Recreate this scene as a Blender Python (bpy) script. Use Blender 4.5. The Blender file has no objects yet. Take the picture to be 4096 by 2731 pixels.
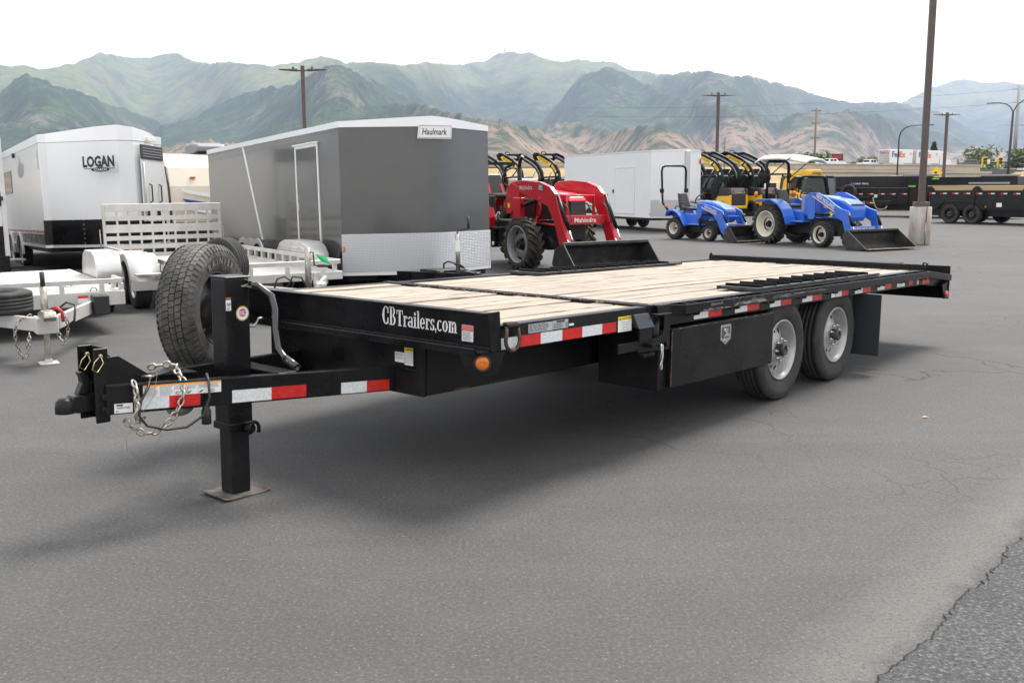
import bpy, bmesh, math, random
import numpy as np
from mathutils import Vector, Matrix

random.seed(7)
R = math.radians
pi = math.pi
scene = bpy.context.scene
COL = scene.collection

# ------------------------------------------------------------------ camera
cam_d = bpy.data.cameras.new('camera')
cam = bpy.data.objects.new('camera', cam_d)
COL.objects.link(cam)
cam_d.sensor_width = 36.0
cam_d.lens = 34.68
cam_d.clip_start = 0.05
cam_d.clip_end = 40000
cam.matrix_world = Matrix.Translation((0, 0, 1.663)) @ Matrix.Rotation(R(90 - 8.998), 4, 'X') @ Matrix.Rotation(R(-0.319), 4, 'Z')
scene.camera = cam

# ------------------------------------------------------------------ sky, sun, exposure
SUN_EL, SUN_AZ = 60.0, 36.0          # azimuth clockwise from +Y (straight ahead)
world = bpy.data.worlds.new('World')
scene.world = world
world.use_nodes = True
wn, wl = world.node_tree.nodes, world.node_tree.links
bg = wn['Background']
sky = wn.new('ShaderNodeTexSky')
sky.sky_type = 'NISHITA'
sky.sun_disc = False
sky.sun_elevation = R(SUN_EL)
sky.sun_rotation = R(SUN_AZ)
sky.air_density = 1.0
sky.dust_density = 2.0
tc = wn.new('ShaderNodeTexCoord')
mp = wn.new('ShaderNodeMapping')
mp.inputs['Scale'].default_value = (1.0, 1.0, 3.5)
nz = wn.new('ShaderNodeTexNoise')
nz.inputs['Scale'].default_value = 2.2
nz.inputs['Detail'].default_value = 6
nz.inputs['Roughness'].default_value = 0.55
cr = wn.new('ShaderNodeMapRange')
cr.inputs['From Min'].default_value = 0.38
cr.inputs['From Max'].default_value = 0.62
cr.inputs['To Min'].default_value = 0.93
cr.inputs['To Max'].default_value = 1.0
mx = wn.new('ShaderNodeMix')
mx.data_type = 'RGBA'
mx.inputs[7].default_value = (9.9, 9.9, 9.9, 1)      # thin bright cloud
wl.new(tc.outputs['Generated'], mp.inputs['Vector'])
wl.new(mp.outputs[0], nz.inputs['Vector'])
wl.new(nz.outputs[0], cr.inputs[0])
wl.new(cr.outputs[0], mx.inputs[0])
wl.new(sky.outputs[0], mx.inputs[6])
wl.new(mx.outputs[2], bg.inputs['Color'])
bg.inputs['Strength'].default_value = 0.10
sun_d = bpy.data.lights.new('sun', 'SUN')
sun_d.energy = 3.6
sun_d.angle = R(22)
sun_d.color = (1.0, 0.95, 0.87)
sun = bpy.data.objects.new('sun', sun_d)
COL.objects.link(sun)
sdir = Vector((math.sin(R(SUN_AZ)) * math.cos(R(SUN_EL)), math.cos(R(SUN_AZ)) * math.cos(R(SUN_EL)), math.sin(R(SUN_EL))))
sun.rotation_euler = sdir.to_track_quat('Z', 'Y').to_euler()
sun.location = (0, 0, 30)
scene.view_settings.view_transform = 'Standard'
scene.view_settings.look = 'None'
scene.view_settings.gamma = 1.0
scene.view_settings.use_curve_mapping = False
scene.view_settings.exposure = 0.72
scene.cycles.use_denoising = True
scene.cycles.max_bounces = 6
scene.cycles.volume_bounces = 1
scene.cycles.transparent_max_bounces = 8
scene.render.film_transparent = False

# ------------------------------------------------------------------ materials
MATS = {}


def mat(name, col, rough=0.5, metal=0.0, col2=None, scale=8.0, lo=0.4, hi=0.65, detail=5, bump=0.0, bscale=None,
        coat=0.0, stretch=None, rvar=0.0, spec=None, emit=None, alpha=None, trans=0.0, rand=0.0, flake=None):
    """procedural Principled material: two colours mixed by noise, bump, roughness variation"""
    if name in MATS:
        return MATS[name]
    m = bpy.data.materials.new(name)
    m.use_nodes = True
    N, L = m.node_tree.nodes, m.node_tree.links
    b = N['Principled BSDF']
    b.inputs['Base Color'].default_value = (*col, 1)
    b.inputs['Roughness'].default_value = rough
    b.inputs['Metallic'].default_value = metal
    if coat:
        b.inputs['Coat Weight'].default_value = coat
        b.inputs['Coat Roughness'].default_value = 0.08
    if spec is not None:
        b.inputs['Specular IOR Level'].default_value = spec
    if trans:
        b.inputs['Transmission Weight'].default_value = trans
    if alpha is not None:
        b.inputs['Alpha'].default_value = alpha
    if emit:
        b.inputs['Emission Color'].default_value = (*emit[0], 1)
        b.inputs['Emission Strength'].default_value = emit[1]
    t = N.new('ShaderNodeTexCoord')
    mpn = N.new('ShaderNodeMapping')
    L.new(t.outputs['Object'], mpn.inputs['Vector'])
    if stretch:
        mpn.inputs['Scale'].default_value = stretch
    vec = mpn.outputs[0]
    if col2 is not None or rand:
        n = N.new('ShaderNodeTexNoise')
        n.inputs['Scale'].default_value = scale
        n.inputs['Detail'].default_value = detail
        n.inputs['Roughness'].default_value = 0.6
        L.new(vec, n.inputs['Vector'])
        r = N.new('ShaderNodeMapRange')
        r.inputs['From Min'].default_value = lo
        r.inputs['From Max'].default_value = hi
        L.new(n.outputs[0], r.inputs[0])
        x = N.new('ShaderNodeMix')
        x.data_type = 'RGBA'
        x.inputs[6].default_value = (*col, 1)
        x.inputs[7].default_value = (*(col2 or col), 1)
        L.new(r.outputs[0], x.inputs[0])
        out = x.outputs[2]
        if rand:
            oi = N.new('ShaderNodeObjectInfo')
            rr = N.new('ShaderNodeMapRange')
            rr.inputs['To Min'].default_value = 1 - rand
            rr.inputs['To Max'].default_value = 1 + rand
            L.new(oi.outputs['Random'], rr.inputs[0])
            h = N.new('ShaderNodeHueSaturation')
            L.new(rr.outputs[0], h.inputs['Value'])
            L.new(out, h.inputs['Color'])
            out = h.outputs[0]
        L.new(out, b.inputs['Base Color'])
        if rvar:
            q = N.new('ShaderNodeMapRange')
            q.inputs['From Min'].default_value = lo
            q.inputs['From Max'].default_value = hi
            q.inputs['To Min'].default_value = rough
            q.inputs['To Max'].default_value = min(1, rough + rvar)
            L.new(n.outputs[0], q.inputs[0])
            L.new(q.outputs[0], b.inputs['Roughness'])
    if bump:
        n2 = N.new('ShaderNodeTexNoise')
        n2.inputs['Scale'].default_value = bscale or scale * 4
        n2.inputs['Detail'].default_value = 3
        L.new(vec, n2.inputs['Vector'])
        bp = N.new('ShaderNodeBump')
        bp.inputs['Strength'].default_value = bump
        bp.inputs['Distance'].default_value = 0.01
        L.new(n2.outputs[0], bp.inputs['Height'])
        L.new(bp.outputs[0], b.inputs['Normal'])
    MATS[name] = m
    return m


def node_mat(name):
    m = bpy.data.materials.new(name)
    m.use_nodes = True
    MATS[name] = m
    N, L = m.node_tree.nodes, m.node_tree.links

    def nd(t, **k):
        n = N.new(t)
        for a, v in k.items():
            if hasattr(n, a):
                setattr(n, a, v)
            else:
                n.inputs[a.replace('_', ' ')].default_value = v
        return n

    def noise(vec, s, d=4, r=0.55):
        n = nd('ShaderNodeTexNoise')
        n.inputs['Scale'].default_value = s
        n.inputs['Detail'].default_value = d
        n.inputs['Roughness'].default_value = r
        L.new(vec, n.inputs['Vector'])
        return n.outputs[0]

    def rng(v, a, b_, c=0.0, d=1.0, smooth=False):
        n = nd('ShaderNodeMapRange')
        if smooth:
            n.interpolation_type = 'SMOOTHSTEP'
        for i, q in enumerate((a, b_, c, d)):
            n.inputs[i + 1].default_value = q
        L.new(v, n.inputs[0])
        return n.outputs[0]

    def mixc(f, a, b_, blend='MIX'):
        n = nd('ShaderNodeMix')
        n.data_type = 'RGBA'
        n.blend_type = blend
        for sock, val in ((0, f), (6, a), (7, b_)):
            if isinstance(val, (tuple, float, int)):
                n.inputs[sock].default_value = (*val, 1) if isinstance(val, tuple) else val
            else:
                L.new(val, n.inputs[sock])
        return n.outputs[2]

    def math_(op, a, b_=None):
        n = nd('ShaderNodeMath')
        n.operation = op
        for i, val in enumerate((a, b_)):
            if val is None:
                continue
            if isinstance(val, (float, int)):
                n.inputs[i].default_value = val
            else:
                L.new(val, n.inputs[i])
        return n.outputs[0]
    return m, N, L, N['Principled BSDF'], nd, noise, rng, mixc, math_


# ------------------------------------------------------------------ mesh builder
class MB:
    def __init__(s):
        s.v, s.f, s.sm = [], [], []

    def add(s, vs, fs, M=None, smooth=False):
        o = len(s.v)
        s.v += [tuple(M @ Vector(p)) for p in vs] if M is not None else [tuple(p) for p in vs]
        s.f += [tuple(i + o for i in f) for f in fs]
        s.sm += [smooth] * len(fs)
        return s

    def box(s, x0, x1, y0, y1, z0, z1, M=None):
        return s.add([(x0, y0, z0), (x1, y0, z0), (x1, y1, z0), (x0, y1, z0), (x0, y0, z1), (x1, y0, z1), (x1, y1, z1), (x0, y1, z1)],
                     [(0, 3, 2, 1), (4, 5, 6, 7), (0, 1, 5, 4), (1, 2, 6, 5), (2, 3, 7, 6), (3, 0, 4, 7)], M)

    def hexa(s, p):
        return s.add(p, [(0, 3, 2, 1), (4, 5, 6, 7), (0, 1, 5, 4), (1, 2, 6, 5), (2, 3, 7, 6), (3, 0, 4, 7)])

    def bar(s, p, q, w, h, up=(0, 0, 1), M=None):
        """rectangular bar from p to q; w sideways, h along up"""
        p, q = Vector(p), Vector(q)
        d = (q - p).normalized()
        u = Vector(up)
        sd = d.cross(u)
        if sd.length < 1e-4:
            sd = d.cross(Vector((1, 0, 0)))
        sd.normalize()
        u = sd.cross(d).normalized()
        a, b = sd * w / 2, u * h / 2
        return s.add([p - a - b, p + a - b, p + a + b, p - a + b, q - a - b, q + a - b, q + a + b, q - a + b],
                     [(0, 1, 2, 3), (7, 6, 5, 4), (0, 4, 5, 1), (1, 5, 6, 2), (2, 6, 7, 3), (3, 7, 4, 0)], M)

    def tube(s, pts, r, n=8, closed=False, r2=None, M=None):
        pts = [Vector(p) for p in pts]
        k = len(pts)
        vs, fs = [], []
        prev = None
        for i, p in enumerate(pts):
            a = pts[(i - 1) % k] if (closed or i) else p
            b = pts[(i + 1) % k] if (closed or i < k - 1) else p
            d = (b - a).normalized()
            if prev is None:
                u = d.orthogonal().normalized()
            else:
                u = (prev - d * prev.dot(d)).normalized()
            prev = u
            w = d.cross(u)
            rr = r if r2 is None else r + (r2 - r) * i / max(1, k - 1)
            vs += [p + (u * math.cos(2 * pi * j / n) + w * math.sin(2 * pi * j / n)) * rr for j in range(n)]
        for i in range(k if closed else k - 1):
            a, b = i * n, ((i + 1) % k) * n
            fs += [(a + j, a + (j + 1) % n, b + (j + 1) % n, b + j) for j in range(n)]
        s.add(vs, fs, M, True)
        if not closed:
            o = len(s.v) - len(vs)
            s.f += [tuple(o + j for j in reversed(range(n))), tuple(o + (k - 1) * n + j for j in range(n))]
            s.sm += [False, False]
        return s

    def cyl(s, p, q, r, n=12, r2=None, M=None):
        return s.tube([p, q], r, n, False, r2, M)

    def lathe(s, prof, n=32, M=None, smooth=True, closed=False):
        """profile (r, t): revolve round local Y (axle); t along Y"""
        vs = []
        for a in range(n):
            c, d = math.cos(2 * pi * a / n), math.sin(2 * pi * a / n)
            vs += [(r * c, t, r * d) for r, t in prof]
        k = len(prof)
        fs = []
        for a in range(n):
            b = (a + 1) % n
            for i in range(k - 1 + closed):
                j = (i + 1) % k
                fs.append((a * k + i, a * k + j, b * k + j, b * k + i))
        return s.add(vs, fs, M, smooth)

    def prism(s, poly, a0, a1, axis='y', M=None, smooth=False):
        """2-D polygon extruded: axis y -> (x,z) polygon, axis x -> (y,z), axis z -> (x,y)"""
        k = len(poly)
        mk = {'y': lambda u, w, t: (u, t, w), 'x': lambda u, w, t: (t, u, w), 'z': lambda u, w, t: (u, w, t)}[axis]
        vs = [mk(u, w, a0) for u, w in poly] + [mk(u, w, a1) for u, w in poly]
        fs = [tuple(range(k)), tuple(reversed(range(k, 2 * k)))]
        s.add(vs, fs, M)
        o = len(s.v) - 2 * k
        for i in range(k):
            j = (i + 1) % k
            s.f.append((o + i, o + k + i, o + k + j, o + j))
            s.sm.append(smooth)
        return s

    def mesh(s, name, m=None, bevel=0.0, seg=1):
        me = bpy.data.meshes.new(name)
        me.from_pydata(s.v, [], s.f)
        me.polygons.foreach_set('use_smooth', s.sm)
        bm = bmesh.new()
        bm.from_mesh(me)
        bmesh.ops.recalc_face_normals(bm, faces=bm.faces)
        if bevel:
            es = [e for e in bm.edges if len(e.link_faces) == 2 and not (e.link_faces[0].smooth and e.link_faces[1].smooth) and e.calc_face_angle(0) > 0.6]
            try:
                bmesh.ops.bevel(bm, geom=es, offset=bevel, segments=seg, affect='EDGES', profile=0.6, clamp_overlap=True)
            except Exception:
                pass
        bm.to_mesh(me)
        bm.free()
        if m:
            me.materials.append(m)
        return me

    def build(s, name, m, parent=None, bevel=0.0, seg=1, M=None):
        return obj(name, s.mesh(name, m, bevel, seg), parent, M)


def obj(name, data, parent=None, M=None):
    o = bpy.data.objects.new(name, data)
    COL.objects.link(o)
    o.parent = parent
    if M is not None:
        o.matrix_local = M
    return o


def tag(o, label, cat, group=None):
    o['label'] = label
    o['category'] = cat
    if group:
        o['group'] = group
    return o


def thing(name, label, cat, loc=(0, 0, 0), rz=0.0, group=None, M=None):
    o = obj(name, None)
    o.empty_display_size = 0.2
    o.matrix_world = M if M is not None else Matrix.Translation(loc) @ Matrix.Rotation(rz, 4, 'Z')
    return tag(o, label, cat, group)


def dup(o, parent=None, M=None):
    c = o.copy()
    COL.objects.link(c)
    c.parent = parent
    if M is not None:
        c.matrix_local = M
    for ch in list(o.children):
        dup(ch, c)
    return c


def structure(o):
    o['kind'] = 'structure'
    return o


def stuff(o):
    o['kind'] = 'stuff'
    return o


_tc = {}


def text_geo(t, bold=0.0, shear=0.0):
    """vertices (unit em) and triangles of a line of built-in lettering, left aligned"""
    k = (t, bold, shear)
    if k not in _tc:
        cu = bpy.data.curves.new('t', 'FONT')
        cu.body = t
        cu.size = 1.0
        cu.offset = bold
        cu.shear = shear
        cu.resolution_u = 2
        o = bpy.data.objects.new('t', cu)
        COL.objects.link(o)
        dg = bpy.context.evaluated_depsgraph_get()
        me = bpy.data.meshes.new_from_object(o.evaluated_get(dg))
        _tc[k] = ([v.co.copy() for v in me.vertices], [tuple(p.vertices) for p in me.polygons])
        bpy.data.objects.remove(o)
        bpy.data.curves.remove(cu)
        bpy.data.meshes.remove(me)
    return _tc[k]


def basis(o, eu, ev):
    eu, ev = Vector(eu).normalized(), Vector(ev).normalized()
    n = eu.cross(ev).normalized()
    ev = n.cross(eu)
    return Matrix(((eu.x, ev.x, n.x, o[0]), (eu.y, ev.y, n.y, o[1]), (eu.z, ev.z, n.z, o[2]), (0, 0, 0, 1)))


def letters(name, t, m, parent, B, width=None, height=0.1, u=0, v=0, lift=0.002, bold=0.0, shear=0.0, align='l'):
    """flat printed lettering in the plane of basis B, fitted to width x cap height"""
    vs, fs = text_geo(t, bold, shear)
    if not vs:
        return None
    x0, x1 = min(p.x for p in vs), max(p.x for p in vs)
    y0, y1 = min(p.y for p in vs), max(p.y for p in vs)
    sy = height / max(1e-6, (y1 - y0))
    sx = width / (x1 - x0) if width else sy
    off = u - (0 if align == 'l' else (x1 - x0) * sx / 2)
    b = MB()
    b.add([((p.x - x0) * sx + off, (p.y - y0) * sy + v, lift) for p in vs], fs, B)
    return b.build(name, m, parent)


def decal(name, m, parent, B, w, h, t=0.0012, u=0, v=0):
    """thin sticker of width w, height h, lower left at (u, v) of the basis"""
    return MB().box(u, u + w, v, v + h, 0.0002, t, B).build(name, m, parent)


def fine_print(name, m, parent, B, u0, u1, v0, v1, rows, lift=0.0018, seed=1, fill=0.45):
    """rows of tiny unreadable print: broken thin bars"""
    rnd = random.Random(seed)
    b = MB()
    dv = (v1 - v0) / rows
    for i in range(rows):
        u = u0
        end = u1 - rnd.random() * (u1 - u0) * .25
        while u < end:
            l = rnd.uniform(.08, .22) * (u1 - u0)
            e = min(u + l, end)
            b.add([(u, v1 - dv * (i + .75), lift), (e, v1 - dv * (i + .75), lift), (e, v1 - dv * (i + .75 - fill), lift), (u, v1 - dv * (i + .75 - fill), lift)], [(0, 1, 2, 3)], B)
            u = e + .03 * (u1 - u0)
    return b.build(name, m, parent)

# ------------------------------------------------------------------ common materials
BLACK = mat('black_paint', (0.006, 0.006, 0.007), 0.26, col2=(0.016, 0.015, 0.015), scale=3.0, lo=.45, hi=.8, rvar=0.22, coat=0.04, spec=.22, bump=0.03, bscale=30)
BLACK_OLD = mat('worn_black_paint', (0.008, 0.008, 0.009), 0.45, col2=(0.024, 0.020, 0.017), scale=9, lo=.5, hi=.8, rvar=0.25, spec=.2, bump=0.05, bscale=60)
BLACK_PL = mat('black_plastic', (0.018, 0.018, 0.019), 0.5)
RUST = mat('rusty_edge', (0.014, 0.011, 0.010), 0.75, col2=(0.15, 0.065, 0.033), scale=26, lo=.47, hi=.68)
SCUFF = mat('scraped_steel', (0.20, 0.19, 0.18), 0.55, col2=(0.02, 0.02, 0.02), scale=26, lo=.45, hi=.6, stretch=(.35, 1, 1.6))
RUBBER = mat('tyre_rubber', (0.022, 0.022, 0.022), 0.78, col2=(0.055, 0.052, 0.047), scale=6, lo=.45, hi=.8, bump=.15, bscale=70)
RUBBER_OLD = mat('weathered_tyre_rubber', (0.050, 0.049, 0.047), 0.8, col2=(0.15, 0.14, 0.125), scale=9, lo=.42, hi=.72, bump=.3, bscale=60)
DUSTY = mat('dusty_lug_rubber', (0.030, 0.027, 0.022), 0.85, col2=(0.085, 0.070, 0.045), scale=5, lo=.4, hi=.75, bump=.2, bscale=40)
SILVER = mat('silver_wheel_paint', (0.40, 0.40, 0.41), 0.36, 0.4, col2=(0.31, 0.30, 0.29), scale=6)
CHROME = mat('bright_steel', (0.62, 0.62, 0.60), 0.25, 0.95)
ZINC = mat('zinc_plate', (0.42, 0.41, 0.37), 0.42, 0.8, col2=(0.27, 0.25, 0.21), scale=25)
ALU = mat('mill_aluminium', (0.60, 0.59, 0.57), 0.42, 0.35, col2=(0.50, 0.48, 0.45), scale=3.5, bump=.03, bscale=40)
ALU2 = mat('smooth_aluminium', (0.64, 0.63, 0.62), 0.34, 0.45, col2=(0.52, 0.50, 0.48), scale=2.5)
WHITE = mat('white_decal', (0.76, 0.76, 0.75), 0.45)
TAPE_W = mat('white_reflective_tape', (0.70, 0.72, 0.72), 0.3, col2=(0.58, 0.61, 0.62), scale=90, lo=.45, hi=.55)
TAPE_R = mat('red_reflective_tape', (0.60, 0.018, 0.014), 0.3, col2=(0.45, 0.012, 0.010), scale=30, lo=.4, hi=.6)
RED_D = mat('red_decal', (0.62, 0.03, 0.03), 0.45)
YEL_D = mat('yellow_decal', (0.80, 0.62, 0.03), 0.45)
ORG_D = mat('orange_decal', (0.80, 0.30, 0.03), 0.45)
INK = mat('black_print', (0.015, 0.015, 0.015), 0.5)
INKG = mat('grey_print', (0.22, 0.22, 0.23), 0.5)
BLUE_D = mat('navy_print', (0.03, 0.06, 0.25), 0.5)
AMBER = mat('amber_lens', (0.62, 0.15, 0.008), 0.2, coat=.4)
REDLENS = mat('red_lens', (0.55, 0.02, 0.02), 0.2, coat=.6)
GLASS = mat('dark_window_glass', (0.012, 0.014, 0.016), 0.06, coat=.5)
CLEARGLASS = mat('clear_glass', (0.72, 0.80, 0.79), 0.03, trans=0.92)
CONC = mat('weathered_concrete', (0.42, 0.39, 0.35), 0.85, col2=(0.30, 0.275, 0.245), scale=3, lo=.35, hi=.7, bump=.2, bscale=60)
BROWN = mat('bronze_pole_paint', (0.085, 0.062, 0.055), 0.55, col2=(0.105, 0.08, 0.07), scale=5)

# ------------------------------------------------------------------ ground
m, N, L, B_, nd, noise, rng, mixc, mth = node_mat('old_asphalt')
geo = nd('ShaderNodeNewGeometry')
P = geo.outputs['Position']
big = noise(P, 0.16, 4)
mid = noise(P, 1.3, 5, .65)
med2 = noise(P, 9, 4, .7)
c = mixc(rng(big, .32, .68), (0.049, 0.049, 0.050), (0.080, 0.079, 0.079))
str_ = nd('ShaderNodeMapping')
str_.inputs['Rotation'].default_value = (0, 0, .75)
str_.inputs['Scale'].default_value = (.12, 1.5, 1)
L.new(P, str_.inputs[0])
c = mixc(rng(noise(str_.outputs[0], 1.0, 4, .6), .50, .72, 0, .45), c, (0.106, 0.103, 0.100))
c = mixc(rng(mid, .44, .80, 0, .5), c, (0.094, 0.092, 0.090))
c = mixc(rng(med2, .35, .65, .38, 0), c, (0.050, 0.049, 0.049))
sd = nd('ShaderNodeVectorMath')
sd.operation = 'DOT_PRODUCT'
sd.inputs[1].default_value = (-.7573, .6531, 0)
L.new(P, sd.inputs[0])
dsm = mth('ADD', sd.outputs['Value'], mth('MULTIPLY', noise(P, 5, 4), .25))
dust = mth('MULTIPLY', rng(dsm, 1.22, 1.30), rng(dsm, 1.36, 1.62, 1, 0))
c = mixc(mth('MULTIPLY', dust, .5), c, (0.140, 0.133, 0.124))
stain = noise(P, .55, 3)
c = mixc(rng(stain, .60, .74, 0, .5), c, (0.062, 0.060, 0.060))
agg = noise(P, 58, 4, .8)
c = mixc(rng(agg, .34, .49, .7, 0), c, (0.024, 0.023, 0.023))
c = mixc(rng(agg, .54, .68, 0, .7), c, (0.150, 0.147, 0.144))
spk = nd('ShaderNodeTexVoronoi')
spk.inputs['Scale'].default_value = 26
L.new(P, spk.inputs['Vector'])
c = mixc(rng(spk.outputs['Distance'], .05, .10, .6, 0), c, (0.30, 0.28, 0.255))
# cracks: edges of warped cells, only where a mask allows
wv = nd('ShaderNodeVectorMath')
wv.operation = 'ADD'
nv = nd('ShaderNodeTexNoise')
nv.inputs['Scale'].default_value = 1.4
nv.inputs['Detail'].default_value = 5
L.new(P, nv.inputs['Vector'])
L.new(P, wv.inputs[0])
L.new(nv.outputs['Color'], wv.inputs[1])


def crack(sc, wid, mlo, mhi, ms):
    v = nd('ShaderNodeTexVoronoi')
    v.feature = 'DISTANCE_TO_EDGE'
    v.inputs['Scale'].default_value = sc
    L.new(wv.outputs[0], v.inputs['Vector'])
    return mth('MULTIPLY', rng(v.outputs['Distance'], 0, wid, 1, 0), rng(noise(P, ms, 2), mlo, mhi))


ck = crack(.42, .008, .50, .58, .12)
c = mixc(ck, c, (0.028, 0.027, 0.027))
ck2 = crack(1.9, .022, .54, .61, .20)
c = mixc(mth('MULTIPLY', ck2, .5), c, (0.04, 0.038, 0.036))
L.new(c, B_.inputs['Base Color'])
B_.inputs['Roughness'].default_value = 0.85
bp = nd('ShaderNodeBump')
bp.inputs['Strength'].default_value = .55
bp.inputs['Distance'].default_value = .006
hgt = mth('ADD', noise(P, 85, 3, .75), mth('MULTIPLY', mth('ADD', ck, ck2), -2.0))
L.new(hgt, bp.inputs['Height'])
L.new(bp.outputs[0], B_.inputs['Normal'])
ASPH = m
b = MB()
xs = [-420, -60, -20, 0, 20, 60, 420]
ys = [-60, -10, 0, 20, 60, 160, 1100]
b.add([(x, y, 0) for y in ys for x in xs], [(j * 7 + i, j * 7 + i + 1, j * 7 + 8 + i, j * 7 + 7 + i) for j in range(6) for i in range(6)])
structure(b.build('asphalt_lot', ASPH))

# newer coarse asphalt to the right of the jagged seam
m, N, L, B_, nd, noise, rng, mixc, mth = node_mat('coarse_new_asphalt')
geo = nd('ShaderNodeNewGeometry')
P = geo.outputs['Position']
c = mixc(rng(noise(P, 2.2, 4), .35, .7), (0.044, 0.045, 0.047), (0.066, 0.066, 0.068))
g = noise(P, 62, 3, .7)
c = mixc(rng(g, .36, .49, .95, 0), c, (0.018, 0.018, 0.019))
c = mixc(rng(g, .55, .66, 0, .85), c, (0.17, 0.17, 0.174))
L.new(c, B_.inputs['Base Color'])
B_.inputs['Roughness'].default_value = .8
bp = nd('ShaderNodeBump')
bp.inputs['Strength'].default_value = .9
bp.inputs['Distance'].default_value = .012
L.new(noise(P, 90, 3, .7), bp.inputs['Height'])
L.new(bp.outputs[0], B_.inputs['Normal'])
PATCH = m
rnd = random.Random(3)
edge = [(0.62, 2.2)]
a0, a1 = Vector((1.17, 3.02)), Vector((2.55, 4.62))
nrm = Vector((a1 - a0)).orthogonal().normalized()
for i in range(90):
    t = i / 89
    p = a0.lerp(a1, t) + nrm * (rnd.gauss(0, .007) + .010 * math.sin(t * 17) + .006 * math.sin(t * 41))
    edge.append((p.x, p.y))
edge += [(5.2, 7.2), (9.0, 10.2), (14.0, 10.0), (14.0, -6.0), (-.6, -6)]
b = MB()
k = len(edge)
b.add([(x, y, .004) for x, y in edge] + [(x, y, -.004) for x, y in edge], [tuple(range(k))] + [(i, (i + 1) % k, k + (i + 1) % k, k + i) for i in range(k)])
structure(b.build('asphalt_patch', PATCH))
b = MB()          # open joint along the seam
for i in range(1, 90):
    (x0, y0), (x1, y1) = edge[i], edge[i + 1] if i < 90 else edge[i]
    w0 = .003 + .007 * abs(math.sin(i * .7)) * rnd.random()
    w1 = .003 + .007 * abs(math.sin((i + 1) * .7)) * rnd.random()
    b.add([(x0, y0, .0065), (x1, y1, .0065), (x1 + nrm.x * w1, y1 + nrm.y * w1, .0065), (x0 + nrm.x * w0, y0 + nrm.y * w0, .0065)], [(0, 1, 2, 3)])
structure(b.build('asphalt_joint', mat('joint_dirt', (0.012, 0.011, 0.010), .95)))

b = MB()          # loose grit along the seam
for i in range(160):
    q_ = a0.lerp(a1, rnd.random()) + nrm * rnd.gauss(0, .05)
    r_ = rnd.uniform(.0015, .004)
    b.add([(q_.x + r_ * math.cos(a) * rnd.uniform(.7, 1.2), q_.y + r_ * math.sin(a), .004) for a in (0, 1.6, 3.1, 4.7)] + [(q_.x, q_.y, .004 + r_)], [(0, 1, 4), (1, 2, 4), (2, 3, 4), (3, 0, 4)])
stuff(tag(b.build('loose_grit', mat('grit', (.17, .16, .15), .9, col2=(.08, .08, .08), scale=60)), 'loose grit scattered along the seam between old and coarse asphalt', 'grit'))

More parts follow.
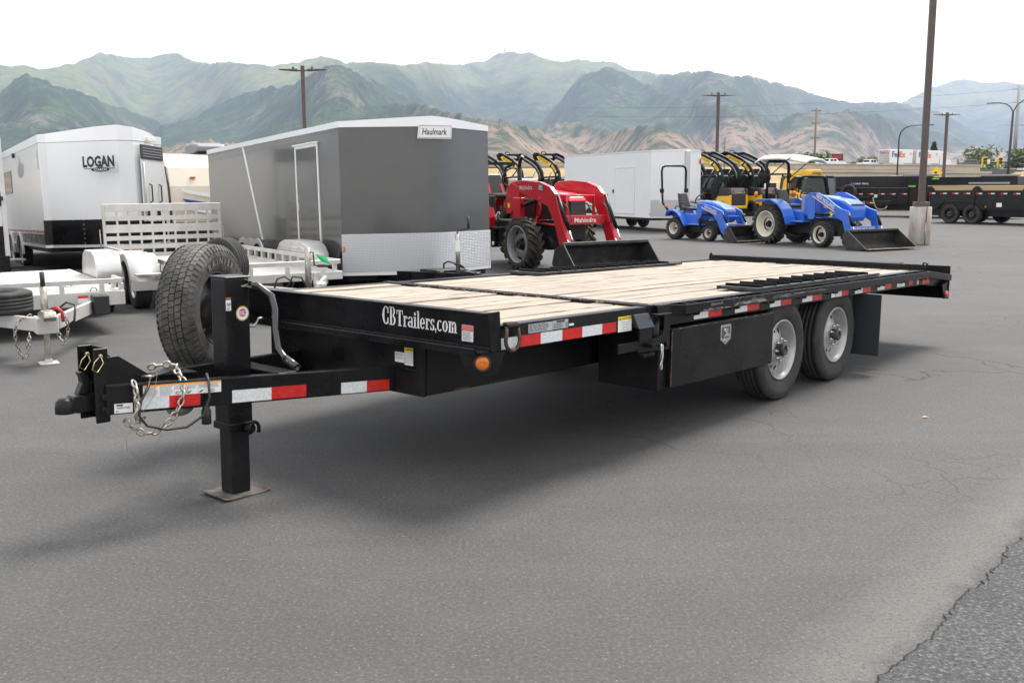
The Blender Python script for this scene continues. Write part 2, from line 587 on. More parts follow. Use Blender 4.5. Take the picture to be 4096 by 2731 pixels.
# ------------------------------------------------------------------ mountains: ridges given by bearing (deg) and slope seen from the lot
RIDGES = {
'crest':[(-29.52,0.0984),(-26.63,0.1053),(-25.62,0.1068),(-24.6,0.1044),(-23.89,0.1062),(-22.97,0.112),(-21.93,0.1206),(-21.43,0.1201),(-20.65,0.1167),(-19.68,0.1178),(-18.7,0.1231),(-18.03,0.1223),(-17.29,0.117),(-16.53,0.114),(-15.9,0.1159),(-15.05,0.1163),(-14.2,0.1143),(-13.02,0.1127),(-11.96,0.1161),(-11.32,0.1202),(-10.54,0.1237),(-9.85,0.1206),(-8.98,0.1173),(-7.37,0.1185),(-5.68,0.1158),(-4.58,0.1192),(-3.4,0.1166),(-2.56,0.1181),(-1.39,0.1209),(-0.51,0.1271),(0.11,0.1283),(0.53,0.1268),(1.04,0.128),(1.79,0.1229),(2.88,0.1185),(3.79,0.1211),(4.38,0.1202),(4.8,0.118),(5.21,0.119),(6.05,0.116),(6.7,0.1099),(7.45,0.1082),(8.44,0.1049),(9.59,0.1074),(10.23,0.106),(11.13,0.1065),(11.7,0.1026),(12.74,0.103),(13.78,0.1004),(14.74,0.0941),(15.94,0.0873),(17.82,0.0765),(18.72,0.0728),(20.68,0.0729),(21.98,0.0686),(23.48,0.0592),(24.76,0.0455),(25.82,0.0324),(27.12,0.0148),(30.03,-0.0008)],
'hillA':[(-29.66,0.0675),(-26.74,0.0825),(-26.02,0.0924),(-25.45,0.0977),(-24.71,0.0953),(-23.96,0.0898),(-22.8,0.0813),(-21.66,0.0752),(-19.97,0.066),(-18.47,0.0524),(-16.96,0.0324)],
'hillB':[(-20.06,0.0401),(-19.08,0.0559),(-17.45,0.0644),(-16.34,0.0759),(-14.74,0.0872),(-13.22,0.0946),(-11.85,0.0964),(-11.02,0.1078),(-10.2,0.1119),(-8.99,0.1104),(-7.88,0.1015),(-6.68,0.0913),(-5.23,0.0822),(-3.78,0.0697),(-2.3,0.06),(-1.07,0.0493),(0.66,0.0321)],
'spurC':[(0.16,0.0407),(1.35,0.0541),(2.88,0.0825),(3.86,0.1053),(5.29,0.1128),(6.46,0.1059),(7.51,0.096),(8.73,0.0874),(10.41,0.0785),(11.61,0.0719),(12.8,0.0653),(15.17,0.0461)],
'footD':[(-11.53,0.0659),(-7.92,0.0766),(-5.24,0.0789),(-3.45,0.073),(-2.18,0.0658),(-0.5,0.0636),(1.28,0.0541),(2.8,0.0408),(4.08,0.0313),(5.62,0.0188)],
'footE':[(0.66,0.0364),(1.65,0.0511),(2.64,0.0582),(3.9,0.058),(5.5,0.0506),(7.33,0.0565),(8.32,0.0571),(9.98,0.0454),(11.24,0.0351),(12.63,0.0281),(14.29,0.0174)],
'footF':[(7.55,0.0565),(9.47,0.0676),(10.28,0.0695),(10.94,0.0693),(12.41,0.0589),(13.63,0.0498),(15.25,0.0411),(16.07,0.0339),(18.62,0.0267),(20.85,0.0162)],
'footG':[(8.98,0.0728),(10.41,0.0806),(11.98,0.0771),(13.12,0.0697),(14.41,0.0582),(16.02,0.0519),(17.91,0.0411),(19.71,0.0325),(22.35,0.0198)],
'footH':[(15.81,0.0662),(17.4,0.0647),(19.18,0.0654),(20.95,0.0559),(22.26,0.0474),(23.54,0.0398),(25.22,0.0299),(27.05,0.0224),(29.97,0.0122)],
'footL':[(-29.75,0.0491),(-26.85,0.0558),(-24.47,0.0509),(-21.79,0.0398),(-18.96,0.0383),(-16.71,0.0426),(-14.88,0.0387),(-11.59,0.041),(-6.76,0.0369),(-1.83,0.0345)],
'farR':[(19.26,0.0366),(20.9,0.0716),(21.74,0.0781),(22.97,0.0877),(23.99,0.0919),(24.8,0.092),(25.81,0.0892),(26.85,0.0853),(28.72,0.0866),(31.52,0.075)],
}
DIST = {'crest': (6900, 3000), 'hillA': (4700, 1700), 'hillB': (4500, 1700), 'spurC': (5600, 1600), 'footD': (2700, 900), 'footE': (3200, 900),
        'footF': (3900, 950), 'footG': (4700, 1000), 'footH': (4600, 1300), 'footL': (2900, 1100), 'farR': (10500, 3500)}


def vnoise(x, y, seed=0):
    xi, yi = np.floor(x).astype(np.int64), np.floor(y).astype(np.int64)
    fx, fy = x - xi, y - yi
    fx, fy = fx * fx * fx * (fx * (fx * 6 - 15) + 10), fy * fy * fy * (fy * (fy * 6 - 15) + 10)

    def h(a, b):
        n = (a * 374761393 + b * 668265263 + seed * 1442695041) & 0x7fffffff
        n = ((n ^ (n >> 13)) * 1274126177) & 0x7fffffff
        return ((n ^ (n >> 16)) & 0xffff) / 65535.0
    return (h(xi, yi) * (1 - fx) + h(xi + 1, yi) * fx) * (1 - fy) + (h(xi, yi + 1) * (1 - fx) + h(xi + 1, yi + 1) * fx) * fy


def ridged(x, y, oct_=5, seed=0):
    a, t, w = 0.0, 0.0, 1.0
    for i in range(oct_):
        n = 1 - np.abs(2 * vnoise(x * 2 ** i, y * 2 ** i, seed + i) - 1)
        a = a + n * n * w
        t += w
        w *= .5
    return a / t


NA, ND = 1080, 430
az = np.radians(np.linspace(-62, 62, NA))
dd = 1100 * (12500 / 1100) ** np.linspace(0, 1, ND)
AZ, DD = np.meshgrid(az, dd)
X, Y = DD * np.sin(AZ), DD * np.cos(AZ)
Z = np.zeros_like(X)
sp = ridged(X / 1900 + 3.1, Y / 1900 + 7.7, 4, 5)
fine = ridged(X / 420, Y / 420, 4, 11)
RIDGES['crest'] = [(-62, .09), (-54, .118), (-46, .098), (-38, .112), (-33, .102)] + RIDGES['crest']
RIDGES['hillA'] = [(-60, .05), (-50, .075), (-42, .055), (-35, .07)] + RIDGES['hillA']
RIDGES['footL'] = [(-62, .04), (-48, .05), (-36, .042)] + RIDGES['footL']
RIDGES['farR'] += [(36, .088), (44, .08), (52, .095), (62, .08)]
RIDGES['footH'] += [(36, .03), (44, .045), (54, .03), (62, .04)]
for k, pts in RIDGES.items():
    D0, F = DIST[k]
    pa = np.radians([p[0] for p in pts])
    pe = [p[1] for p in pts]
    pa = np.concatenate([[pa[0] - R(7)], pa, [pa[-1] + R(7)]])
    el = np.interp(AZ, pa, [0.0] + pe + [0.0], left=-.001, right=-.001)
    # crest distance wanders so that the ridges are not arcs round the lot
    wob = 1 + .16 * np.sin(AZ * 17 + D0) + .07 * np.sin(AZ * 41 + D0 * .3)
    Dc = D0 * wob
    Hc = el * Dc
    s = (DD - Dc) / np.where(DD < Dc, F * wob, 2200.0)
    fall = np.where(DD < Dc, np.clip(1 + s, 0, 1), np.clip(1 - s, 0, 1))
    u = 1 - fall
    prof = np.where(DD < Dc, fall ** 1.25, fall ** 1.1)
    rough = (sp - .5) * .30 * np.minimum(u * 3.2, 1) * np.minimum(fall * 3, 1) + (fine - .5) * .035 * np.minimum(u * 6, 1) * np.minimum(fall * 3, 1)
    crestn = (vnoise(AZ * 900, DD * 0 + D0, 3) - .5) * 6 + (vnoise(AZ * 300, DD * 0 + D0, 9) - .5) * 9
    h = Hc * (prof + rough) + crestn * np.clip(fall * 4 - 3, 0, 1)
    Z = np.maximum(Z, np.where(el > 0, h, -5))
Z += np.clip((DD - 1100) / 2500, 0, 1) * 18 * (vnoise(X / 200, Y / 200, 2)) - 3
_m = np.where(np.abs(AZ - R(.3)) < R(.5), Z / DD, -1)
_i = np.unravel_index(np.argmax(_m), _m.shape)
SUMMIT = (X[_i], Y[_i], Z[_i])
me = bpy.data.meshes.new('mountain_range')
vs = np.stack([X, Y, Z + 1.66 * np.clip((DD - 1100) / 1000, 0, 1)], -1).reshape(-1, 3)
idx = np.arange(NA * ND).reshape(ND, NA)
q = np.stack([idx[:-1, :-1], idx[:-1, 1:], idx[1:, 1:], idx[1:, :-1]], -1).reshape(-1, 4)
me.vertices.add(len(vs))
me.vertices.foreach_set('co', vs.ravel())
me.loops.add(q.size)
me.loops.foreach_set('vertex_index', q.ravel().astype(np.int32))
me.polygons.add(len(q))
me.polygons.foreach_set('loop_start', np.arange(0, q.size, 4, dtype=np.int32))
me.polygons.foreach_set('loop_total', np.full(len(q), 4, dtype=np.int32))
me.update(calc_edges=True)
me.polygons.foreach_set('use_smooth', np.ones(len(q), dtype=bool))
m, N, L, B_, nd, noise, rng, mixc, mth = node_mat('mountain_slopes')
geo = nd('ShaderNodeNewGeometry')
P = geo.outputs['Position']
sx = nd('ShaderNodeSeparateXYZ')
L.new(P, sx.inputs[0])
zz = sx.outputs[2]
lb = rng(sx.outputs[0], -1800, -200, 210, 0)
hh = mth('ADD', lb, mth('ADD', zz, mth('MULTIPLY', mth('SUBTRACT', noise(P, .0022, 6, .65), .5), 640.0)))
woods = mixc(rng(noise(P, .010, 6, .7), .42, .58), (0.014, 0.032, 0.016), (0.050, 0.088, 0.030))
clump = rng(noise(P, .035, 5, .75), .47, .56)
woods = mixc(mth('MULTIPLY', clump, .7), woods, (0.012, 0.026, 0.015))
meadow = mixc(rng(noise(P, .012, 5), .4, .6), (0.150, 0.165, 0.060), (0.085, 0.115, 0.046))
dry = mixc(rng(noise(P, .010, 5), .35, .65), (0.25, 0.18, 0.125), (0.19, 0.138, 0.10))
shrub = rng(noise(P, .022, 5, .7), .49, .55)
dry = mixc(shrub, dry, (0.048, 0.060, 0.036))
c = mixc(rng(hh, 120, 210, 0, 1, True), dry, woods)
c = mixc(rng(hh, 500, 760, 0, .9, True), c, meadow)
dkp = rng(noise(P, .0032, 6, .7), .52, .60)
c = mixc(mth('MULTIPLY', dkp, .55), c, (0.016, 0.034, 0.020))
c = mixc(mth('MULTIPLY', rng(noise(P, .018, 5, .8), .56, .66), .45), c, (0.020, 0.036, 0.020))
rock = mth('MULTIPLY', rng(noise(P, .0045, 6, .7), .55, .62), rng(noise(P, .04, 4, .7), .40, .55))
c = mixc(mth('MULTIPLY', rock, .5), c, (0.20, 0.165, 0.14))
L.new(c, B_.inputs['Base Color'])
B_.inputs['Roughness'].default_value = .95
B_.inputs['Specular IOR Level'].default_value = .1
bp = nd('ShaderNodeBump')
bp.inputs['Strength'].default_value = .5
bp.inputs['Distance'].default_value = 6
L.new(noise(P, .03, 5, .7), bp.inputs['Height'])
L.new(bp.outputs[0], B_.inputs['Normal'])
me.materials.append(m)
structure(obj('mountain_range', me))
# plain between the lot and the foot of the mountains
b = MB()
b.add([(-9000, 150, -.35), (9000, 150, -.35), (9000, 13500, -.35), (-9000, 13500, -.35)], [(0, 1, 2, 3)])
structure(b.build('valley_floor', mat('dry_valley_grass', (0.30, 0.23, 0.13), .95, col2=(0.12, 0.13, 0.06), scale=.02)))

# ------------------------------------------------------------------ haze: even pale air round the whole scene
m = bpy.data.materials.new('pale_air')
m.use_nodes = True
N, L = m.node_tree.nodes, m.node_tree.links
N.remove(N['Principled BSDF'])
pv = N.new('ShaderNodeVolumePrincipled')
pv.inputs['Color'].default_value = (0.62, 0.72, 1.0, 1)
pv.inputs['Density'].default_value = 0.000062
pv.inputs['Anisotropy'].default_value = 0.25
L.new(pv.outputs[0], N['Material Output'].inputs['Volume'])
stuff(MB().box(-10500, 10500, -300, 14000, -6, 1450).build('haze', m))

# ------------------------------------------------------------------ wheels
def tyre_mesh(key, Rt, W, rr, m, kind='road', n=48):
    if key in bpy.data.meshes:
        return bpy.data.meshes[key]
    b = MB()
    h = W / 2
    if kind in ('road', 'bald'):
        prof = [(rr * .99, -h * .62), (rr * 1.03, -h * .80), (rr + (Rt - rr) * .30, -h * .97), (rr + (Rt - rr) * .58, -h), (rr + (Rt - rr) * .62, -h * 1.015), (rr + (Rt - rr) * .80, -h * .95),
                (Rt * .972, -h * .86), (Rt * .99, -h * .76)]
        g = Rt * .020
        for i in range(5):
            a, c_ = -h * .76 + i * h * .304, -h * .76 + (i + 1) * h * .304
            w = h * .035
            if i:
                prof += [(Rt - g, a - w * .2), (Rt - g, a + w)]
            prof += [(Rt * (.993 if i in (0, 4) else 1), a + w * 1.2), (Rt * (.993 if i in (0, 4) else 1), c_ - w * 1.2)]
            if i < 4:
                prof += [(Rt - g, c_ - w)]
        prof += [(r, -t) for r, t in prof[7::-1]]
        b.lathe(prof, n)
    else:      # farm tyre: carcass and chevron lugs
        Rc = Rt * (.90 if kind == 'ag' else .94)
        prof = [(rr * .99, -h * .72), (rr * 1.05, -h * .90), (rr + (Rc - rr) * .5, -h), (Rc * .94, -h * .93), (Rc, -h * .72), (Rc * 1.01, 0)]
        prof += [(r, -t) for r, t in prof[-2::-1]]
        b.lathe(prof, n)
        nl = {'ag': 20, 'turf': 22}[kind]
        lw = 2 * pi * Rt / nl * (.40 if kind == 'ag' else .46)
        for s in (-1, 1):
            for i in range(nl):
                a0 = 2 * pi * (i + (.5 if s > 0 else 0)) / nl
                sw = (.55 if kind == 'ag' else .3) * 2 * pi / nl * 1.6
                pts = []
                for rr_, dz in ((Rc * .955, 0), (Rt, 0)):
                    for t, f in ((.04, 0.0), (.50, .55), (1.0, 1.0)):
                        a = a0 + sw * f
                        rad = rr_ if not (t == 1.0 and rr_ == Rt) else Rt * .965
                        if t == 1.0 and rr_ != Rt:
                            rad = Rc * .86
                        for e in (-1, 1):
                            aa = a + e * lw / Rt / 2
                            pts.append((rad * math.cos(aa), s * t * h, rad * math.sin(aa)))
                # indices: bottom rows 0..5, top rows 6..11
                fs = []
                for k in (0, 2):
                    fs += [(6 + k, 7 + k, 9 + k, 8 + k), (k, 6 + k, 8 + k, 2 + k), (1 + k, 3 + k, 9 + k, 7 + k)]
                fs += [(0, 1, 7, 6), (4, 10, 11, 5)]
                b.add(pts, fs)
    me = b.mesh(key, m)
    me.name = key
    return me


def holed_disc(b, r0, r1, rc, ra, rb, nh, t0, t1, th=.006, off=0.0):
    """annulus (around Y) with nh oval through-holes; outer face runs from t0 at r0 to t1 at r1"""
    m_ = 16
    for k in range(nh):
        c0 = 2 * pi * (k + off) / nh
        hw = pi / nh
        outl, hole = [], []
        for i in range(m_):
            a = 2 * pi * i / m_
            ca, sa = math.cos(a), math.sin(a)
            mx_ = max(abs(ca), abs(sa))
            u, w = ca / mx_, sa / mx_
            r = r0 + (r1 - r0) * (u + 1) / 2
            outl.append((r, c0 + hw * w))
            hole.append((rc + ra * ca, c0 + rb * sa / rc))
        f = lambda r: t0 + (t1 - t0) * (r - r0) / (r1 - r0)
        vs = [(r * math.cos(a), f(r), r * math.sin(a)) for r, a in outl + hole] + [(r * math.cos(a), f(r) + th * (1 if t1 > t0 or True else 1), r * math.sin(a)) for r, a in hole]
        fs = []
        for i in range(m_):
            j = (i + 1) % m_
            fs += [(i, j, m_ + j, m_ + i), (m_ + i, m_ + j, 2 * m_ + j, 2 * m_ + i)]
        b.add(vs, fs)


def rim_mesh(key, rr, W, m, style='mod', depth=.5):
    """outer side towards -Y"""
    if key in bpy.data.meshes:
        return bpy.data.meshes[key]
    b = MB()
    h = W / 2
    d = -h * .72 + depth * h          # depth of the disc face
    if style == 'mod':
        b.lathe([(rr * 1.03, -h * .80), (rr * 1.035, -h * .90), (rr, -h * .93), (rr * .955, -h * .86), (rr * .93, -h * .70), (rr * .90, -h * .62), (rr * .885, -h * .40), (rr * .86, d * .4 - h * .25), (rr * .84, d)], 48)
        holed_disc(b, rr * .44, rr * .84, rr * .66, rr * .095, rr * .088, 12, d - h * .34, d, .003)
        b.lathe([(rr * .44, d - h * .34), (rr * .40, d - h * .42), (rr * .22, d - h * .42), (rr * .0001, d - h * .42)], 32)
    elif style == 'dish':     # white farm wheel: deep dish with inner disc
        b.lathe([(rr * 1.03, -h * .86), (rr * 1.04, -h * .95), (rr * .985, -h * .97), (rr * .96, -h * .80), (rr * .90, -h * .55), (rr * .88, h * .10), (rr * .80, h * .22), (rr * .60, h * .16), (rr * .56, h * .05), (rr * .50, -h * .02), (rr * .0001, -h * .02)], 40)
    elif style == 'star':     # grey wheel with lugged disc
        b.lathe([(rr * 1.03, -h * .86), (rr * 1.04, -h * .95), (rr * .985, -h * .97), (rr * .95, -h * .80), (rr * .91, -h * .45), (rr * .89, h * .5)], 40)
        pr = []
        for i in range(48):
            a = 2 * pi * i / 48
            r = rr * (.80 + .09 * max(-.4, math.cos(a * 6)))
            pr.append((r * math.cos(a), r * math.sin(a)))
        b.prism(pr, -h * .12, -h * .04)
        b.lathe([(rr * .62, -h * .14), (rr * .56, -h * .30), (rr * .40, -h * .30), (rr * .36, -h * .10), (rr * .0001, -h * .10)], 32)
    elif style == 'spoke':
        b.lathe([(rr * 1.03, -h * .86), (rr * 1.03, -h * .93), (rr * .96, -h * .88), (rr * .88, -h * .4), (rr * .86, h * .6)], 32)
        for i in range(8):
            M = Matrix.Rotation(2 * pi * i / 8, 4, 'Y')
            b.box(rr * .16, rr * .93, -h * .70, -h * .45, -rr * .075, rr * .075, M)
        b.lathe([(rr * .30, -h * .55), (rr * .26, -h * .8), (rr * .0001, -h * .8)], 20)
    else:                      # plain black steel
        b.lathe([(rr * 1.03, -h * .86), (rr * 1.03, -h * .92), (rr * .95, -h * .86), (rr * .90, -h * .45), (rr * .86, -h * .2), (rr * .62, -h * .36), (rr * .42, -h * .5), (rr * .0001, -h * .5)], 32)
    me = b.mesh(key, m)
    me.name = key
    return me


def hub_mesh(key, rr, W, r_, out, t_in, m):
    if key in bpy.data.meshes:
        return bpy.data.meshes[key]
    b = MB()
    b.lathe([(rr * .95, -W * .2), (rr * .90, 0), (rr * .88, t_in + .04), (rr * .78, t_in + .03), (r_ * 1.25, t_in), (r_ * 1.2, t_in - .02), (r_, t_in - .025), (r_ * .96, out + .03), (r_ * .86, out + .008), (r_ * .80, out), (r_ * .5, out), (r_ * .46, out + .006), (.0001, out + .006)], 20)  # outer steps back the rim holes, coloured like the hub so they look shaded
    me = b.mesh(key, m)
    me.name = key
    return me


def nuts_mesh(key, rc, n, t, s=.011, L_=.022, m=None):
    if key in bpy.data.meshes:
        return bpy.data.meshes[key]
    b = MB()
    for i in range(n):
        a = 2 * pi * (i + .5) / n
        x, z = rc * math.cos(a), rc * math.sin(a)
        b.cyl((x, t, z), (x, t - L_, z), s, 6)
        b.cyl((x, t - L_, z), (x, t - L_ - .012, z), s * .5, 6)
    me = b.mesh(key, m or CHROME)
    me.name = key
    return me


def put_wheel(parent, c, side, spec, spin=0.0, yaw=0.0):
    """tyre part with rim, hub and nuts under it; side -1: outer face towards -Y, +1: towards +Y"""
    M = Matrix.Translation(c) @ Matrix.Rotation(yaw + (pi if side > 0 else 0), 4, 'Z') @ Matrix.Rotation(spin, 4, 'Y')
    t = obj('tyre', spec['tyre'], parent, M)
    for nm in ('rim', 'hub', 'lug_nuts'):
        if spec.get(nm):
            o = obj(nm, spec[nm], t)
            if nm == 'lug_nuts':
                stuff(o)
    return t


# ------------------------------------------------------------------ the tilt-deck flatbed trailer
TILT = R(1.261)
YAW = R(90 - 41.357)
piv = Vector((-0.1113, 4.9871, 0))
U3 = Vector((math.cos(YAW), math.sin(YAW), 0))
MT = Matrix.Translation(piv + U3 * 3.4) @ Matrix.Rotation(YAW, 4, 'Z') @ Matrix.Rotation(TILT, 4, 'Y') @ Matrix.Translation((-3.4, 0, 0))
TR = thing('flatbed_trailer', 'black tilt-deck flatbed equipment trailer with wooden plank deck standing on its tongue jack', 'trailer', M=MT)
ZD, W_, XS, XR = 0.872, 2.4575, 1.449, 6.325


def gz(x):     # local height of the ground under x
    return (x - 3.4) * math.tan(TILT)


def P_(name, b, m=BLACK, bevel=.003, parent=None, seg=1):
    return b.build(name, m, parent or TR, bevel, seg)


# wooden planks, one object each
m, N, L, B_, nd, noise, rng, mixc, mth = node_mat('weathered_deck_wood')
tcn = nd('ShaderNodeTexCoord')
oi = nd('ShaderNodeObjectInfo')
va = nd('ShaderNodeVectorMath')
va.operation = 'ADD'
cmb = nd('ShaderNodeCombineXYZ')
for i in range(3):
    L.new(mth('MULTIPLY', oi.outputs['Random'], 37.0 + 11 * i), cmb.inputs[i])
L.new(tcn.outputs['Object'], va.inputs[0])
L.new(cmb.outputs[0], va.inputs[1])
st = nd('ShaderNodeMapping')
st.inputs['Scale'].default_value = (1.1, 16, 16)
L.new(va.outputs[0], st.inputs[0])
st2 = nd('ShaderNodeMapping')
st2.inputs['Scale'].default_value = (2.0, 60, 60)
L.new(va.outputs[0], st2.inputs[0])
g1, g2 = noise(st.outputs[0], 1.4, 6, .65), noise(st2.outputs[0], 1.3, 5, .6)
pale = mixc(rng(oi.outputs['Random'], 0, 1), (0.46, 0.375, 0.28), (0.32, 0.27, 0.215))
grey = mixc(rng(oi.outputs['Random'], .2, .9), (0.25, 0.225, 0.195), (0.31, 0.27, 0.225))
c = mixc(rng(g1, .38, .60), pale, grey)
c = mixc(rng(g2, .50, .66, 0, .8), c, (0.17, 0.13, 0.095))
blot = noise(va.outputs[0], 1.1, 4, .6)
c = mixc(rng(blot, .50, .68, 0, .75), c, (0.25, 0.215, 0.18))
tread = noise(va.outputs[0], 2.3, 4, .6)
c = mixc(rng(tread, .57, .68, 0, .6), c, (0.13, 0.10, 0.085))
L.new(c, B_.inputs['Base Color'])
B_.inputs['Roughness'].default_value = .8
bp = nd('ShaderNodeBump')
bp.inputs['Strength'].default_value = .6
bp.inputs['Distance'].default_value = .006
L.new(mth('ADD', g2, mth('MULTIPLY', g1, .6)), bp.inputs['Height'])
L.new(bp.outputs[0], B_.inputs['Normal'])
WOOD = m
rnd = random.Random(12)


def deck(x0, x1, parent, seed):
    rnd = random.Random(seed)
    n = 14
    y0, y1 = .075, W_ - .075
    w = (y1 - y0) / n
    for i in range(n):
        e0, e1 = rnd.uniform(0, .012), rnd.uniform(0, .012)
        b = MB()
        nseg = 10
        pz = rnd.uniform(-.005, .003)
        vs, fs = [], []
        for s in range(nseg + 1):
            x = x0 + e0 + (x1 - x0 - e0 - e1) * s / nseg
            dz = rnd.gauss(0, .0012) + pz
            ga, gb = .0075 + rnd.uniform(0, .0045), .0075 + rnd.uniform(0, .0045)
            a, c_ = y0 + i * w + ga, y0 + (i + 1) * w - gb
            zt = ZD - .004 + dz + rnd.gauss(0, .0006)
            cup = .0012
            vs += [(x, a, zt - .045), (x, a, zt - .003), (x, a + .004, zt), (x, (a + c_) / 2, zt - cup), (x, c_ - .004, zt), (x, c_, zt - .003), (x, c_, zt - .045)]
        for s in range(nseg):
            for k in range(6):
                fs.append((s * 7 + k, s * 7 + k + 1, s * 7 + 8 + k, s * 7 + 7 + k))
        fs += [tuple(range(7)), tuple(nseg * 7 + k for k in range(7))]
        b.add(vs, fs)
        b.build('plank', WOOD, parent)


P_('deck_subframe', MB().box(.02, 1.40, .05, W_ - .05, .80, .822).box(1.52, 6.30, .05, W_ - .05, .80, .822), BLACK_OLD, 0)
deck(.02, 1.405, TR, 4)
deck(1.515, XR - .03, TR, 9)
# debris in the seam
b = MB()
for i in range(46):
    y = rnd.uniform(.25, 2.1)
    x = 1.405 - abs(rnd.gauss(0, .03))
    a = rnd.uniform(0, pi)
    l = rnd.uniform(.01, .05)
    b.tube([(x, y, ZD + .004), (x + l * .5 * math.cos(a), y + l * .5 * math.sin(a), ZD + .010), (x + l * math.cos(a), y + l * math.sin(a), ZD + .003)], .0016, 3)
stuff(P_('straw_litter', b, mat('dry_straw', (0.30, 0.22, 0.11), .9), 0))

# front deck frame
P_('side_rail', MB().prism([(0, .742), (.058, .742), (.058, .75), (.012, .75), (.012, .862), (.07, .862), (.07, ZD + .002), (0, ZD + .002)], .0, 1.436, 'x'), bevel=.004)
P_('side_rail', MB().prism([(W_ - y, z) for y, z in [(0, .742), (.058, .742), (.058, .75), (.012, .75), (.012, .862), (.07, .862), (.07, ZD + .004), (0, ZD + .004)]][::-1], .0, 1.436, 'x'), bevel=.004)
hb = MB().prism([(-.055, .945), (.012, .945), (.012, .738), (-.085, .738), (-.085, .752), (-.004, .758), (-.004, .938), (-.055, .938)], .0, W_, 'y')
P_('headboard', hb, bevel=.003)
P_('headboard_lip', MB().box(-.092, -.083, .045, W_ - .05, .722, .762))
P_('headboard_end', MB().prism([(-.055, .948), (.045, .95), (.06, .742), (-.02, .742)], -.010, -.001))
P_('headboard_end', MB().prism([(-.055, .948), (.045, .95), (.06, .742), (-.02, .742)], W_ + .001, W_ + .010))
# main frame
P_('bulkhead', MB().box(.018, .034, .53, W_ - .53, .428, .736), BLACK)
for y in (.53, W_ - .53 - .10):
    P_('frame_beam', MB().box(.035, 6.15, y, y + .10, .432, .448).box(.035, 6.15, y, y + .10, .700, .716).box(.035, 6.15, y + .045, y + .055, .448, .70), BLACK_OLD, .002)
P_('beam_web', MB().box(.036, 1.55, .524, .534, .436, .712), BLACK_OLD, 0)
for x in (.55, 1.1, 1.75, 2.6, 3.8, 4.9, 5.7):
    P_('cross_member', MB().box(x - .02, x + .02, .06, W_ - .06, .722, .798), BLACK_OLD, 0)
for xr_, lr_ in ((.25, .12), (.55, .2), (.82, .08)):
    P_('rust_stain', MB().box(xr_, xr_ + lr_, .5225, .5238, .438, .447), RUST, 0)
# front marker-light bracket, set at 45 degrees under each front corner
for y0, s in ((.03, 1), (W_ - .03, -1)):
    c0 = Vector((-.03, y0, .69))
    eu = Vector((.70, -.71 * s, 0))
    Bm = basis(c0, eu, (0, 0, 1)) if s > 0 else basis(c0, -eu, (0, 0, 1))
    b = MB()
    pl = [(-.135, .052), (.105, .050), (.068, -.072), (-.085, -.072)]
    k = len(pl)
    b.add([(u, v, 0) for u, v in pl] + [(u, v, -.006) for u, v in pl], [(0, 1, 2, 3), (7, 6, 5, 4)] + [(i, (i + 1) % 4, 4 + (i + 1) % 4, 4 + i) for i in range(4)], Bm)
    br = P_('marker_bracket', b, bevel=.001)
    My = Bm @ Matrix.Rotation(-pi / 2, 4, 'X') @ Matrix.Translation((0, 0, 0))
    P_('grommet', MB().lathe([(.046, 0), (.046, -.008), (.040, -.012), (.036, -.006)], 28, Bm @ Matrix.Translation((-.01, -.005, 0)) @ Matrix.Rotation(pi / 2, 4, 'X') @ Matrix.Scale(-1, 4, (0, 1, 0))), BLACK_PL, 0, br)
    b = MB().lathe([(.0365, .002), (.0365, .006), (.030, .012), (.012, .014), (.0001, .014)], 28, Bm @ Matrix.Translation((-.01, -.005, .002)) @ Matrix.Rotation(pi / 2, 4, 'X'))
    for a in range(3):
        q = Matrix.Rotation(2 * pi * a / 3 + .5, 4, 'Z')
        b.lathe([(.006, .012), (.004, .0165), (.0001, .017)], 10, Bm @ Matrix.Translation((-.01, -.005, .002)) @ q @ Matrix.Translation((.016, 0, 0)) @ Matrix.Rotation(pi / 2, 4, 'X'))
    P_('marker_light', b, AMBER, 0, br)
# seam between fixed and tilting deck
P_('seam_angle', MB().box(1.406, 1.446, .0, W_, .80, ZD + .010), bevel=.004)
P_('seam_angle', MB().box(1.452, 1.512, .0, W_, .80, ZD + .007), bevel=.004)
P_('seam_pipe', MB().cyl((1.449, .02, ZD + .004), (1.449, W_ - .02, ZD + .004), .011, 8), bevel=0)
# tilting deck rails
for y0, s in ((0, 1), (W_, -1)):
    pr = [(y0 + s * a, z) for a, z in [(0, .732), (.06, .732), (.06, .74), (.012, .74), (.012, .86), (.075, .86), (.075, ZD + .003), (0, ZD + .003)]]
    P_('tilt_rail', MB().prism(pr if s > 0 else pr[::-1], 1.455, XR, 'x'), bevel=.003)
    pr2 = [(XR, .735), (XR, ZD + .003), (6.93, .80), (6.93, .665)]
    P_('dovetail_rail', MB().prism(pr2, y0 if s > 0 else y0 - .06, y0 + .06 if s > 0 else y0), bevel=.003)
    # rub rail
    yr = y0 - s * .075
    b = MB()
    for (xa, ya, za), (xb, yb, zb) in (((1.63, y0 - s * .012, .838), (1.74, yr, .836)), ((1.74, yr, .836), (6.29, yr, .836)), ((6.29, yr, .836), (6.93, yr, .775))):
        b.bar((xa, ya, za), (xb, yb, zb), .010, .062)
    P_('rub_rail', b, bevel=.002)
    for x in np.arange(1.86, 6.6, .535):
        z_ = 0 if x < 6.29 else -.05
        P_('stake_pocket', MB().box(x - .055, x - .046, min(y0, yr), max(y0, yr), .79 + z_, .868 + z_).box(x + .046, x + .055, min(y0, yr), max(y0, yr), .79 + z_, .868 + z_)
           .box(x - .055, x + .055, min(y0 - s * .004, y0 - s * .012), max(y0 - s * .004, y0 - s * .012), .79 + z_, .866 + z_), bevel=0)
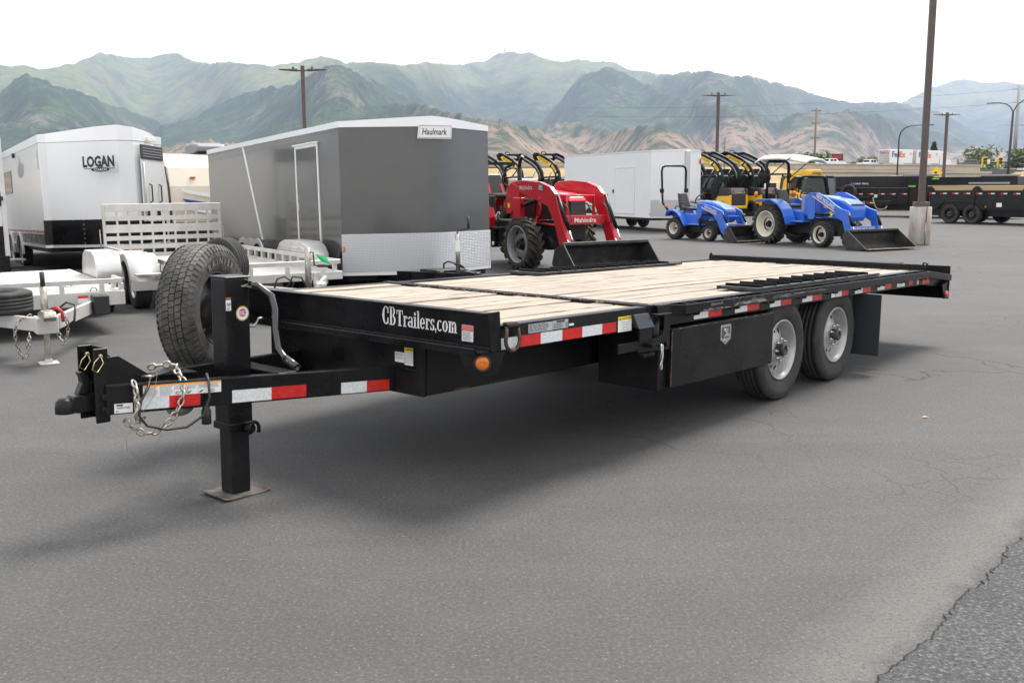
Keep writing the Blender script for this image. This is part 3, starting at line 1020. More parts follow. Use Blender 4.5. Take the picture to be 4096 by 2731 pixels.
# scraped paint on the near rub rail
for x0, x1, z0, z1 in ((1.95, 2.33, .806, .824), (2.38, 2.84, .812, .842), (2.62, 2.80, .848, .858), (2.95, 3.32, .822, .848), (3.25, 3.9, .834, .852), (2.06, 2.22, .846, .856)):
    b = MB()
    k = 12
    top = [(x0 + (x1 - x0) * i / k, z1 - rnd.uniform(0, .012) - (.01 if i in (0, k) else 0)) for i in range(k + 1)]
    bot = [(x0 + (x1 - x0) * i / k, z0 + rnd.uniform(0, .006)) for i in range(k + 1)]
    vs = [(x, -.0808, z) for x, z in top + bot[::-1]]
    b.add(vs, [tuple(range(len(vs)))])
    P_('paint_scrape', b, SCUFF, 0)
for x in (2.365, 2.445, 2.865):
    P_('rust_streak', MB().box(x - .006, x + .006, -.0812, -.0806, .806, .866), RUST, 0)


def tape(x0, x1, z0, z1, m, y=-.0012, clip=None):
    pts = [(x0, z0), (x1, z0), (x1, z1), (x0, z1)]
    if clip:      # notch where the rail above hides the corner
        pts = [(x0, z0), (x1, z0), (x1, z1), (x0 + (x1 - x0) * .45, z1), (x0 + (x1 - x0) * .40, z0 + (z1 - z0) * clip), (x0, z0 + (z1 - z0) * clip * .9)]
    return MB().prism(pts, y, y - .0009).build('reflective_tape', m, TR)


for x0, x1, mm in ((.06, .208, TAPE_W), (.208, .385, TAPE_R), (.385, .572, TAPE_W), (.572, .756, TAPE_R), (.756, .947, TAPE_W), (.947, 1.088, TAPE_R)):
    tape(x0, x1, .746, .806, mm)
for x0, x1, x2 in ((1.975, 2.159, 2.341), (2.529, 2.706, 2.888), (3.057, 3.23, 3.412), (3.605, 3.784, 3.964), (4.233, 4.356, 4.496), (4.636, 4.804, 4.983), (5.143, 5.312, 5.48)):
    tape(x0, x1, .746, .795, TAPE_W, clip=.55)
    tape(x1, x2, .746, .797, TAPE_R)
tape(5.62, 5.76, .746, .785, TAPE_W)
tape(5.76, 5.82, .746, .797, WHITE)
tape(5.92, 6.03, .746, .797, TAPE_R)
tape(6.15, 6.19, .746, .797, TAPE_W)
tape(6.30, 6.50, .735, .785, TAPE_R)
tape(4.15, 4.225, .746, .795, WHITE)

# stickers on the near side rail
def stick(o, eu, ev, w, h, nm, mm=WHITE):
    Bm = basis(o, eu, ev)
    d = decal(nm, mm, TR, Bm, w, h)
    return Bm, d


sx_, up = (1, 0, 0), (0, 0, 1)
Bm, d = stick((1.108, -.0005, .740), sx_, up, .143, .092, 'caution_sticker')
decal('sticker_band', YEL_D, d, Bm, .143, .024, .0016, 0, .068)
letters('lettering', 'CAUTION', INK, d, Bm, .10, .0135, .034, .0735, .0022, .02)
MB().add([(.010, .072, .0022), (.028, .072, .0022), (.019, .088, .0022)], [(0, 1, 2)], Bm).build('warning_triangle', INK, d)
for i, t in enumerate(('UNLOCK SAFETY', 'LATCH BEFORE', 'RAISING OR', 'LOWERING DECK')):
    letters('lettering', t, INKG, d, Bm, None, .0085, .0715, .0525 - i * .0155, .0022, .0, align='c')
Bm, d = stick((.281, -.0005, .812), sx_, up, .205, .048, 'data_plate', mat('grey_plate', (.42, .44, .45), .4))
fine_print('print', INK, d, Bm, .006, .198, .004, .046, 8, seed=2)
Bm, d = stick((.489, -.0005, .814), sx_, up, .135, .048, 'data_plate', mat('grey_plate', (.42, .44, .45), .4))
decal('plate_band', INK, d, Bm, .075, .010, .0016, .03, .036)
decal('plate_block', INKG, d, Bm, .022, .03, .0016, .11, .004)
fine_print('print', INK, d, Bm, .006, .10, .004, .034, 6, seed=3)
Bm, d = stick((.632, -.0005, .822), sx_, up, .045, .012, 'barcode_sticker')

# D-ring on the side rail
b = MB().prism([(.085, .862), (.155, .862), (.155, .888), (.085, .888)], -.034, .01).cyl((.075, -.022, .868), (.168, -.022, .868), .019, 12)
P_('ring_clip', b, BLACK_OLD, .004)
pts = [(.082, -.026, .868)] + [(.122 + .055 * math.cos(a), -.030, .795 + .055 * math.sin(a)) for a in np.linspace(pi, 2 * pi, 11)] + [(.162, -.026, .868)]
P_('tie_ring', MB().tube(pts, .0105, 8), mat('old_ring_steel', (.03, .026, .023), .5, .3, col2=(.10, .055, .035), scale=20, lo=.45, hi=.65), 0)

# headboard lettering, slab letters drawn with strokes
def slab_text(parent, Bm, m, total):
    b = MB()
    pen = [0.0]

    def ring(cx, cz, rx, rz, w, a0, a1, n=18):
        vs, fs = [], []
        for i in range(n + 1):
            a = a0 + (a1 - a0) * i / n
            th = w * (.45 + .55 * abs(math.cos(a)))
            vs += [(cx + rx * math.cos(a), cz + rz * math.sin(a), 0), (cx + (rx - th) * math.cos(a), cz + (rz - th * .62) * math.sin(a), 0)]
        fs = [(2 * i, 2 * i + 2, 2 * i + 3, 2 * i + 1) for i in range(n)]
        return vs, fs

    def put(parts, adv):
        for vs, fs in parts:
            b.add([(x + pen[0], y, 0) for x, y, _ in vs], fs)
        pen[0] += adv

    def rect(x0, x1, y0, y1):
        return [(x0, y0, 0), (x1, y0, 0), (x1, y1, 0), (x0, y1, 0)], [(0, 1, 2, 3)]
    w = .155
    put([ring(.36, .5, .36, .5, .2, R(48), R(312)), rect(.52, .62, .62, .95), rect(.52, .62, .05, .38), rect(-.05, .05, .46, .54)], .72)
    put([rect(.08, .26, 0, 1), rect(0, .40, .93, 1), rect(0, .40, 0, .07), ring(.32, .755, .26, .245, .17, -pi / 2, pi / 2, 10), ring(.32, .265, .32, .265, .18, -pi / 2, pi / 2, 10)], .74)
    put([rect(.22, .40, 0, .86), rect(0, .62, .79, .86), rect(0, .06, .62, .86), rect(.56, .62, .62, .86), rect(.14, .48, 0, .06)], .66)
    put([rect(.07, .22, 0, .58), rect(0, .32, 0, .05), rect(0, .15, .53, .58), ring(.30, .40, .17, .18, .14, R(20), R(150), 8)], .47)
    a_ = [ring(.22, .17, .22, .17, .14, 0, 2 * pi), rect(.34, .48, 0, .42), rect(.34, .54, 0, .05), ring(.25, .38, .23, .20, .13, R(0), R(160), 9)]
    put(a_, .56)
    i_ = [rect(.07, .22, 0, .58), rect(0, .30, 0, .05), rect(0, .15, .53, .58)]
    put(i_ + [ring(.145, .74, .09, .10, .12, 0, 2 * pi, 10)], .32)
    put([rect(.07, .22, 0, .92), rect(0, .30, 0, .05), rect(0, .15, .87, .92)], .32)
    put([ring(.24, .29, .24, .29, .15, R(0), R(318)), rect(.1, .46, .26, .32)], .52)
    put([rect(.07, .22, 0, .58), rect(0, .32, 0, .05), rect(0, .15, .53, .58), ring(.30, .40, .17, .18, .14, R(20), R(150), 8)], .47)
    put([ring(.19, .43, .18, .16, .13, R(20), R(270), 12), ring(.19, .15, .19, .16, .13, R(-160), R(90), 12), rect(.32, .37, .40, .58), rect(0, .05, .02, .2)], .42)
    put([ring(.08, .05, .075, .08, .1, 0, 2 * pi, 10), rect(.07, .12, -.12, .02)], .22)
    put([ring(.25, .29, .25, .29, .15, R(45), R(315))], .50)
    put([ring(.25, .29, .25, .29, .16, 0, 2 * pi)], .55)
    put([rect(.07, .22, 0, .58), rect(0, .30, 0, .05), rect(0, .15, .53, .58), ring(.28, .38, .17, .20, .14, R(0), R(150), 8), rect(.33, .46, 0, .40), rect(.29, .52, 0, .05), ring(.54, .38, .17, .20, .14, R(0), R(150), 8), rect(.58, .72, 0, .40), rect(.54, .80, 0, .05)], .80)
    s = total / pen[0]
    B2 = Bm @ Matrix.Diagonal((s, s * 1.28, 1, 1))
    b.v = [tuple(B2 @ Vector(p)) for p in b.v]
    return b.build('lettering', m, parent)


Bh = basis((-.0055, .842, .815), (0, -1, 0), (0, 0, 1))
slab_text(TR, Bh @ Matrix.Translation((0, 0, .0008)), mat('distressed_white_print', (.78, .78, .77), .5, col2=(.10, .10, .10), scale=55, lo=.64, hi=.68), .592)
Bm, d = stick((-.0045, .215, .780), (0, -1, 0), up, .082, .086, 'rental_sticker')
decal('sticker_band', RED_D, d, Bm, .078, .030, .0016, .002, .054)
for i, t in enumerate(('RENTAL CUSTOMERS', 'ARE RESPONSIBLE FOR', 'THE FOLLOWING')):
    letters('lettering', t, WHITE, d, Bm, None, .0052, .041, .0755 - i * .009, .0022, .0, align='c')
fine_print('print', INK, d, Bm, .006, .076, .004, .051, 8, seed=5)
# stickers on the bulkhead
Bm, d = stick((.0175, .685, .595), (0, -1, 0), up, .070, .100, 'caution_sticker')
decal('sticker_band', YEL_D, d, Bm, .070, .023, .0016, 0, .077)
letters('lettering', 'CAUTION', INK, d, Bm, .050, .011, .016, .083, .0022, .02)
for i, t in enumerate(('DO NOT EXCEED', "MANUFACTURER'S", 'VEHICLE WEIGHT', 'RATINGS OR LOADING', 'RECOMMENDATIONS')):
    letters('lettering', t, INKG, d, Bm, None, .0058, .035, .064 - i * .0128, .0022, .0, align='c')
Bm, d = stick((.0175, .765, .605), (0, -1, 0), up, .078, .058, 'parts_sticker')
fine_print('print', INKG, d, Bm, .006, .072, .034, .054, 3, seed=8)
letters('lettering', 'Order Trailer Parts', INK, d, Bm, .058, .009, .006, .021, .0022, .01)
P_('weld_bead', MB().cyl((.012, .76, .577), (.012, .53, .571), .006, 6), BLACK_OLD, 0)

# A-frame tongue
for s in (1, -1):
    cy = W_ / 2
    y_b, y_t = cy - s * (cy - .766), cy - s * .10
    a, c_ = (.018, y_b), (-1.50, y_t)
    dx, dy = c_[0] - a[0], c_[1] - a[1]
    l_ = math.hypot(dx, dy)
    nx, ny = -dy / l_ * .052 * s, dx / l_ * .052 * s
    if s > 0:
        nx, ny = -nx, -ny
    nx, ny = (0.0, .052 * s)
    z0a, z1a, z0c, z1c = .437, .575, .476, .622
    P_('tongue_beam', MB().hexa([(a[0], a[1], z0a), (c_[0], c_[1], z0c), (c_[0], c_[1] + ny, z0c), (a[0], a[1] + ny, z0a),
                                (a[0], a[1], z1a), (c_[0], c_[1], z1c), (c_[0], c_[1] + ny, z1c), (a[0], a[1] + ny, z1a)]), BLACK, .006, seg=2)
    P_('bulkhead_post', MB().box(.0, .017, cy - s * (cy - .55) - .02, cy - s * (cy - .55) + .02, .44, .73), BLACK_OLD, 0)
P_('tongue_plate', MB().prism([(-1.02, 1.12), (-1.02, W_ - 1.12), (-1.30, W_ - 1.19), (-1.30, 1.19)], .626, .634, 'z'), bevel=.001)
P_('tongue_cross_member', MB().box(-.66, -.54, .93, W_ - .93, .565, .60), bevel=.004)


def on_beam(x, z, out=.0012):
    """basis on the outer face of the near tongue beam"""
    t = (.018 - x) / 1.518
    y = .766 + (W_ / 2 - .10 - .766) * t
    d_ = Vector((1.518, -(W_ / 2 - .10 - .766), -.040)).normalized()
    return basis((x, y, z), d_, up)


def bx(x0, x1, z0, z1, m_, nm='reflective_tape', off=0):
    Bm = on_beam(x0, z0)
    return Bm, MB().box(0, (x1 - x0) * 1.03, 0, z1 - z0, .0003 + off, .0013 + off, Bm).build(nm, m_, TR)


# positions along the beam measured from the tip
bx(-.905, -.700, .470, .535, TAPE_W)
bx(-.700, -.510, .466, .531, TAPE_R)
bx(-.310, -.158, .452, .514, TAPE_W)
bx(-.158, -.020, .449, .510, TAPE_R)
bx(-1.378, -1.215, .487, .545, TAPE_W)
bx(-1.215, -1.065, .482, .541, TAPE_R)
Bm, d = bx(-1.468, -1.385, .482, .528, WHITE, 'inspection_sticker')
letters('lettering', 'INSPECTED', INK, d, Bm, .062, .010, .012, .020, .0022, .01)
letters('lettering', 'BY', INK, d, Bm, None, .009, .008, .004, .0022, .01)
decal('sticker_band', INK, d, Bm, .03, .008, .0018, .01, .034)
Bm, d = bx(-1.335, -.960, .545, .604, WHITE, 'warning_label')
decal('sticker_band', ORG_D, d, Bm, .386, .008, .0018, 0, .052)
for i in range(2):
    fine_print('print', INKG, d, Bm, .005 + i * .075, .075 + i * .072, .003, .050, 9, seed=20 + i, lift=.002)
for i in range(4):
    u0 = .156 + i * .058
    decal('panel_rule', INKG, d, Bm, .0012, .051, .0019, u0 - .004, .0)
    fine_print('print', INKG, d, Bm, u0, u0 + .05, .028, .050, 4, seed=30 + i, lift=.002)
    MB().tube([(u0 + .012 + .010 * math.cos(t), .012 + .006 * math.sin(t + i), .0024) for t in np.linspace(0, 5.2, 9)], .0016, 4, M=Bm).build('pictogram', INK, d)

# channel and adjustable coupler
cy = W_ / 2
P_('coupler_channel', MB().box(-1.545, -1.475, cy - .085, cy - .075, .44, .80).box(-1.545, -1.475, cy + .075, cy + .085, .44, .80).box(-1.483, -1.470, cy - .075, cy + .075, .44, .80), BLACK, .003)
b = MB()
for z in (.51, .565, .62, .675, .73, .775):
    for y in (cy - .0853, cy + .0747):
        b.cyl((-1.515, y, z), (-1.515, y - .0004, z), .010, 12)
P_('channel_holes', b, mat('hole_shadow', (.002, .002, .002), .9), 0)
for y in (cy - .070, cy + .062):
    P_('channel_gusset', MB().prism([(-1.470, .752), (-1.415, .752), (-1.235, .625), (-1.235, .60), (-1.470, .60)], y, y + .009), BLACK, .001)
b = MB()
b.prism([(-1.475, .500), (-1.475, .572), (-1.56, .572), (-1.600, .580), (-1.625, .575), (-1.640, .545), (-1.640, .500), (-1.60, .492)], cy - .038, cy + .038)
b.lathe([(.0001, .0), (.026, .003), (.040, .018), (.045, .045), (.045, .075)], 20, Matrix.Translation((-1.655, cy, .572)) @ Matrix.Rotation(-pi / 2, 4, 'X'))
P_('coupler', b, BLACK, .006, seg=2)
P_('coupler_latch', MB().prism([(-1.60, .580), (-1.555, .580), (-1.535, .63), (-1.545, .665), (-1.575, .690), (-1.590, .684), (-1.578, .660), (-1.575, .635)], cy - .022, cy + .022), BLACK, .003)
P_('bolt', MB().cyl((-1.505, cy - .083, .500), (-1.505, cy - .106, .500), .020, 6).cyl((-1.505, cy - .106, .500), (-1.505, cy - .116, .500), .011, 10), BLACK_OLD, 0)
P_('bolt', MB().cyl((-1.505, cy - .083, .565), (-1.505, cy - .100, .565), .016, 6), BLACK_OLD, 0)
for k, (xx, yy) in enumerate(((-1.515, cy - .088), (-1.525, cy + .02))):
    P_('safety_pin', MB().tube([(xx, yy - .004, .765), (xx - .03, yy - .006, .74), (xx - .045, yy - .008, .705), (xx - .02, yy - .008, .69), (xx + .012, yy - .006, .73), (xx, yy - .004, .765)], .0028, 6).cyl((xx, yy + .01, .765), (xx, yy - .012, .765), .008, 10), mat('brass_wire', (.55, .48, .28), .35, .8), 0)


def chain(name, pts, parent, m_, link=.052, r=.0062, w=.017, tw=0.0):
    """links of round bar threaded along a polyline"""
    pts = [Vector(p) for p in pts]
    # resample with a catmull-rom curve
    cur = []
    for i in range(len(pts) - 1):
        p0, p1, p2, p3 = pts[max(0, i - 1)], pts[i], pts[i + 1], pts[min(len(pts) - 1, i + 2)]
        for t in np.linspace(0, 1, 24, endpoint=False):
            cur.append(.5 * ((2 * p1) + (p2 - p0) * t + (2 * p0 - 5 * p1 + 4 * p2 - p3) * t * t + (3 * p1 - p0 - 3 * p2 + p3) * t ** 3))
    cur.append(pts[-1])
    b = MB()
    step = link - 2 * r * 1.1
    acc, i, k = 0, 0, 0
    knots = [cur[0]]
    for a, c2 in zip(cur, cur[1:]):
        d = (c2 - a).length
        while acc + d >= step:
            t = (step - acc) / d
            a = a.lerp(c2, t)
            d = (c2 - a).length
            acc = 0
            knots.append(a)
        acc += d
    for k in range(len(knots) - 1):
        c0 = (knots[k] + knots[k + 1]) / 2
        d = (knots[k + 1] - knots[k]).normalized()
        u = d.orthogonal().normalized()
        ang = (pi / 2 if k % 2 else 0) + .5 + tw + .15 * math.sin(k * 1.7)
        v = (Matrix.Rotation(ang, 3, d) @ u).normalized()
        hl, hw = link / 2 - r, w
        ring = []
        for j in range(12):
            a = 2 * pi * j / 12
            ca, sa = math.cos(a), math.sin(a)
            ring.append(c0 + d * (hl - hw * .9) * (1 if ca > 0 else -1) + d * ca * hw * .9 + v * sa * hw * .8)
        b.tube(ring, r, 6, True)
    return b.build(name, m_, parent)


CHAIN = mat('galvanised_chain', (.45, .43, .38), .4, .75, col2=(.25, .22, .17), scale=30)
yb = cy - .125
chain('safety_chain', [(-1.38, yb - .01, .635), (-1.385, yb - .045, .58), (-1.385, yb - .05, .50), (-1.375, yb - .03, .435), (-1.33, yb + .02, .43), (-1.29, yb + .04, .44)], TR, CHAIN)
chain('safety_chain', [(-1.20, cy + .05, .655), (-1.15, cy - .01, .672), (-1.10, cy - .06, .668), (-1.13, cy - .10, .645), (-1.135, yb - .055, .60), (-1.16, yb - .07, .52), (-1.20, yb - .07, .45), (-1.26, yb - .06, .395), (-1.34, yb - .05, .37), (-1.40, yb - .02, .41), (-1.43, yb + .03, .46)], TR, CHAIN, tw=.4)
P_('chain_hooks', MB().tube([(-1.31, cy - .09, .64), (-1.30, cy - .13, .645), (-1.27, cy - .13, .64)], .007, 6), ZINC, 0)
P_('wiring_harness', MB().tube([(-1.05, cy - .02, .64), (-1.27, cy - .10, .635), (-1.325, yb - .05, .60), (-1.37, yb - .06, .54), (-1.385, yb - .06, .47), (-1.35, yb - .07, .415), (-1.26, yb - .09, .385), (-1.16, yb - .11, .385), (-1.07, yb - .115, .43), (-1.035, yb - .12, .52), (-1.03, yb - .105, .60), (-1.01, yb - .06, .628), (-.99, cy - .14, .60)], .0065, 8), BLACK_PL, 0)
P_('plug_holder', MB().lathe([(.016, 0), (.018, .02), (.024, .03), (.025, .10), (.021, .102), (.020, .06), (.0001, .06)], 16, Matrix.Translation((-1.03, 1.03, .475)) @ Matrix.Rotation(-pi / 2, 4, 'X')), BLACK_PL, 0)
P_('breakaway_cable', MB().tube([(-1.30, yb - .02, .69), (-1.27, yb - .04, .66), (-1.30, yb - .06, .56), (-1.40, yb - .06, .44), (-1.45, yb - .05, .37), (-1.44, yb - .04, .30), (-1.38, yb - .05, .27), (-1.31, yb - .06, .30), (-1.27, yb - .06, .36)], .0013, 5), mat('dull_cable', (.25, .21, .15), .5, .4), 0)
P_('oval_plate', MB().lathe([(.001, 0), (.05, 0), (.05, .004), (.001, .004)], 20, Matrix.Translation((-1.13, 1.10, .47)) @ Matrix.Scale(1.6, 4, (1, 0, 0))), ZINC, 0)

# drop-leg jack
jx, jy = -.742, cy
P_('jack_tube', MB().box(jx - .072, jx + .072, jy - .072, jy + .072, .28, 1.095), BLACK, .010, seg=2)
P_('jack_cap', MB().box(jx - .082, jx + .080, jy - .082, jy + .082, 1.095, 1.104), BLACK, .004)
P_('jack_collar', MB().box(jx - .080, jx + .080, jy - .080, jy + .080, .275, .315), BLACK_OLD, .005)
jl = P_('jack_leg', MB().box(jx - .057, jx + .057, jy - .057, jy + .057, gz(jx) + .012, .30), BLACK_OLD, .008, seg=2)
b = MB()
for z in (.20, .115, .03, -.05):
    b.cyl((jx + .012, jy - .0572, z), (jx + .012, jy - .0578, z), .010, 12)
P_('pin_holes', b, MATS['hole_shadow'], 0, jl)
fz = gz(jx)
P_('jack_foot', MB().prism([(-.145, .010), (-.105, .0), (.105, .0), (.145, .010), (.145, .018), (.105, .010), (-.105, .010), (-.145, .018)], jy - .12, jy + .12, 'y', Matrix.Translation((jx, 0, fz + .002))), mat('scuffed_steel_foot', (.16, .15, .14), .5, .4, col2=(.06, .04, .03), scale=12), .001, jl)
P_('plunger_pin', MB().cyl((jx + .02, jy - .075, .285), (jx + .02, jy - .135, .285), .026, 14).cyl((jx + .02, jy - .13, .285), (jx + .02, jy - .155, .285), .012, 10)
   .tube([(jx + .02 + .030 * math.cos(a), jy - .160, .288 + .040 * math.sin(a)) for a in np.linspace(-.6, pi + .6, 10)], .010, 8), BLACK, 0)
P_('jack_crank', MB().tube([(jx + .06, jy - .085, 1.062), (jx + .10, jy - .12, 1.050), (jx + .13, jy - .19, 1.00), (jx + .125, jy - .225, .93), (jx + .11, jy - .245, .83), (jx + .10, jy - .28, .73), (jx + .10, jy - .34, .685), (jx + .10, jy - .42, .655)], .0175, 12), mat('worn_crank_paint', (.014, .014, .015), .22, col2=(.13, .12, .11), scale=14, lo=.6, hi=.72, coat=.5), 0)
P_('crank_grip', MB().lathe([(.0175, 0), (.021, .002), (.021, .11), (.017, .11), (.017, .03)], 16, basis((jx + .10, jy - .34, .685), (1, 0, 0), Vector((0, -.08, -.03)).normalized().to_tuple())), MATS['worn_crank_paint'], 0)
P_('crank_bracket', MB().bar((jx + .02, jy - .076, 1.05), (jx + .09, jy - .115, 1.075), .01, .004).bar((jx + .045, jy - .07, 1.088), (jx + .10, jy - .10, 1.06), .01, .004).bar((jx + .02, jy - .076, 1.05), (jx + .055, jy - .12, 1.05), .008, .003), ZINC, 0)
P_('handle_hook', MB().tube([(jx + .072, jy - .05, .83), (jx + .11, jy - .055, .828), (jx + .125, jy - .058, .85), (jx + .135, jy - .06, .868), (jx + .155, jy - .06, .868)], .007, 6), ZINC, 0)
jf = jy - .0725
Bm, d = stick((jx - .070, jf, .925), sx_, up, .030, .070, 'jack_sticker')
d.matrix_local = Matrix.Translation((-.004, 0, 0))
decal('sticker_band', mat('brown_print', (.30, .12, .03), .5), d, Bm, .030, .014, .0016, 0, .056)
letters('lettering', 'Ball', INK, d, Bm, .020, .016, .006, .026, .0022, .02)
fine_print('print', INK, d, Bm, .003, .027, .003, .02, 3, seed=41)
Bm = basis((jx + .025, jf - .0003, .905), sx_, up)


def disc(r, m_, lift, nm, parent, Bm, cu=0, cv=0):
    n = 28
    return MB().add([(cu + r * math.cos(2 * pi * i / n), cv + r * math.sin(2 * pi * i / n), lift) for i in range(n)], [tuple(range(n))], Bm).build(nm, m_, parent)


d = disc(.040, mat('gold_print', (.55, .40, .06), .5), .0006, 'round_sticker', TR, Bm)
disc(.036, INK, .0009, 'ring_print', d, Bm)
disc(.0345, WHITE, .0012, 'disc_print', d, Bm)
disc(.023, mat('pale_red_print', (.62, .10, .08), .5), .0014, 'map_print', d, Bm, 0, .004)
decal('white_band', WHITE, d, Bm, .062, .016, .0018, -.031, -.006)
letters('lettering', 'NATM', BLUE_D, d, Bm, .046, .013, -.023, -.004, .0022, .03, .2)

# spare wheel on its bracket beside the jack
SPW = Matrix.Translation((-.26, 2.30, .80)) @ Matrix.Rotation(R(24), 4, 'Z')
SPW = Matrix.Translation((-.265, 2.275, .815)) @ Matrix.Rotation(R(31), 4, 'Z') @ Matrix.Scale(1.045, 4)
b = MB()
Rt, W2, rr = .395, .235, .222
prof = [(rr * .97, -.075), (rr * 1.04, -.095), (.27, -.113), (.315, -.1175), (.318, -.119), (.345, -.115), (.365, -.108), (.374, -.098), (.376, 0)]
b.lathe(prof + [(r, -t) for r, t in prof[-2::-1]], 72)
sp_t = obj('spare_tyre', b.mesh('spare_tyre', RUBBER_OLD), TR, SPW)
b = MB()
nb = 62
rows = [(-.092, -.062), (-.057, -.021), (-.016, .016), (.021, .057), (.062, .092)]
for ri, (t0, t1) in enumerate(rows):
    for i in range(nb):
        a0 = 2 * pi * (i + .5 * (ri % 2)) / nb
        a1 = a0 + 2 * pi / nb * .86
        sk = (.25 if ri in (1, 3) else .1) * 2 * pi / nb
        r0, r1 = .370, (.394 if ri in (1, 2, 3) else .389)
        vs = []
        for r in (r0, r1):
            for a, t, e in ((a0, t0, 0), (a1, t0, 0), (a1, t1, sk), (a0, t1, sk)):
                rr_ = r - (.012 if ((ri == 0 and t == t0) or (ri == 4 and t == t1)) and r == r1 else 0)
                vs.append((rr_ * math.cos(a + e), t, rr_ * math.sin(a + e)))
        b.add(vs, [(4, 5, 6, 7), (0, 1, 5, 4), (1, 2, 6, 5), (2, 3, 7, 6), (3, 0, 4, 7)])
for i in range(nb):          # shoulder notches
    for s in (-1, 1):
        a0 = 2 * pi * i / nb
        a1 = a0 + 2 * pi / nb * .55
        vs = []
        for r, t in ((.384, .094), (.350, .1165)):
            for a in (a0, a1):
                vs.append((r * math.cos(a), s * t, r * math.sin(a)))
                vs.append(((r + .004) * math.cos(a), s * (t + .003), (r + .004) * math.sin(a)))
        b.add(vs, [(1, 3, 7, 5), (0, 1, 5, 4), (2, 6, 7, 3), (0, 2, 3, 1)])
stuff(b.build('tread_blocks', RUBBER_OLD, sp_t))
b = MB()
for k, ch in enumerate('RAINIER ST'):
    if ch == ' ':
        continue
    vs, fs = text_geo(ch, .02)
    if not vs:
        continue
    x0, x1 = min(p.x for p in vs), max(p.x for p in vs)
    s_ = .058
    a = R(118 - k * 9.8)
    # letter stands on the sidewall, reading clockwise seen from the outer (-Y) side
    for lift, rev in ((.1205, 0),):
        out = []
        for p in vs:
            uu, vv = (p.x - (x0 + x1) / 2) * s_, p.y * s_
            r = .272 + vv
            aa = a - uu / .30
            out.append((r * math.cos(aa), -lift, r * math.sin(aa)))
        b.add(out, fs)
stuff(b.build('sidewall_lettering', mat('raised_rubber', (.16, .15, .135), .8), sp_t))
obj('rim', rim_mesh('spare_rim', .222, .20, mat('dusty_black_rim', (.012, .012, .012), .4, col2=(.05, .045, .04), scale=8, rvar=.2), 'mod', .9), sp_t)
P_('spare_bracket', MB().bar((-.225, 2.15, .84), (-.55, 1.45, .80), .05, .07).box(-.62, -.50, 1.42, 1.50, .55, .86), BLACK, .003)
P_('bracket_strut', MB().bar((-.30, 2.05, .90), (-.52, 1.50, .70), .035, .008).bar((-.32, 1.95, 1.0), (-.66, 1.32, .88), .03, .01), BLACK, 0)

# tool box under the near side
P_('tool_box', MB().box(1.60, 3.02, .025, .50, .312, .706), BLACK_OLD, .004)
bd = P_('tool_box_door', MB().box(1.69, 3.105, -.014, .022, .322, .704), BLACK, .003)
P_('rusty_edge', MB().box(1.6885, 1.7005, -.0152, -.013, .33, .69), RUST, 0, bd)
P_('door_top_edge', MB().box(1.69, 3.105, -.016, .03, .700, .7075), mat('chipped_edge', (.02, .02, .021), .3, col2=(.22, .21, .20), scale=30, lo=.56, hi=.64), .001, bd)
Bl = basis((2.312, -.0148, .545), sx_, up)
pl = [(.0, .03), (.068, -.008), (.142, .03), (.142, .125), (.134, .132), (.008, .132), (0, .125)]
b = MB()
k = len(pl)
b.add([(u, v, .004) for u, v in pl] + [(u, v, 0) for u, v in pl], [tuple(range(k))] + [(i, k + i, k + (i + 1) % k, (i + 1) % k) for i in range(k)], Bl)
lt = P_('paddle_latch', b, CHROME, .001, bd)
P_('latch_recess', MB().box(.016, .124, .042, .118, .0042, .0052, Bl), mat('latch_shadow', (.12, .12, .12), .4, .6), 0, lt)
P_('latch_handle', MB().box(.03, .11, .05, .066, .005, .016, Bl).box(.055, .085, .066, .105, .005, .014, Bl).cyl(Bl @ Vector((.045, .095, .004)), Bl @ Vector((.045, .095, .016)), .014, 12)
   .cyl(Bl @ Vector((.068, .018, .003)), Bl @ Vector((.068, .018, .012)), .011, 12), CHROME, .001, lt)

# deck latch between the fixed and the tilting frame
P_('latch_hook', MB().hexa([(1.255, -.055, .750), (1.43, -.055, .750), (1.41, -.002, .750), (1.27, -.002, .750), (1.24, -.022, .836), (1.40, -.022, .836), (1.40, -.002, .836), (1.24, -.002, .836)]), mat('blue_black_steel', (.030, .034, .042), .3, .4), .002)
P_('latch_tongue', MB().box(1.285, 1.425, -.040, -.028, .665, .752), BLACK_OLD, .002)
b = MB().prism([(1.285, .668), (1.285, .598), (1.645, .585), (1.645, .868), (1.635, .875), (1.51, .875), (1.50, .86), (1.50, .812), (1.575, .812), (1.575, .72), (1.56, .69), (1.53, .675), (1.45, .668)], -.028, -.016)
P_('latch_plate', b, BLACK, .002)
P_('latch_bar', MB().box(1.07, 1.30, -.033, -.021, .615, .672), BLACK, .002)
P_('latch_shelf', MB().box(1.44, 1.60, -.070, -.01, .818, .826).box(1.30, 1.43, -.060, -.015, .572, .592), BLACK_OLD, .002)
P_('hydraulic_stub', MB().cyl((1.515, .01, .60), (1.515, .01, .79), .034, 14).cyl((1.515, .01, .79), (1.515, .01, .815), .018, 10), BLACK, 0)
P_('bolt', MB().cyl((1.60, -.028, .625), (1.60, -.046, .625), .016, 6), BLACK_OLD, 0)
P_('latch_pin', MB().box(1.36, 1.425, -.085, -.033, .625, .650).cyl((1.432, -.10, .640), (1.432, -.05, .640), .008, 10), BLACK_OLD, .001)
P_('hitch_clip', MB().tube([(1.432, -.104, .648), (1.420, -.108, .64), (1.424, -.110, .60), (1.418, -.110, .57), (1.426, -.110, .545), (1.414, -.110, .52), (1.412, -.110, .498), (1.424, -.110, .488), (1.434, -.110, .498), (1.432, -.110, .53), (1.440, -.110, .56), (1.440, -.108, .645)], .0034, 6), CHROME, 0)

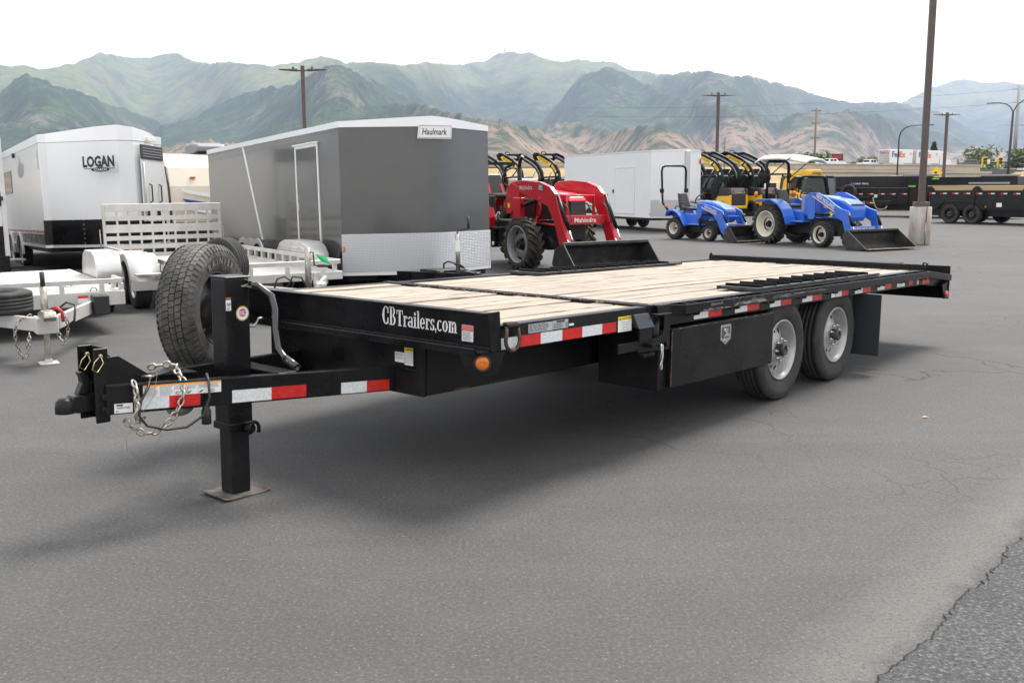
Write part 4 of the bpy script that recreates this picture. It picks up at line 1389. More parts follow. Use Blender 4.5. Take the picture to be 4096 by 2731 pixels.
# wheels
GREASE_SHADE = mat('greasy_shaded_hub', (.03, .027, .022), .5, .3, col2=(.07, .06, .045), scale=20)  # hub grease; its dark tone also paints shade on the barrel behind rim holes
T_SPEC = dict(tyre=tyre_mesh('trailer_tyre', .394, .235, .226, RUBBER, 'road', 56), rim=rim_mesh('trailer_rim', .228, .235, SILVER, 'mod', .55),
              hub=hub_mesh('trailer_hub', .228, .235, .052, -.132, .02, GREASE_SHADE), lug_nuts=nuts_mesh('trailer_nuts', .083, 8, -.082, .011, .022))
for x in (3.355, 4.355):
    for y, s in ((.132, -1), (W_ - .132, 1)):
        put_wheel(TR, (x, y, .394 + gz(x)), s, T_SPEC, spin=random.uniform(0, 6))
P_('axle', MB().cyl((3.303, .15, .40), (3.303, W_ - .15, .40), .05, 12), BLACK_OLD, 0)
P_('axle', MB().cyl((4.301, .15, .42), (4.301, W_ - .15, .42), .05, 12), BLACK_OLD, 0)
for y in (.42, W_ - .46):
    P_('leaf_springs', MB().bar((2.85, y, .46), (3.30, y, .37), .05, .03).bar((3.30, y, .37), (3.78, y, .47), .05, .03).bar((3.82, y, .48), (4.30, y, .39), .05, .03).bar((4.30, y, .39), (4.78, y, .49), .05, .03), BLACK_OLD, 0)
for y0, y1 in ((-.155, .10), (W_ - .10, W_ + .15)):
    P_('mud_flap', MB().box(4.845, 4.855, y0, y1, .195, .735), mat('flap_rubber', (.020, .023, .028), .6), .001)

# rear: dovetail deck, stop bar and end plate
P_('dovetail_deck', MB().hexa([(XR, .06, .79), (6.90, .06, .715), (6.90, W_ - .06, .715), (XR, W_ - .06, .79), (XR, .06, ZD - .006), (6.90, .06, .795), (6.90, W_ - .06, .795), (XR, W_ - .06, ZD - .006)]), BLACK_OLD, .002)
b = MB()
for y in np.arange(.12, W_ - .1, .09):
    b.bar((6.48, y, .858), (6.86, y, .806), .02, .016)
P_('dovetail_ribs', b, BLACK_OLD, 0)
P_('rear_edge', MB().box(XR - .03, XR - .002, .07, W_ - .07, .80, ZD + .006), BLACK, .003)
P_('rear_bar', MB().box(6.375, 6.425, .015, W_ - .015, .872, .925).box(6.375, 6.425, .0, W_ / 2 + .1, .86, .872), BLACK, .008, seg=2)
P_('rear_bar_angle', MB().box(6.427, 6.60, .3, W_ - .1, .918, .926), BLACK_OLD, .002)
for y in (.008, W_ - .008):
    P_('bar_staple', MB().tube([(6.40, y, .85), (6.40, y - .012, .935), (6.40, y + .02 * (1 if y < 1 else -1), .942), (6.40, y + .03 * (1 if y < 1 else -1), .925)], .010, 8), BLACK_OLD, 0)
P_('end_plate', MB().box(6.925, 6.945, -.06, W_ + .06, .555, .80).box(6.925, 6.945, -.06, .55, .80, .893), BLACK, .003)
P_('end_gusset', MB().prism([(6.75, .70), (6.925, .74), (6.925, .558), (6.84, .558)], -.05, -.04), BLACK, .001)
P_('tail_light', MB().lathe([(.035, .0), (.033, -.014), (.0001, -.018)], 18, Matrix.Translation((6.88, -.051, .605))), REDLENS, 0)
P_('rear_hook', MB().box(6.945, 6.965, -.05, -.02, .79, .845), BLACK, .002)

# traction plates lying along both edges of the tilting deck
for ya, yb_ in ((.015, .345), (W_ - .37, W_ - .04)):
    tp_ = P_('traction_plate', MB().box(2.90, 5.22, ya, yb_, ZD + .006, ZD + .012).box(2.90, 5.22, ya, ya + .03, ZD + .012, ZD + .026).box(2.90, 5.22, yb_ - .03, yb_, ZD + .012, ZD + .026).box(2.872, 2.90, ya - .002, yb_ + .002, ZD + .003, ZD + .028), mat('gunmetal_plate', (.022, .023, .025), .34, .3, col2=(.05, .05, .052), scale=12), .002)
    for i in range(10):
        x = 2.985 + i * .221
        P_('cleat', MB().box(x - .018, x + .018, ya + .015, yb_ - .015, ZD + .012, ZD + .018).box(x - .004, x + .004, ya + .012, yb_ - .012, ZD + .018, ZD + .044), BLACK, .001, tp_)

# ------------------------------------------------------------------ helpers for parked machines: local x = heading, y = left, z = up
def frame(o, hd, pitch=0.0, roll=0.0):
    """heading hd in degrees clockwise from +Y; pitch nose-up"""
    return Matrix.Translation(o) @ Matrix.Rotation(R(90 - hd), 4, 'Z') @ Matrix.Rotation(R(-pitch), 4, 'Y') @ Matrix.Rotation(R(roll), 4, 'X')


def part(name, b, m_, parent, bevel=0.0, seg=1):
    return b.build(name, m_, parent, bevel, seg)


GREYP = mat('charcoal_trailer_skin', (0.070, 0.070, 0.067), 0.24, 0.2, col2=(0.056, 0.057, 0.057), scale=.8, coat=.45, bump=.06, bscale=1.1)
WHITEP = mat('white_trailer_skin', (0.72, 0.73, 0.74), 0.22, col2=(0.69, 0.70, 0.71), scale=.8, coat=.4, bump=.012, bscale=1.5)
TRIM = mat('bright_trim', (0.74, 0.74, 0.75), 0.32, 0.3)
m, N, L, B_, nd, noise, rng, mixc, mth = node_mat('diamond_plate')
tcn = nd('ShaderNodeTexCoord')
sp_ = nd('ShaderNodeSeparateXYZ')
L.new(tcn.outputs['Object'], sp_.inputs[0])
u_ = mth('ADD', mth('MULTIPLY', sp_.outputs[0], .7), sp_.outputs[1])
a_ = mth('SINE', mth('MULTIPLY', mth('ADD', u_, sp_.outputs[2]), 130.0))
b_ = mth('SINE', mth('MULTIPLY', mth('SUBTRACT', u_, sp_.outputs[2]), 130.0))
ht = rng(mth('MULTIPLY', a_, b_), .1, .6)
B_.inputs['Metallic'].default_value = .75
B_.inputs['Roughness'].default_value = .34
L.new(mixc(ht, (0.50, 0.51, 0.53), (0.66, 0.67, 0.69)), B_.inputs['Base Color'])
bp = nd('ShaderNodeBump')
bp.inputs['Strength'].default_value = .9
bp.inputs['Distance'].default_value = .006
L.new(ht, bp.inputs['Height'])
L.new(bp.outputs[0], B_.inputs['Normal'])
DIAM = m
FAR_SPEC = dict(tyre=tyre_mesh('cargo_tyre', .355, .20, .20, RUBBER, 'bald', 28), rim=rim_mesh('cargo_rim', .2, .2, SILVER, 'plain'))
ALU_SPEC = dict(tyre=tyre_mesh('alloy_tyre', .345, .205, .20, RUBBER, 'road', 36), rim=rim_mesh('alloy_rim', .2, .205, mat('machined_alloy', (.5, .5, .5), .3, .6), 'spoke'))


def enclosed(name, label, M, Lr, W, z0, z1, nose, skin, crown=.08, skew=0.0, sharp=None, trim=.09, guard=None, guard_m=None, group=None):
    """box trailer with a V nose; near front corner at the origin, body runs to x=-Lr, y 0..W"""
    t = thing(name, label, 'trailer', M=M, group=group)
    n = 7

    def outline(off=0.0):
        pts = [(-Lr - off, -off), (0, -off)]
        # rounded nose
        if sharp:
            e_ = sharp
            for w in (-.98, -.45, -.36, -.28, -.21, -.15, -.10, -.05, 0, .05, .10, .15, .21, .28, .36, .45, .98):
                f_ = 1 - (math.sqrt(w * w + e_) - math.sqrt(e_)) / (math.sqrt(1 + e_) - math.sqrt(e_))
                pts.append((nose * f_ + off, W / 2 + w * (W / 2)))
        for i in range(0 if sharp else n + 1):
            s = i / n
            w = -1 + 2 * s
            pts.append((nose * (1 - abs(w) ** 1.35) + off, W / 2 + w * (W / 2 - .12) + skew * (1 - w * w)))
        pts += [(0, W + off), (-Lr - off, W + off)]
        return pts
    o1 = outline()
    part('wall', MB().prism(o1, z0, z1 - trim, 'z'), skin, t, .012, 2)
    o2 = outline(.012)
    b = MB()
    k = len(o2)
    zt = lambda x, y: z1 + crown * max(0, 1 - abs(y - W / 2) / (W / 2)) * (1 if x > -.2 else .5)
    b.add([(x, y, z1 - trim) for x, y in o2] + [(x, y, zt(x, y)) for x, y in o2], [tuple(reversed(range(k)))] + [(i, (i + 1) % k, k + (i + 1) % k, k + i) for i in range(k)])
    part('roof_trim', b, TRIM, t, .006)
    o3 = outline(-.01)
    part('roof', MB().add([(x, y, zt(x, y) + .004) for x, y in o3] + [(-Lr / 2, W / 2, z1 + crown * .7)], [(i, (i + 1) % k, k) for i in range(k)]), WHITEP, t)
    part('underbody', MB().box(-Lr + .05, -.02, .08, W - .08, z0 - .10, z0 + .002), BLACK_OLD, t)
    o4 = outline(.010)
    part('bottom_trim', MB().prism(o4, z0 - .012, z0 + .045, 'z'), TRIM, t)
    if guard:
        og = outline(.016)[1:-1]
        b = MB()
        kk = len(og)
        b.add([(x, y, guard[0]) for x, y in og] + [(x, y, guard[1]) for x, y in og], [(i, i + 1, kk + i + 1, kk + i) for i in range(kk - 1)])
        part('stone_guard', b, guard_m, t)
    return t, o1


def door(t, x0, x1, z0, z1, y, m_frame, m_leaf, s=-1, fr=.045):
    """side door in the plane y, outward s"""
    d = part('door', MB().box(x0 + fr, x1 - fr, min(y, y + s * .012), max(y, y + s * .012), z0 + fr, z1 - fr), m_leaf, t, .003)
    b = MB()
    for a, c_, e, f in ((x0, x0 + fr, z0, z1), (x1 - fr, x1, z0, z1), (x0 + fr, x1 - fr, z0, z0 + fr), (x0 + fr, x1 - fr, z1 - fr, z1)):
        b.box(a, c_, min(y, y + s * .022), max(y, y + s * .022), e, f)
    part('door_frame', b, m_frame, d, .003)
    return d


def tandem(t, xs, y, r, s, spec, inset=.03):
    for x in xs:
        put_wheel(t, (x, y - s * (inset + .1), r), s, spec)


def fender_tandem(name, t, x0, x1, y0, y1, zc, r, m_, th=.012, skirt=.0):
    """double-arched fender: arch strip seen from the side plus top skin; y0 outer edge"""
    xm = (x0 + x1) / 2
    pts = []
    for i in range(9):
        a = pi - i / 8 * pi * .62
        pts.append((x0 + r + r * math.cos(a), zc + r * math.sin(a)))
    pts.append((xm, zc + r * .98))
    pts += [(2 * xm - x, z) for x, z in pts[-2::-1]]
    b = MB()
    k = len(pts)
    vs = [(x, y0, z) for x, z in pts] + [(x, y1, z) for x, z in pts] + [(x, y0, z - th) for x, z in pts] + [(x, y1, z - th) for x, z in pts]
    fs = []
    for i in range(k - 1):
        fs += [(i, i + 1, k + i + 1, k + i), (2 * k + i, 3 * k + i, 3 * k + i + 1, 2 * k + i + 1), (i, 2 * k + i, 2 * k + i + 1, i + 1), (k + i, k + i + 1, 3 * k + i + 1, 3 * k + i)]
    b.add(vs, fs, smooth=True)
    # outer skirt with two wheel arches
    k2 = 10
    outl, inn = [], []
    top = [(x, z) for x, z in pts]
    arch = []
    for c_ in (x0 + r, x1 - r):
        for i in range(k2 + 1):
            a = pi - pi * i / k2
            arch.append((c_ + r * .80 * math.cos(a), zc - .02 + r * .82 * math.sin(a)))
    poly = top + arch[::-1]
    b.add([(x, y0, z) for x, z in poly], [tuple(range(len(poly)))])
    return part(name, b, m_, t)


# ---- charcoal cargo trailer
G, o1 = enclosed('cargo_trailer', 'dark grey enclosed cargo trailer with silver V-nose stone guard beside the red tractor', frame((-2.48, 14.6, 0), 149, 1.28), 7.5, 2.5, .36, 2.59, .55, GREYP, crown=.07, sharp=.05,
                 guard=(.40, .96), guard_m=DIAM)
d = door(G, -1.92, -.86, .52, 2.335, 0, TRIM, GREYP)
part('door_hood', MB().box(-1.97, -.82, -.045, .0, 2.335, 2.36), TRIM, d, .004)
part('door_handle', MB().box(-1.86, -1.80, -.03, -.012, 1.28, 1.42), CHROME, d, .005)
part('slant_trim', MB().add([(-4.94, -.004, 2.50), (-4.84, -.004, 2.50), (-3.90, -.004, .80), (-3.99, -.004, .80), (-4.94, .0, 2.50), (-4.84, .0, 2.50), (-3.90, .0, .80), (-3.99, .0, .80)], [(0, 1, 2, 3), (0, 4, 5, 1), (1, 5, 6, 2), (2, 6, 7, 3), (3, 7, 4, 0)]), TRIM, G)
fender_tandem('fender', G, -5.62, -3.86, -.02, .02, .42, .40, ALU2)
part('wheel_well', MB().prism([(-5.55, .30), (-5.5, .66), (-5.3, .76), (-4.2, .76), (-3.98, .66), (-3.93, .30)], -.004, .0), BLACK_OLD, G)
tandem(G, (-5.18, -4.30), 0, .34, -1, FAR_SPEC, -.01)
part('marker_lens', MB().box(.0, .05, -.012, .0, .70, .78), AMBER, G, .004)
part('receptacle', MB().cyl((-.10, .0, .66), (-.10, -.04, .66), .045, 12), BLACK_PL, G)
part('side_sticker', MB().box(-7.35, -7.15, -.003, 0, .75, .87), WHITE, G)
# sign on the nose
a0, a1 = Vector((.445, .98, 0)), Vector((.56, 1.50, 0))
Bs = basis((.545, 1.00, 2.33), (.06, .50, 0), up) @ Matrix.Diagonal((.88, .88, 1, 1))
sg = part('name_plate', MB().add([(0, 0, .012), (.60, .0, .012), (.62, .23, .012), (.03, .23, .012), (0, 0, .0), (.60, .0, .0), (.62, .23, .0), (.03, .23, .0)], [(0, 1, 2, 3), (0, 4, 5, 1), (1, 5, 6, 2), (2, 6, 7, 3), (3, 7, 4, 0)], Bs), WHITE, G)
part('plate_border', MB().tube([(.022, .018, .0135), (.582, .018, .0135), (.598, .212, .0135), (.048, .212, .0135)], .0045, 4, True, M=Bs), INKG, sg)
letters('lettering', 'Haulmark', INK, sg, Bs, .44, .105, .085, .062, .0145, .012, .18)
# A-frame tongue, jack and chain
for s in (-1, 1):
    part('tongue_beam', MB().bar((-.2, 1.25 + s * .75, .34), (1.62, 1.25 + s * .05, .34), .06, .13), BLACK, G, .004)
part('tongue_box', MB().box(.42, 1.05, 1.0, 1.5, .285, .43), BLACK, G, .01)
part('coupler', MB().box(1.45, 1.80, 1.17, 1.33, .33, .43).lathe([(.0001, 0), (.05, .01), (.06, .05), (.06, .08)], 14, Matrix.Translation((1.80, 1.25, .43)) @ Matrix.Rotation(-pi / 2, 4, 'X')), BLACK, G, .006)
part('tongue_jack', MB().cyl((1.25, 1.25, .40), (1.25, 1.25, .95), .032, 12).cyl((1.25, 1.25, .02), (1.25, 1.25, .40), .026, 10).cyl((1.25, 1.25, .0), (1.25, 1.25, .03), .08, 14), ZINC, G)
part('jack_label', MB().lathe([(.0335, .0), (.0335, .16)], 12, Matrix.Translation((1.25, 1.25, .70)) @ Matrix.Rotation(pi / 2, 4, 'X')), WHITE, G)
part('jack_crank', MB().tube([(1.25, 1.25, .95), (1.25, 1.25, 1.0), (1.25, 1.40, 1.02), (1.28, 1.42, 1.03)], .010, 6).cyl((1.28, 1.42, 1.02), (1.27, 1.42, 1.20), .02, 10), BLACK_PL, G)
chain('safety_chain', [(1.1, 1.08, .44), (1.1, 1.02, .30), (1.15, 1.0, .15), (1.3, 1.02, .10), (1.45, 1.1, .2), (1.5, 1.18, .32)], G, CHAIN, .07, .009, .022)
part('wiring_harness', MB().tube([(.9, 1.2, .45), (1.0, 1.15, .52), (1.2, 1.12, .56), (1.4, 1.2, .52), (1.35, 1.3, .47), (1.1, 1.28, .50)], .012, 6), BLACK_PL, G)

# ---- white snowmobile-type trailer with black lower nose
Lg, o1 = enclosed('coach_trailer', 'white enclosed trailer with black lower nose panel and double front door beside the aluminium trailers', frame((-8.69, 18.5, 0), 147, 1.6), 8.0, 2.2, .56, 2.63, 1.12, WHITEP, crown=.14, skew=.22, trim=.15,
                  guard=(.60, 1.06), guard_m=BLACK)
part('lower_side_panel', MB().box(-8.0, .0, -.006, .0, .60, .80), BLACK, Lg)
b = MB()
for i in range(14):
    b.box(-i * .42 - .30, -i * .42 - .12, -.0085, -.0060, .82, .865)
part('reflective_strip', b, TAPE_R, Lg)
part('bright_strip', MB().box(-8.0, 0, -.008, -.0, .875, .89), TRIM, Lg)
part('window', MB().box(-5.6, -4.3, -.012, 0, 1.66, 2.16), GLASS, Lg, .05, 3)
part('door_hinge', MB().box(-.22, -.16, -.03, 0, 2.02, 2.36), ALU2, Lg, .004)
part('eagle_decal', MB().add([(-3.2, -.002, 2.16), (-2.95, -.002, 2.20), (-2.75, -.002, 2.42), (-2.6, -.002, 2.2), (-2.2, -.002, 2.22), (-2.3, -.002, 1.98), (-2.8, -.002, 1.94), (-3.15, -.002, 2.0)], [tuple(range(8))]), INKG, Lg)
part('vent', MB().cyl((-3.5, 0, 2.44), (-3.5, -.05, 2.44), .05, 10), BLACK_PL, Lg)
tandem(Lg, (-5.1, -3.6), 0, .36, -1, FAR_SPEC, -.02)
for x in (-5.1, -3.6):
    b = MB()
    for i in range(13):
        a0, a1 = pi * i / 13, pi * (i + 1) / 13
        b.add([(x + r * math.cos(a), yy, .36 + r * math.sin(a)) for a in (a0, a1) for r in (.40, .47) for yy in (-.05, .0)], [(0, 4, 6, 2), (0, 1, 5, 4), (2, 6, 7, 3), (1, 3, 7, 5)])
    part('wheel_arch', b, ALU2, Lg)
# nose: vents, doors, handles on the right nose panel
p0, p1 = Vector((1.05, 1.47, 0)), Vector((.05, 2.16, 0))
eu = (p1 - p0).normalized()
Bd = basis((1.06, 1.48, .0), eu, up)
LW = (p1 - p0).length
dr = part('front_door', MB().box(.10, LW - .08, 1.0, 2.30, .035, .055, Bd), WHITEP, Lg, .006)
part('vent_panel', MB().box(.08, LW - .06, 2.16, 2.42, .05, .07, Bd), BLACK_PL, dr, .004)
b = MB()
for i in range(4):
    b.box(.14, LW - .12, 2.20 + i * .05, 2.215 + i * .05, .07, .08, Bd)
part('vent_louvres', b, INKG, dr)
for i in range(2):
    u = .42 + i * .46
    part('grab_handle', MB().tube([Bd @ Vector((u, 1.36, .055)), Bd @ Vector((u, 1.38, .10)), Bd @ Vector((u, 1.68, .10)), Bd @ Vector((u, 1.70, .055))], .014, 6), BLACK_PL, dr)
    part('door_latch', MB().box(u - .16, u - .10, 1.08, 1.28, .055, .10, Bd), BLACK_PL, dr, .005)
part('lock_rod', MB().cyl(Bd @ Vector((.16, 1.0, .075)), Bd @ Vector((.16, 2.1, .075)), .014, 8), ALU2, dr)
part('nose_light', MB().box(.45, .85, 2.50, 2.58, .04, .07, Bd), mat('pale_lens', (.65, .63, .58), .3), Lg, .006)
# logo on the left nose panel near the tip
q0, q1 = Vector((.10, .10, 0)), Vector((1.08, 1.10, 0))
eu2 = (q1 - q0).normalized()
Bl2 = basis((.78, .68, 1.90), eu2, up) @ Matrix.Translation((0, 0, .10))
lg = letters('logo_lettering', 'LOGAN', INK, Lg, Bl2, .64, .21, -.02, .09, 0, .05)
MB().box(-.0, .62, .060, .082, -.004, 0, Bl2).build('logo_bar', INKG, lg)
MB().add([(.33 + .19 * math.cos(2 * pi * i / 24), .052 + .042 * math.sin(2 * pi * i / 24), .003) for i in range(24)], [tuple(range(24))], Bl2).build('logo_oval', INK, lg)
letters('lettering', 'COACH', WHITE, lg, Bl2, .25, .045, .205, .03, .006, .01)
b = MB()
for i in range(22):
    b.cyl(Bl2 @ Vector((-.10, .35 - i * .085, -.02)), Bl2 @ Vector((-.10, .35 - i * .085, -.008)), .006, 6)
part('rivet_row', b, TRIM, Lg)
part('entry_step', MB().box(-3.2, -2.6, -.45, -.05, .24, .27), ALU2, Lg)
tag(MB().box(-.7, .5, -.06, .06, 0, .10, frame((-8.6, 18.9, 0), 60)).build('timber_block', mat('raw_timber', (.36, .24, .13), .8, col2=(.25, .16, .09), scale=10), None, .008), 'short brown timber block lying on the asphalt under the white coach trailer', 'timber')

# ---- neighbour at the left edge, only its rear corner shows
Nb, o1 = enclosed('toy_hauler', 'white trailer corner with black lower wall cut off by the picture edge', frame((-8.05, 15.6, 0), 147, .8), 6.5, 2.4, .50, 2.55, .02, WHITEP)
Nb.location = Vector((-10.61, 15.59, 0))
part('lower_panel', MB().box(-6.5, 0.025, -.01, 2.41, .51, 1.02), BLACK, Nb)
part('corner_post', MB().box(.0, .045, 2.35, 2.425, .5, 2.5), ALU2, Nb, .005)
part('rear_latch', MB().box(.02, .09, 2.28, 2.38, 1.45, 1.52).cyl((.07, 2.33, 1.36), (.07, 2.33, 1.6), .02, 8), BLACK_PL, Nb)
part('hinge_post', MB().box(-.05, .06, 2.16, 2.41, .10, .52), BLACK, Nb, .01)

# ---- cream travel trailer between the two
CREAM = mat('cream_fibreglass', (0.66, 0.60, 0.50), .3, col2=(.62, .56, .46), scale=1.2, coat=.3)
RV = thing('travel_trailer', 'cream travel trailer front with a grey rooftop air conditioner seen between two cargo trailers', 'camper', M=frame((-8.0, 23.2, 0), 149, 1.0) @ Matrix.Diagonal((1, 1, .86, 1)))
prof = [(-6, .5), (.05, .5), (.28, .75), (.34, 1.3), (.25, 1.95), (.06, 2.45), (-.25, 2.78), (-.8, 2.86), (-6, 2.86)]
part('body', MB().prism(prof, 0, 2.5, 'y'), CREAM, RV, .03, 2)
part('lower_front', MB().box(-.1, .345, .02, 2.48, .45, .98), BLACK_PL, RV, .02)
part('side_moulding', MB().tube([(.07, -.012, .6), (.30, -.012, .8), (.352, -.012, 1.3), (.262, -.012, 1.95), (.06, -.012, 2.47)], .025, 6), INK, RV)
part('ribbed_side', MB().box(-5.9, -.1, -.008, 0, .6, 2.4), WHITEP, RV)
for i, (z, h_) in enumerate(((1.75, .10), (1.50, .16), (1.30, .08))):
    Bz = basis((.345, .25, z), (0, 1, 0), (-.1, 0, 1))
    MB().add([(0, .12, .012), (.5, .02, .012), (1.3, -.16, .012), (1.5, -.22, .012), (.6, -.10, .012), (.1, .02, .012)], [tuple(range(6))], Bz).build('swoosh_stripe', BLUE_D if i == 1 else WHITE, RV)
Bz = basis((.335, 1.35, 1.30), (0, 1, 0), (-.06, 0, 1))
sh = MB().add([(0, .62, .02), (.35, .68, .02), (.7, .62, .02), (.66, .25, .02), (.35, -.02, .02), (.04, .25, .02)], [tuple(range(6))], Bz).build('shield_emblem', mat('slate_blue_print', (.10, .13, .25), .4), RV)
MB().add([(.05, .57, .024), (.35, .63, .024), (.65, .57, .024), (.61, .27, .024), (.35, .05, .024), (.09, .27, .024)], [tuple(range(6))], Bz).build('shield_field', mat('pale_blue_print', (.45, .47, .58), .4), sh)
letters('lettering', 'W', BLUE_D, sh, Bz, .30, .26, .20, .24, .03, .04)
part('clearance_light', MB().box(.17, .22, .5, .62, 2.16, 2.20), AMBER, RV)
AC = part('air_conditioner', MB().prism([(-1.9, 2.90), (-1.0, 2.90), (-.72, 2.95), (-.66, 3.05), (-.75, 3.15), (-1.2, 3.20), (-1.9, 3.16)], .9, 1.6, 'y'), mat('grey_plastic', (.16, .17, .18), .35), RV, .06, 3)
part('unit_base', MB().box(-1.85, -.85, .98, 1.52, 2.845, 2.905), BLACK_PL, AC)
part('roof_hatch', MB().box(-.5, .0, 1.2, 1.8, 2.80, 2.90), BLACK_PL, RV, .03)

# ------------------------------------------------------------------ aluminium utility trailers
def open_rail(t, p, q, zt, h, n, sec=(.035, .07)):
    """rail with short posts, each post a part"""
    p, q = Vector(p), Vector(q)
    r_ = part('rail', MB().bar(p + Vector((0, 0, zt)), q + Vector((0, 0, zt)), *sec), ALU, t, .004)
    for i in range(n):
        c_ = p.lerp(q, (i + .5) / n if n > 2 else i / (n - 1))
        part('rail_post', MB().box(c_.x - .03, c_.x + .03, c_.y - .025, c_.y + .025, zt - h, zt - .03), ALU, r_, .003)
    return r_


def single_fender(t, xc, y0, y1, zb, w, h, m_=ALU2):
    pts = [(xc - w, zb), (xc - w * .98, zb + h * .5), (xc - w * .80, zb + h * .85), (xc - w * .5, zb + h), (xc + w * .5, zb + h), (xc + w * .80, zb + h * .85), (xc + w * .98, zb + h * .5), (xc + w, zb)]
    return part('fender', MB().prism(pts, y0, y1, 'y', smooth=True), m_, t, .012, 2)


# B: low deck trailer with the tyre lying on its tongue; origin at the jack
AB = thing('utility_trailer', 'low flat aluminium trailer with a tyre lying on its tongue and chains hanging', 'trailer', M=frame((-4.43, 9.29, 0), 147))
xf, zb_ = -1.80, .33
for i in range(12):
    y = -1.05 + i * .175
    part('deck_plank', MB().box(xf - 3.6, xf, y + .003, y + .172, zb_ + .13, zb_ + .155), ALU, AB, .002)
part('front_sill', MB().box(xf, xf + .05, -1.09, 1.09, zb_, zb_ + .16), ALU, AB, .004)
part('side_sill', MB().box(xf - 3.6, xf, 1.05, 1.09, zb_, zb_ + .16), ALU, AB, .004)
part('side_sill', MB().box(xf - 3.6, xf, -1.09, -1.05, zb_, zb_ + .16), ALU, AB, .004)
open_rail(AB, (xf + .02, -1.06, 0), (xf + .02, 1.06, 0), zb_ + .275, .12, 5, (.04, .055))
open_rail(AB, (xf, 1.06, 0), (xf - .42, 1.06, 0), zb_ + .275, .12, 2, (.04, .055))
for s in (-1, 1):
    part('tongue_beam', MB().bar((xf - .1, s * .95, .385), (.05, s * .05, .385), .05, .13), ALU, AB, .004)
part('tongue_tip', MB().box(-.10, .10, -.10, .10, .30, .46), ALU, AB, .01)
part('coupler', MB().prism([(-.12, .46), (.18, .46), (.30, .44), (.34, .48), (.30, .53), (.1, .53), (-.1, .49)], -.055, .055, 'y'), ZINC, AB, .02, 2)
part('coupler_handle', MB().tube([(-.03, .06, .52), (.02, .10, .54), (.05, .14, .50), (.03, .15, .40)], .016, 8), mat('red_grip', (.5, .03, .02), .4), AB)
part('jack', MB().cyl((0, 0, .40), (0, 0, .74), .033, 14).box(-.024, .024, -.024, .024, .04, .42), ZINC, AB)
part('jack_crank', MB().cyl((0, 0, .74), (0, 0, .88), .022, 12), BLACK_PL, AB)
part('jack_foot', MB().box(-.085, .085, -.085, .085, .0, .018).box(-.03, .03, -.03, .03, .018, .05), ALU, AB, .004)
chain('safety_chain', [(-.15, -.10, .46), (-.10, -.22, .42), (-.10, -.26, .30), (-.15, -.24, .18), (-.16, -.20, .05), (-.15, -.16, .10), (-.14, -.14, .22), (-.20, -.12, .30)], AB, CHAIN, .055, .0065, .018)
chain('safety_chain', [(-.10, .15, .50), (-.05, .19, .42), (-.07, .20, .30), (-.12, .18, .20), (-.10, .15, .16), (-.16, .12, .30)], AB, CHAIN, .055, .0065, .018)
part('battery_box', MB().box(-1.22, -1.02, .62, .78, .31, .52), BLACK_PL, AB, .012)
part('wiring_harness', MB().tube([(-.5, -.15, .50), (-.4, -.30, .56), (-.55, -.45, .70), (-.75, -.45, .72)], .011, 6).tube([(-.1, .12, .50), (-.18, .22, .56), (-.05, .28, .54), (.02, .25, .40), (-.10, .18, .32)], .011, 6), BLACK_PL, AB)
fd = single_fender(AB, xf - 2.15, 1.10, 1.42, zb_ + .10, .50, .40)
part('fender_rivets', MB().box(xf - 2.6, xf - 1.7, 1.095, 1.10, zb_ + .17, zb_ + .18), INKG, fd)
put_wheel(AB, (xf - 2.15, 1.26, .33), 1, ALU_SPEC)
put_wheel(AB, (xf - 2.15, -1.26, .33), -1, ALU_SPEC)
for x, y in ((xf - .10, .78), (xf - .8, .62)):
    part('tie_down_ring', MB().tube([(x, y + .035 * math.cos(a), zb_ + .155 + .045 * math.sin(a)) for a in np.linspace(0, pi, 9)], .008, 6).box(x - .02, x + .02, y - .09, y + .09, zb_ + .155, zb_ + .16), ZINC, AB)
Bf = basis((xf + .051, .58, zb_ + .04), (0, 1, 0), up)
st_ = decal('warning_sticker', WHITE, AB, Bf, .11, .085)
decal('sticker_band', RED_D, st_, Bf, .11, .03, .0016, 0, .055)
part('side_bolt', MB().cyl((xf + .05, .88, zb_ + .04), (xf + .062, .88, zb_ + .04), .016, 10), ZINC, AB)
lay = obj('tyre', tyre_mesh('flat_spare', .345, .22, .19, RUBBER, 'road', 40), None, frame((-4.43, 9.29, 0), 147) @ Matrix.Translation((-.62, -.36, .56)) @ Matrix.Rotation(R(90), 4, 'X'))
tag(lay, 'black road tyre lying flat across the tongue of the low aluminium trailer', 'tyre')

# A: trailer with the tall slatted gate; origin at its front left-hand corner
AA = thing('utility_trailer', 'aluminium trailer with raised slatted ramp gate, tandem fenders and plank deck', 'trailer', M=frame((-2.38, 13.6, 0), 147))
LA, zd_ = 5.3, .48
for i in range(12):
    y = -2.0 + i * .1667
    part('deck_plank', MB().box(-LA, 0, y + .003, y + .164, zd_ - .03, zd_ - .005), ALU, AA, .002)
for y in (-2.03, -.015):
    part('side_sill', MB().box(-LA, 0, y, y + .045, zd_ - .08, zd_ + .03), ALU, AA, .004)
    open_rail(AA, (0, y + .02, 0), (-LA, y + .02, 0), zd_ + .16, .14, 16, (.04, .06))
part('front_sill', MB().box(.0, .05, -2.03, .03, zd_ - .08, zd_ + .03), ALU, AA, .004)
open_rail(AA, (.02, -2.0, 0), (.02, 0, 0), zd_ + .16, .14, 4, (.04, .06))
for s in (-1, 1):
    part('tongue_beam', MB().bar((-.1, -1.0 + s * .85, zd_ - .08), (1.45, -1.0 + s * .05, zd_ - .10), .05, .12), ALU, AA, .004)
part('jack', MB().cyl((1.10, -.88, .40), (1.10, -.88, .92), .038, 14).cyl((1.10, -.88, .05), (1.10, -.88, .40), .028, 10).cyl((1.10, -.88, 0), (1.10, -.88, .03), .09, 14), ZINC, AA)
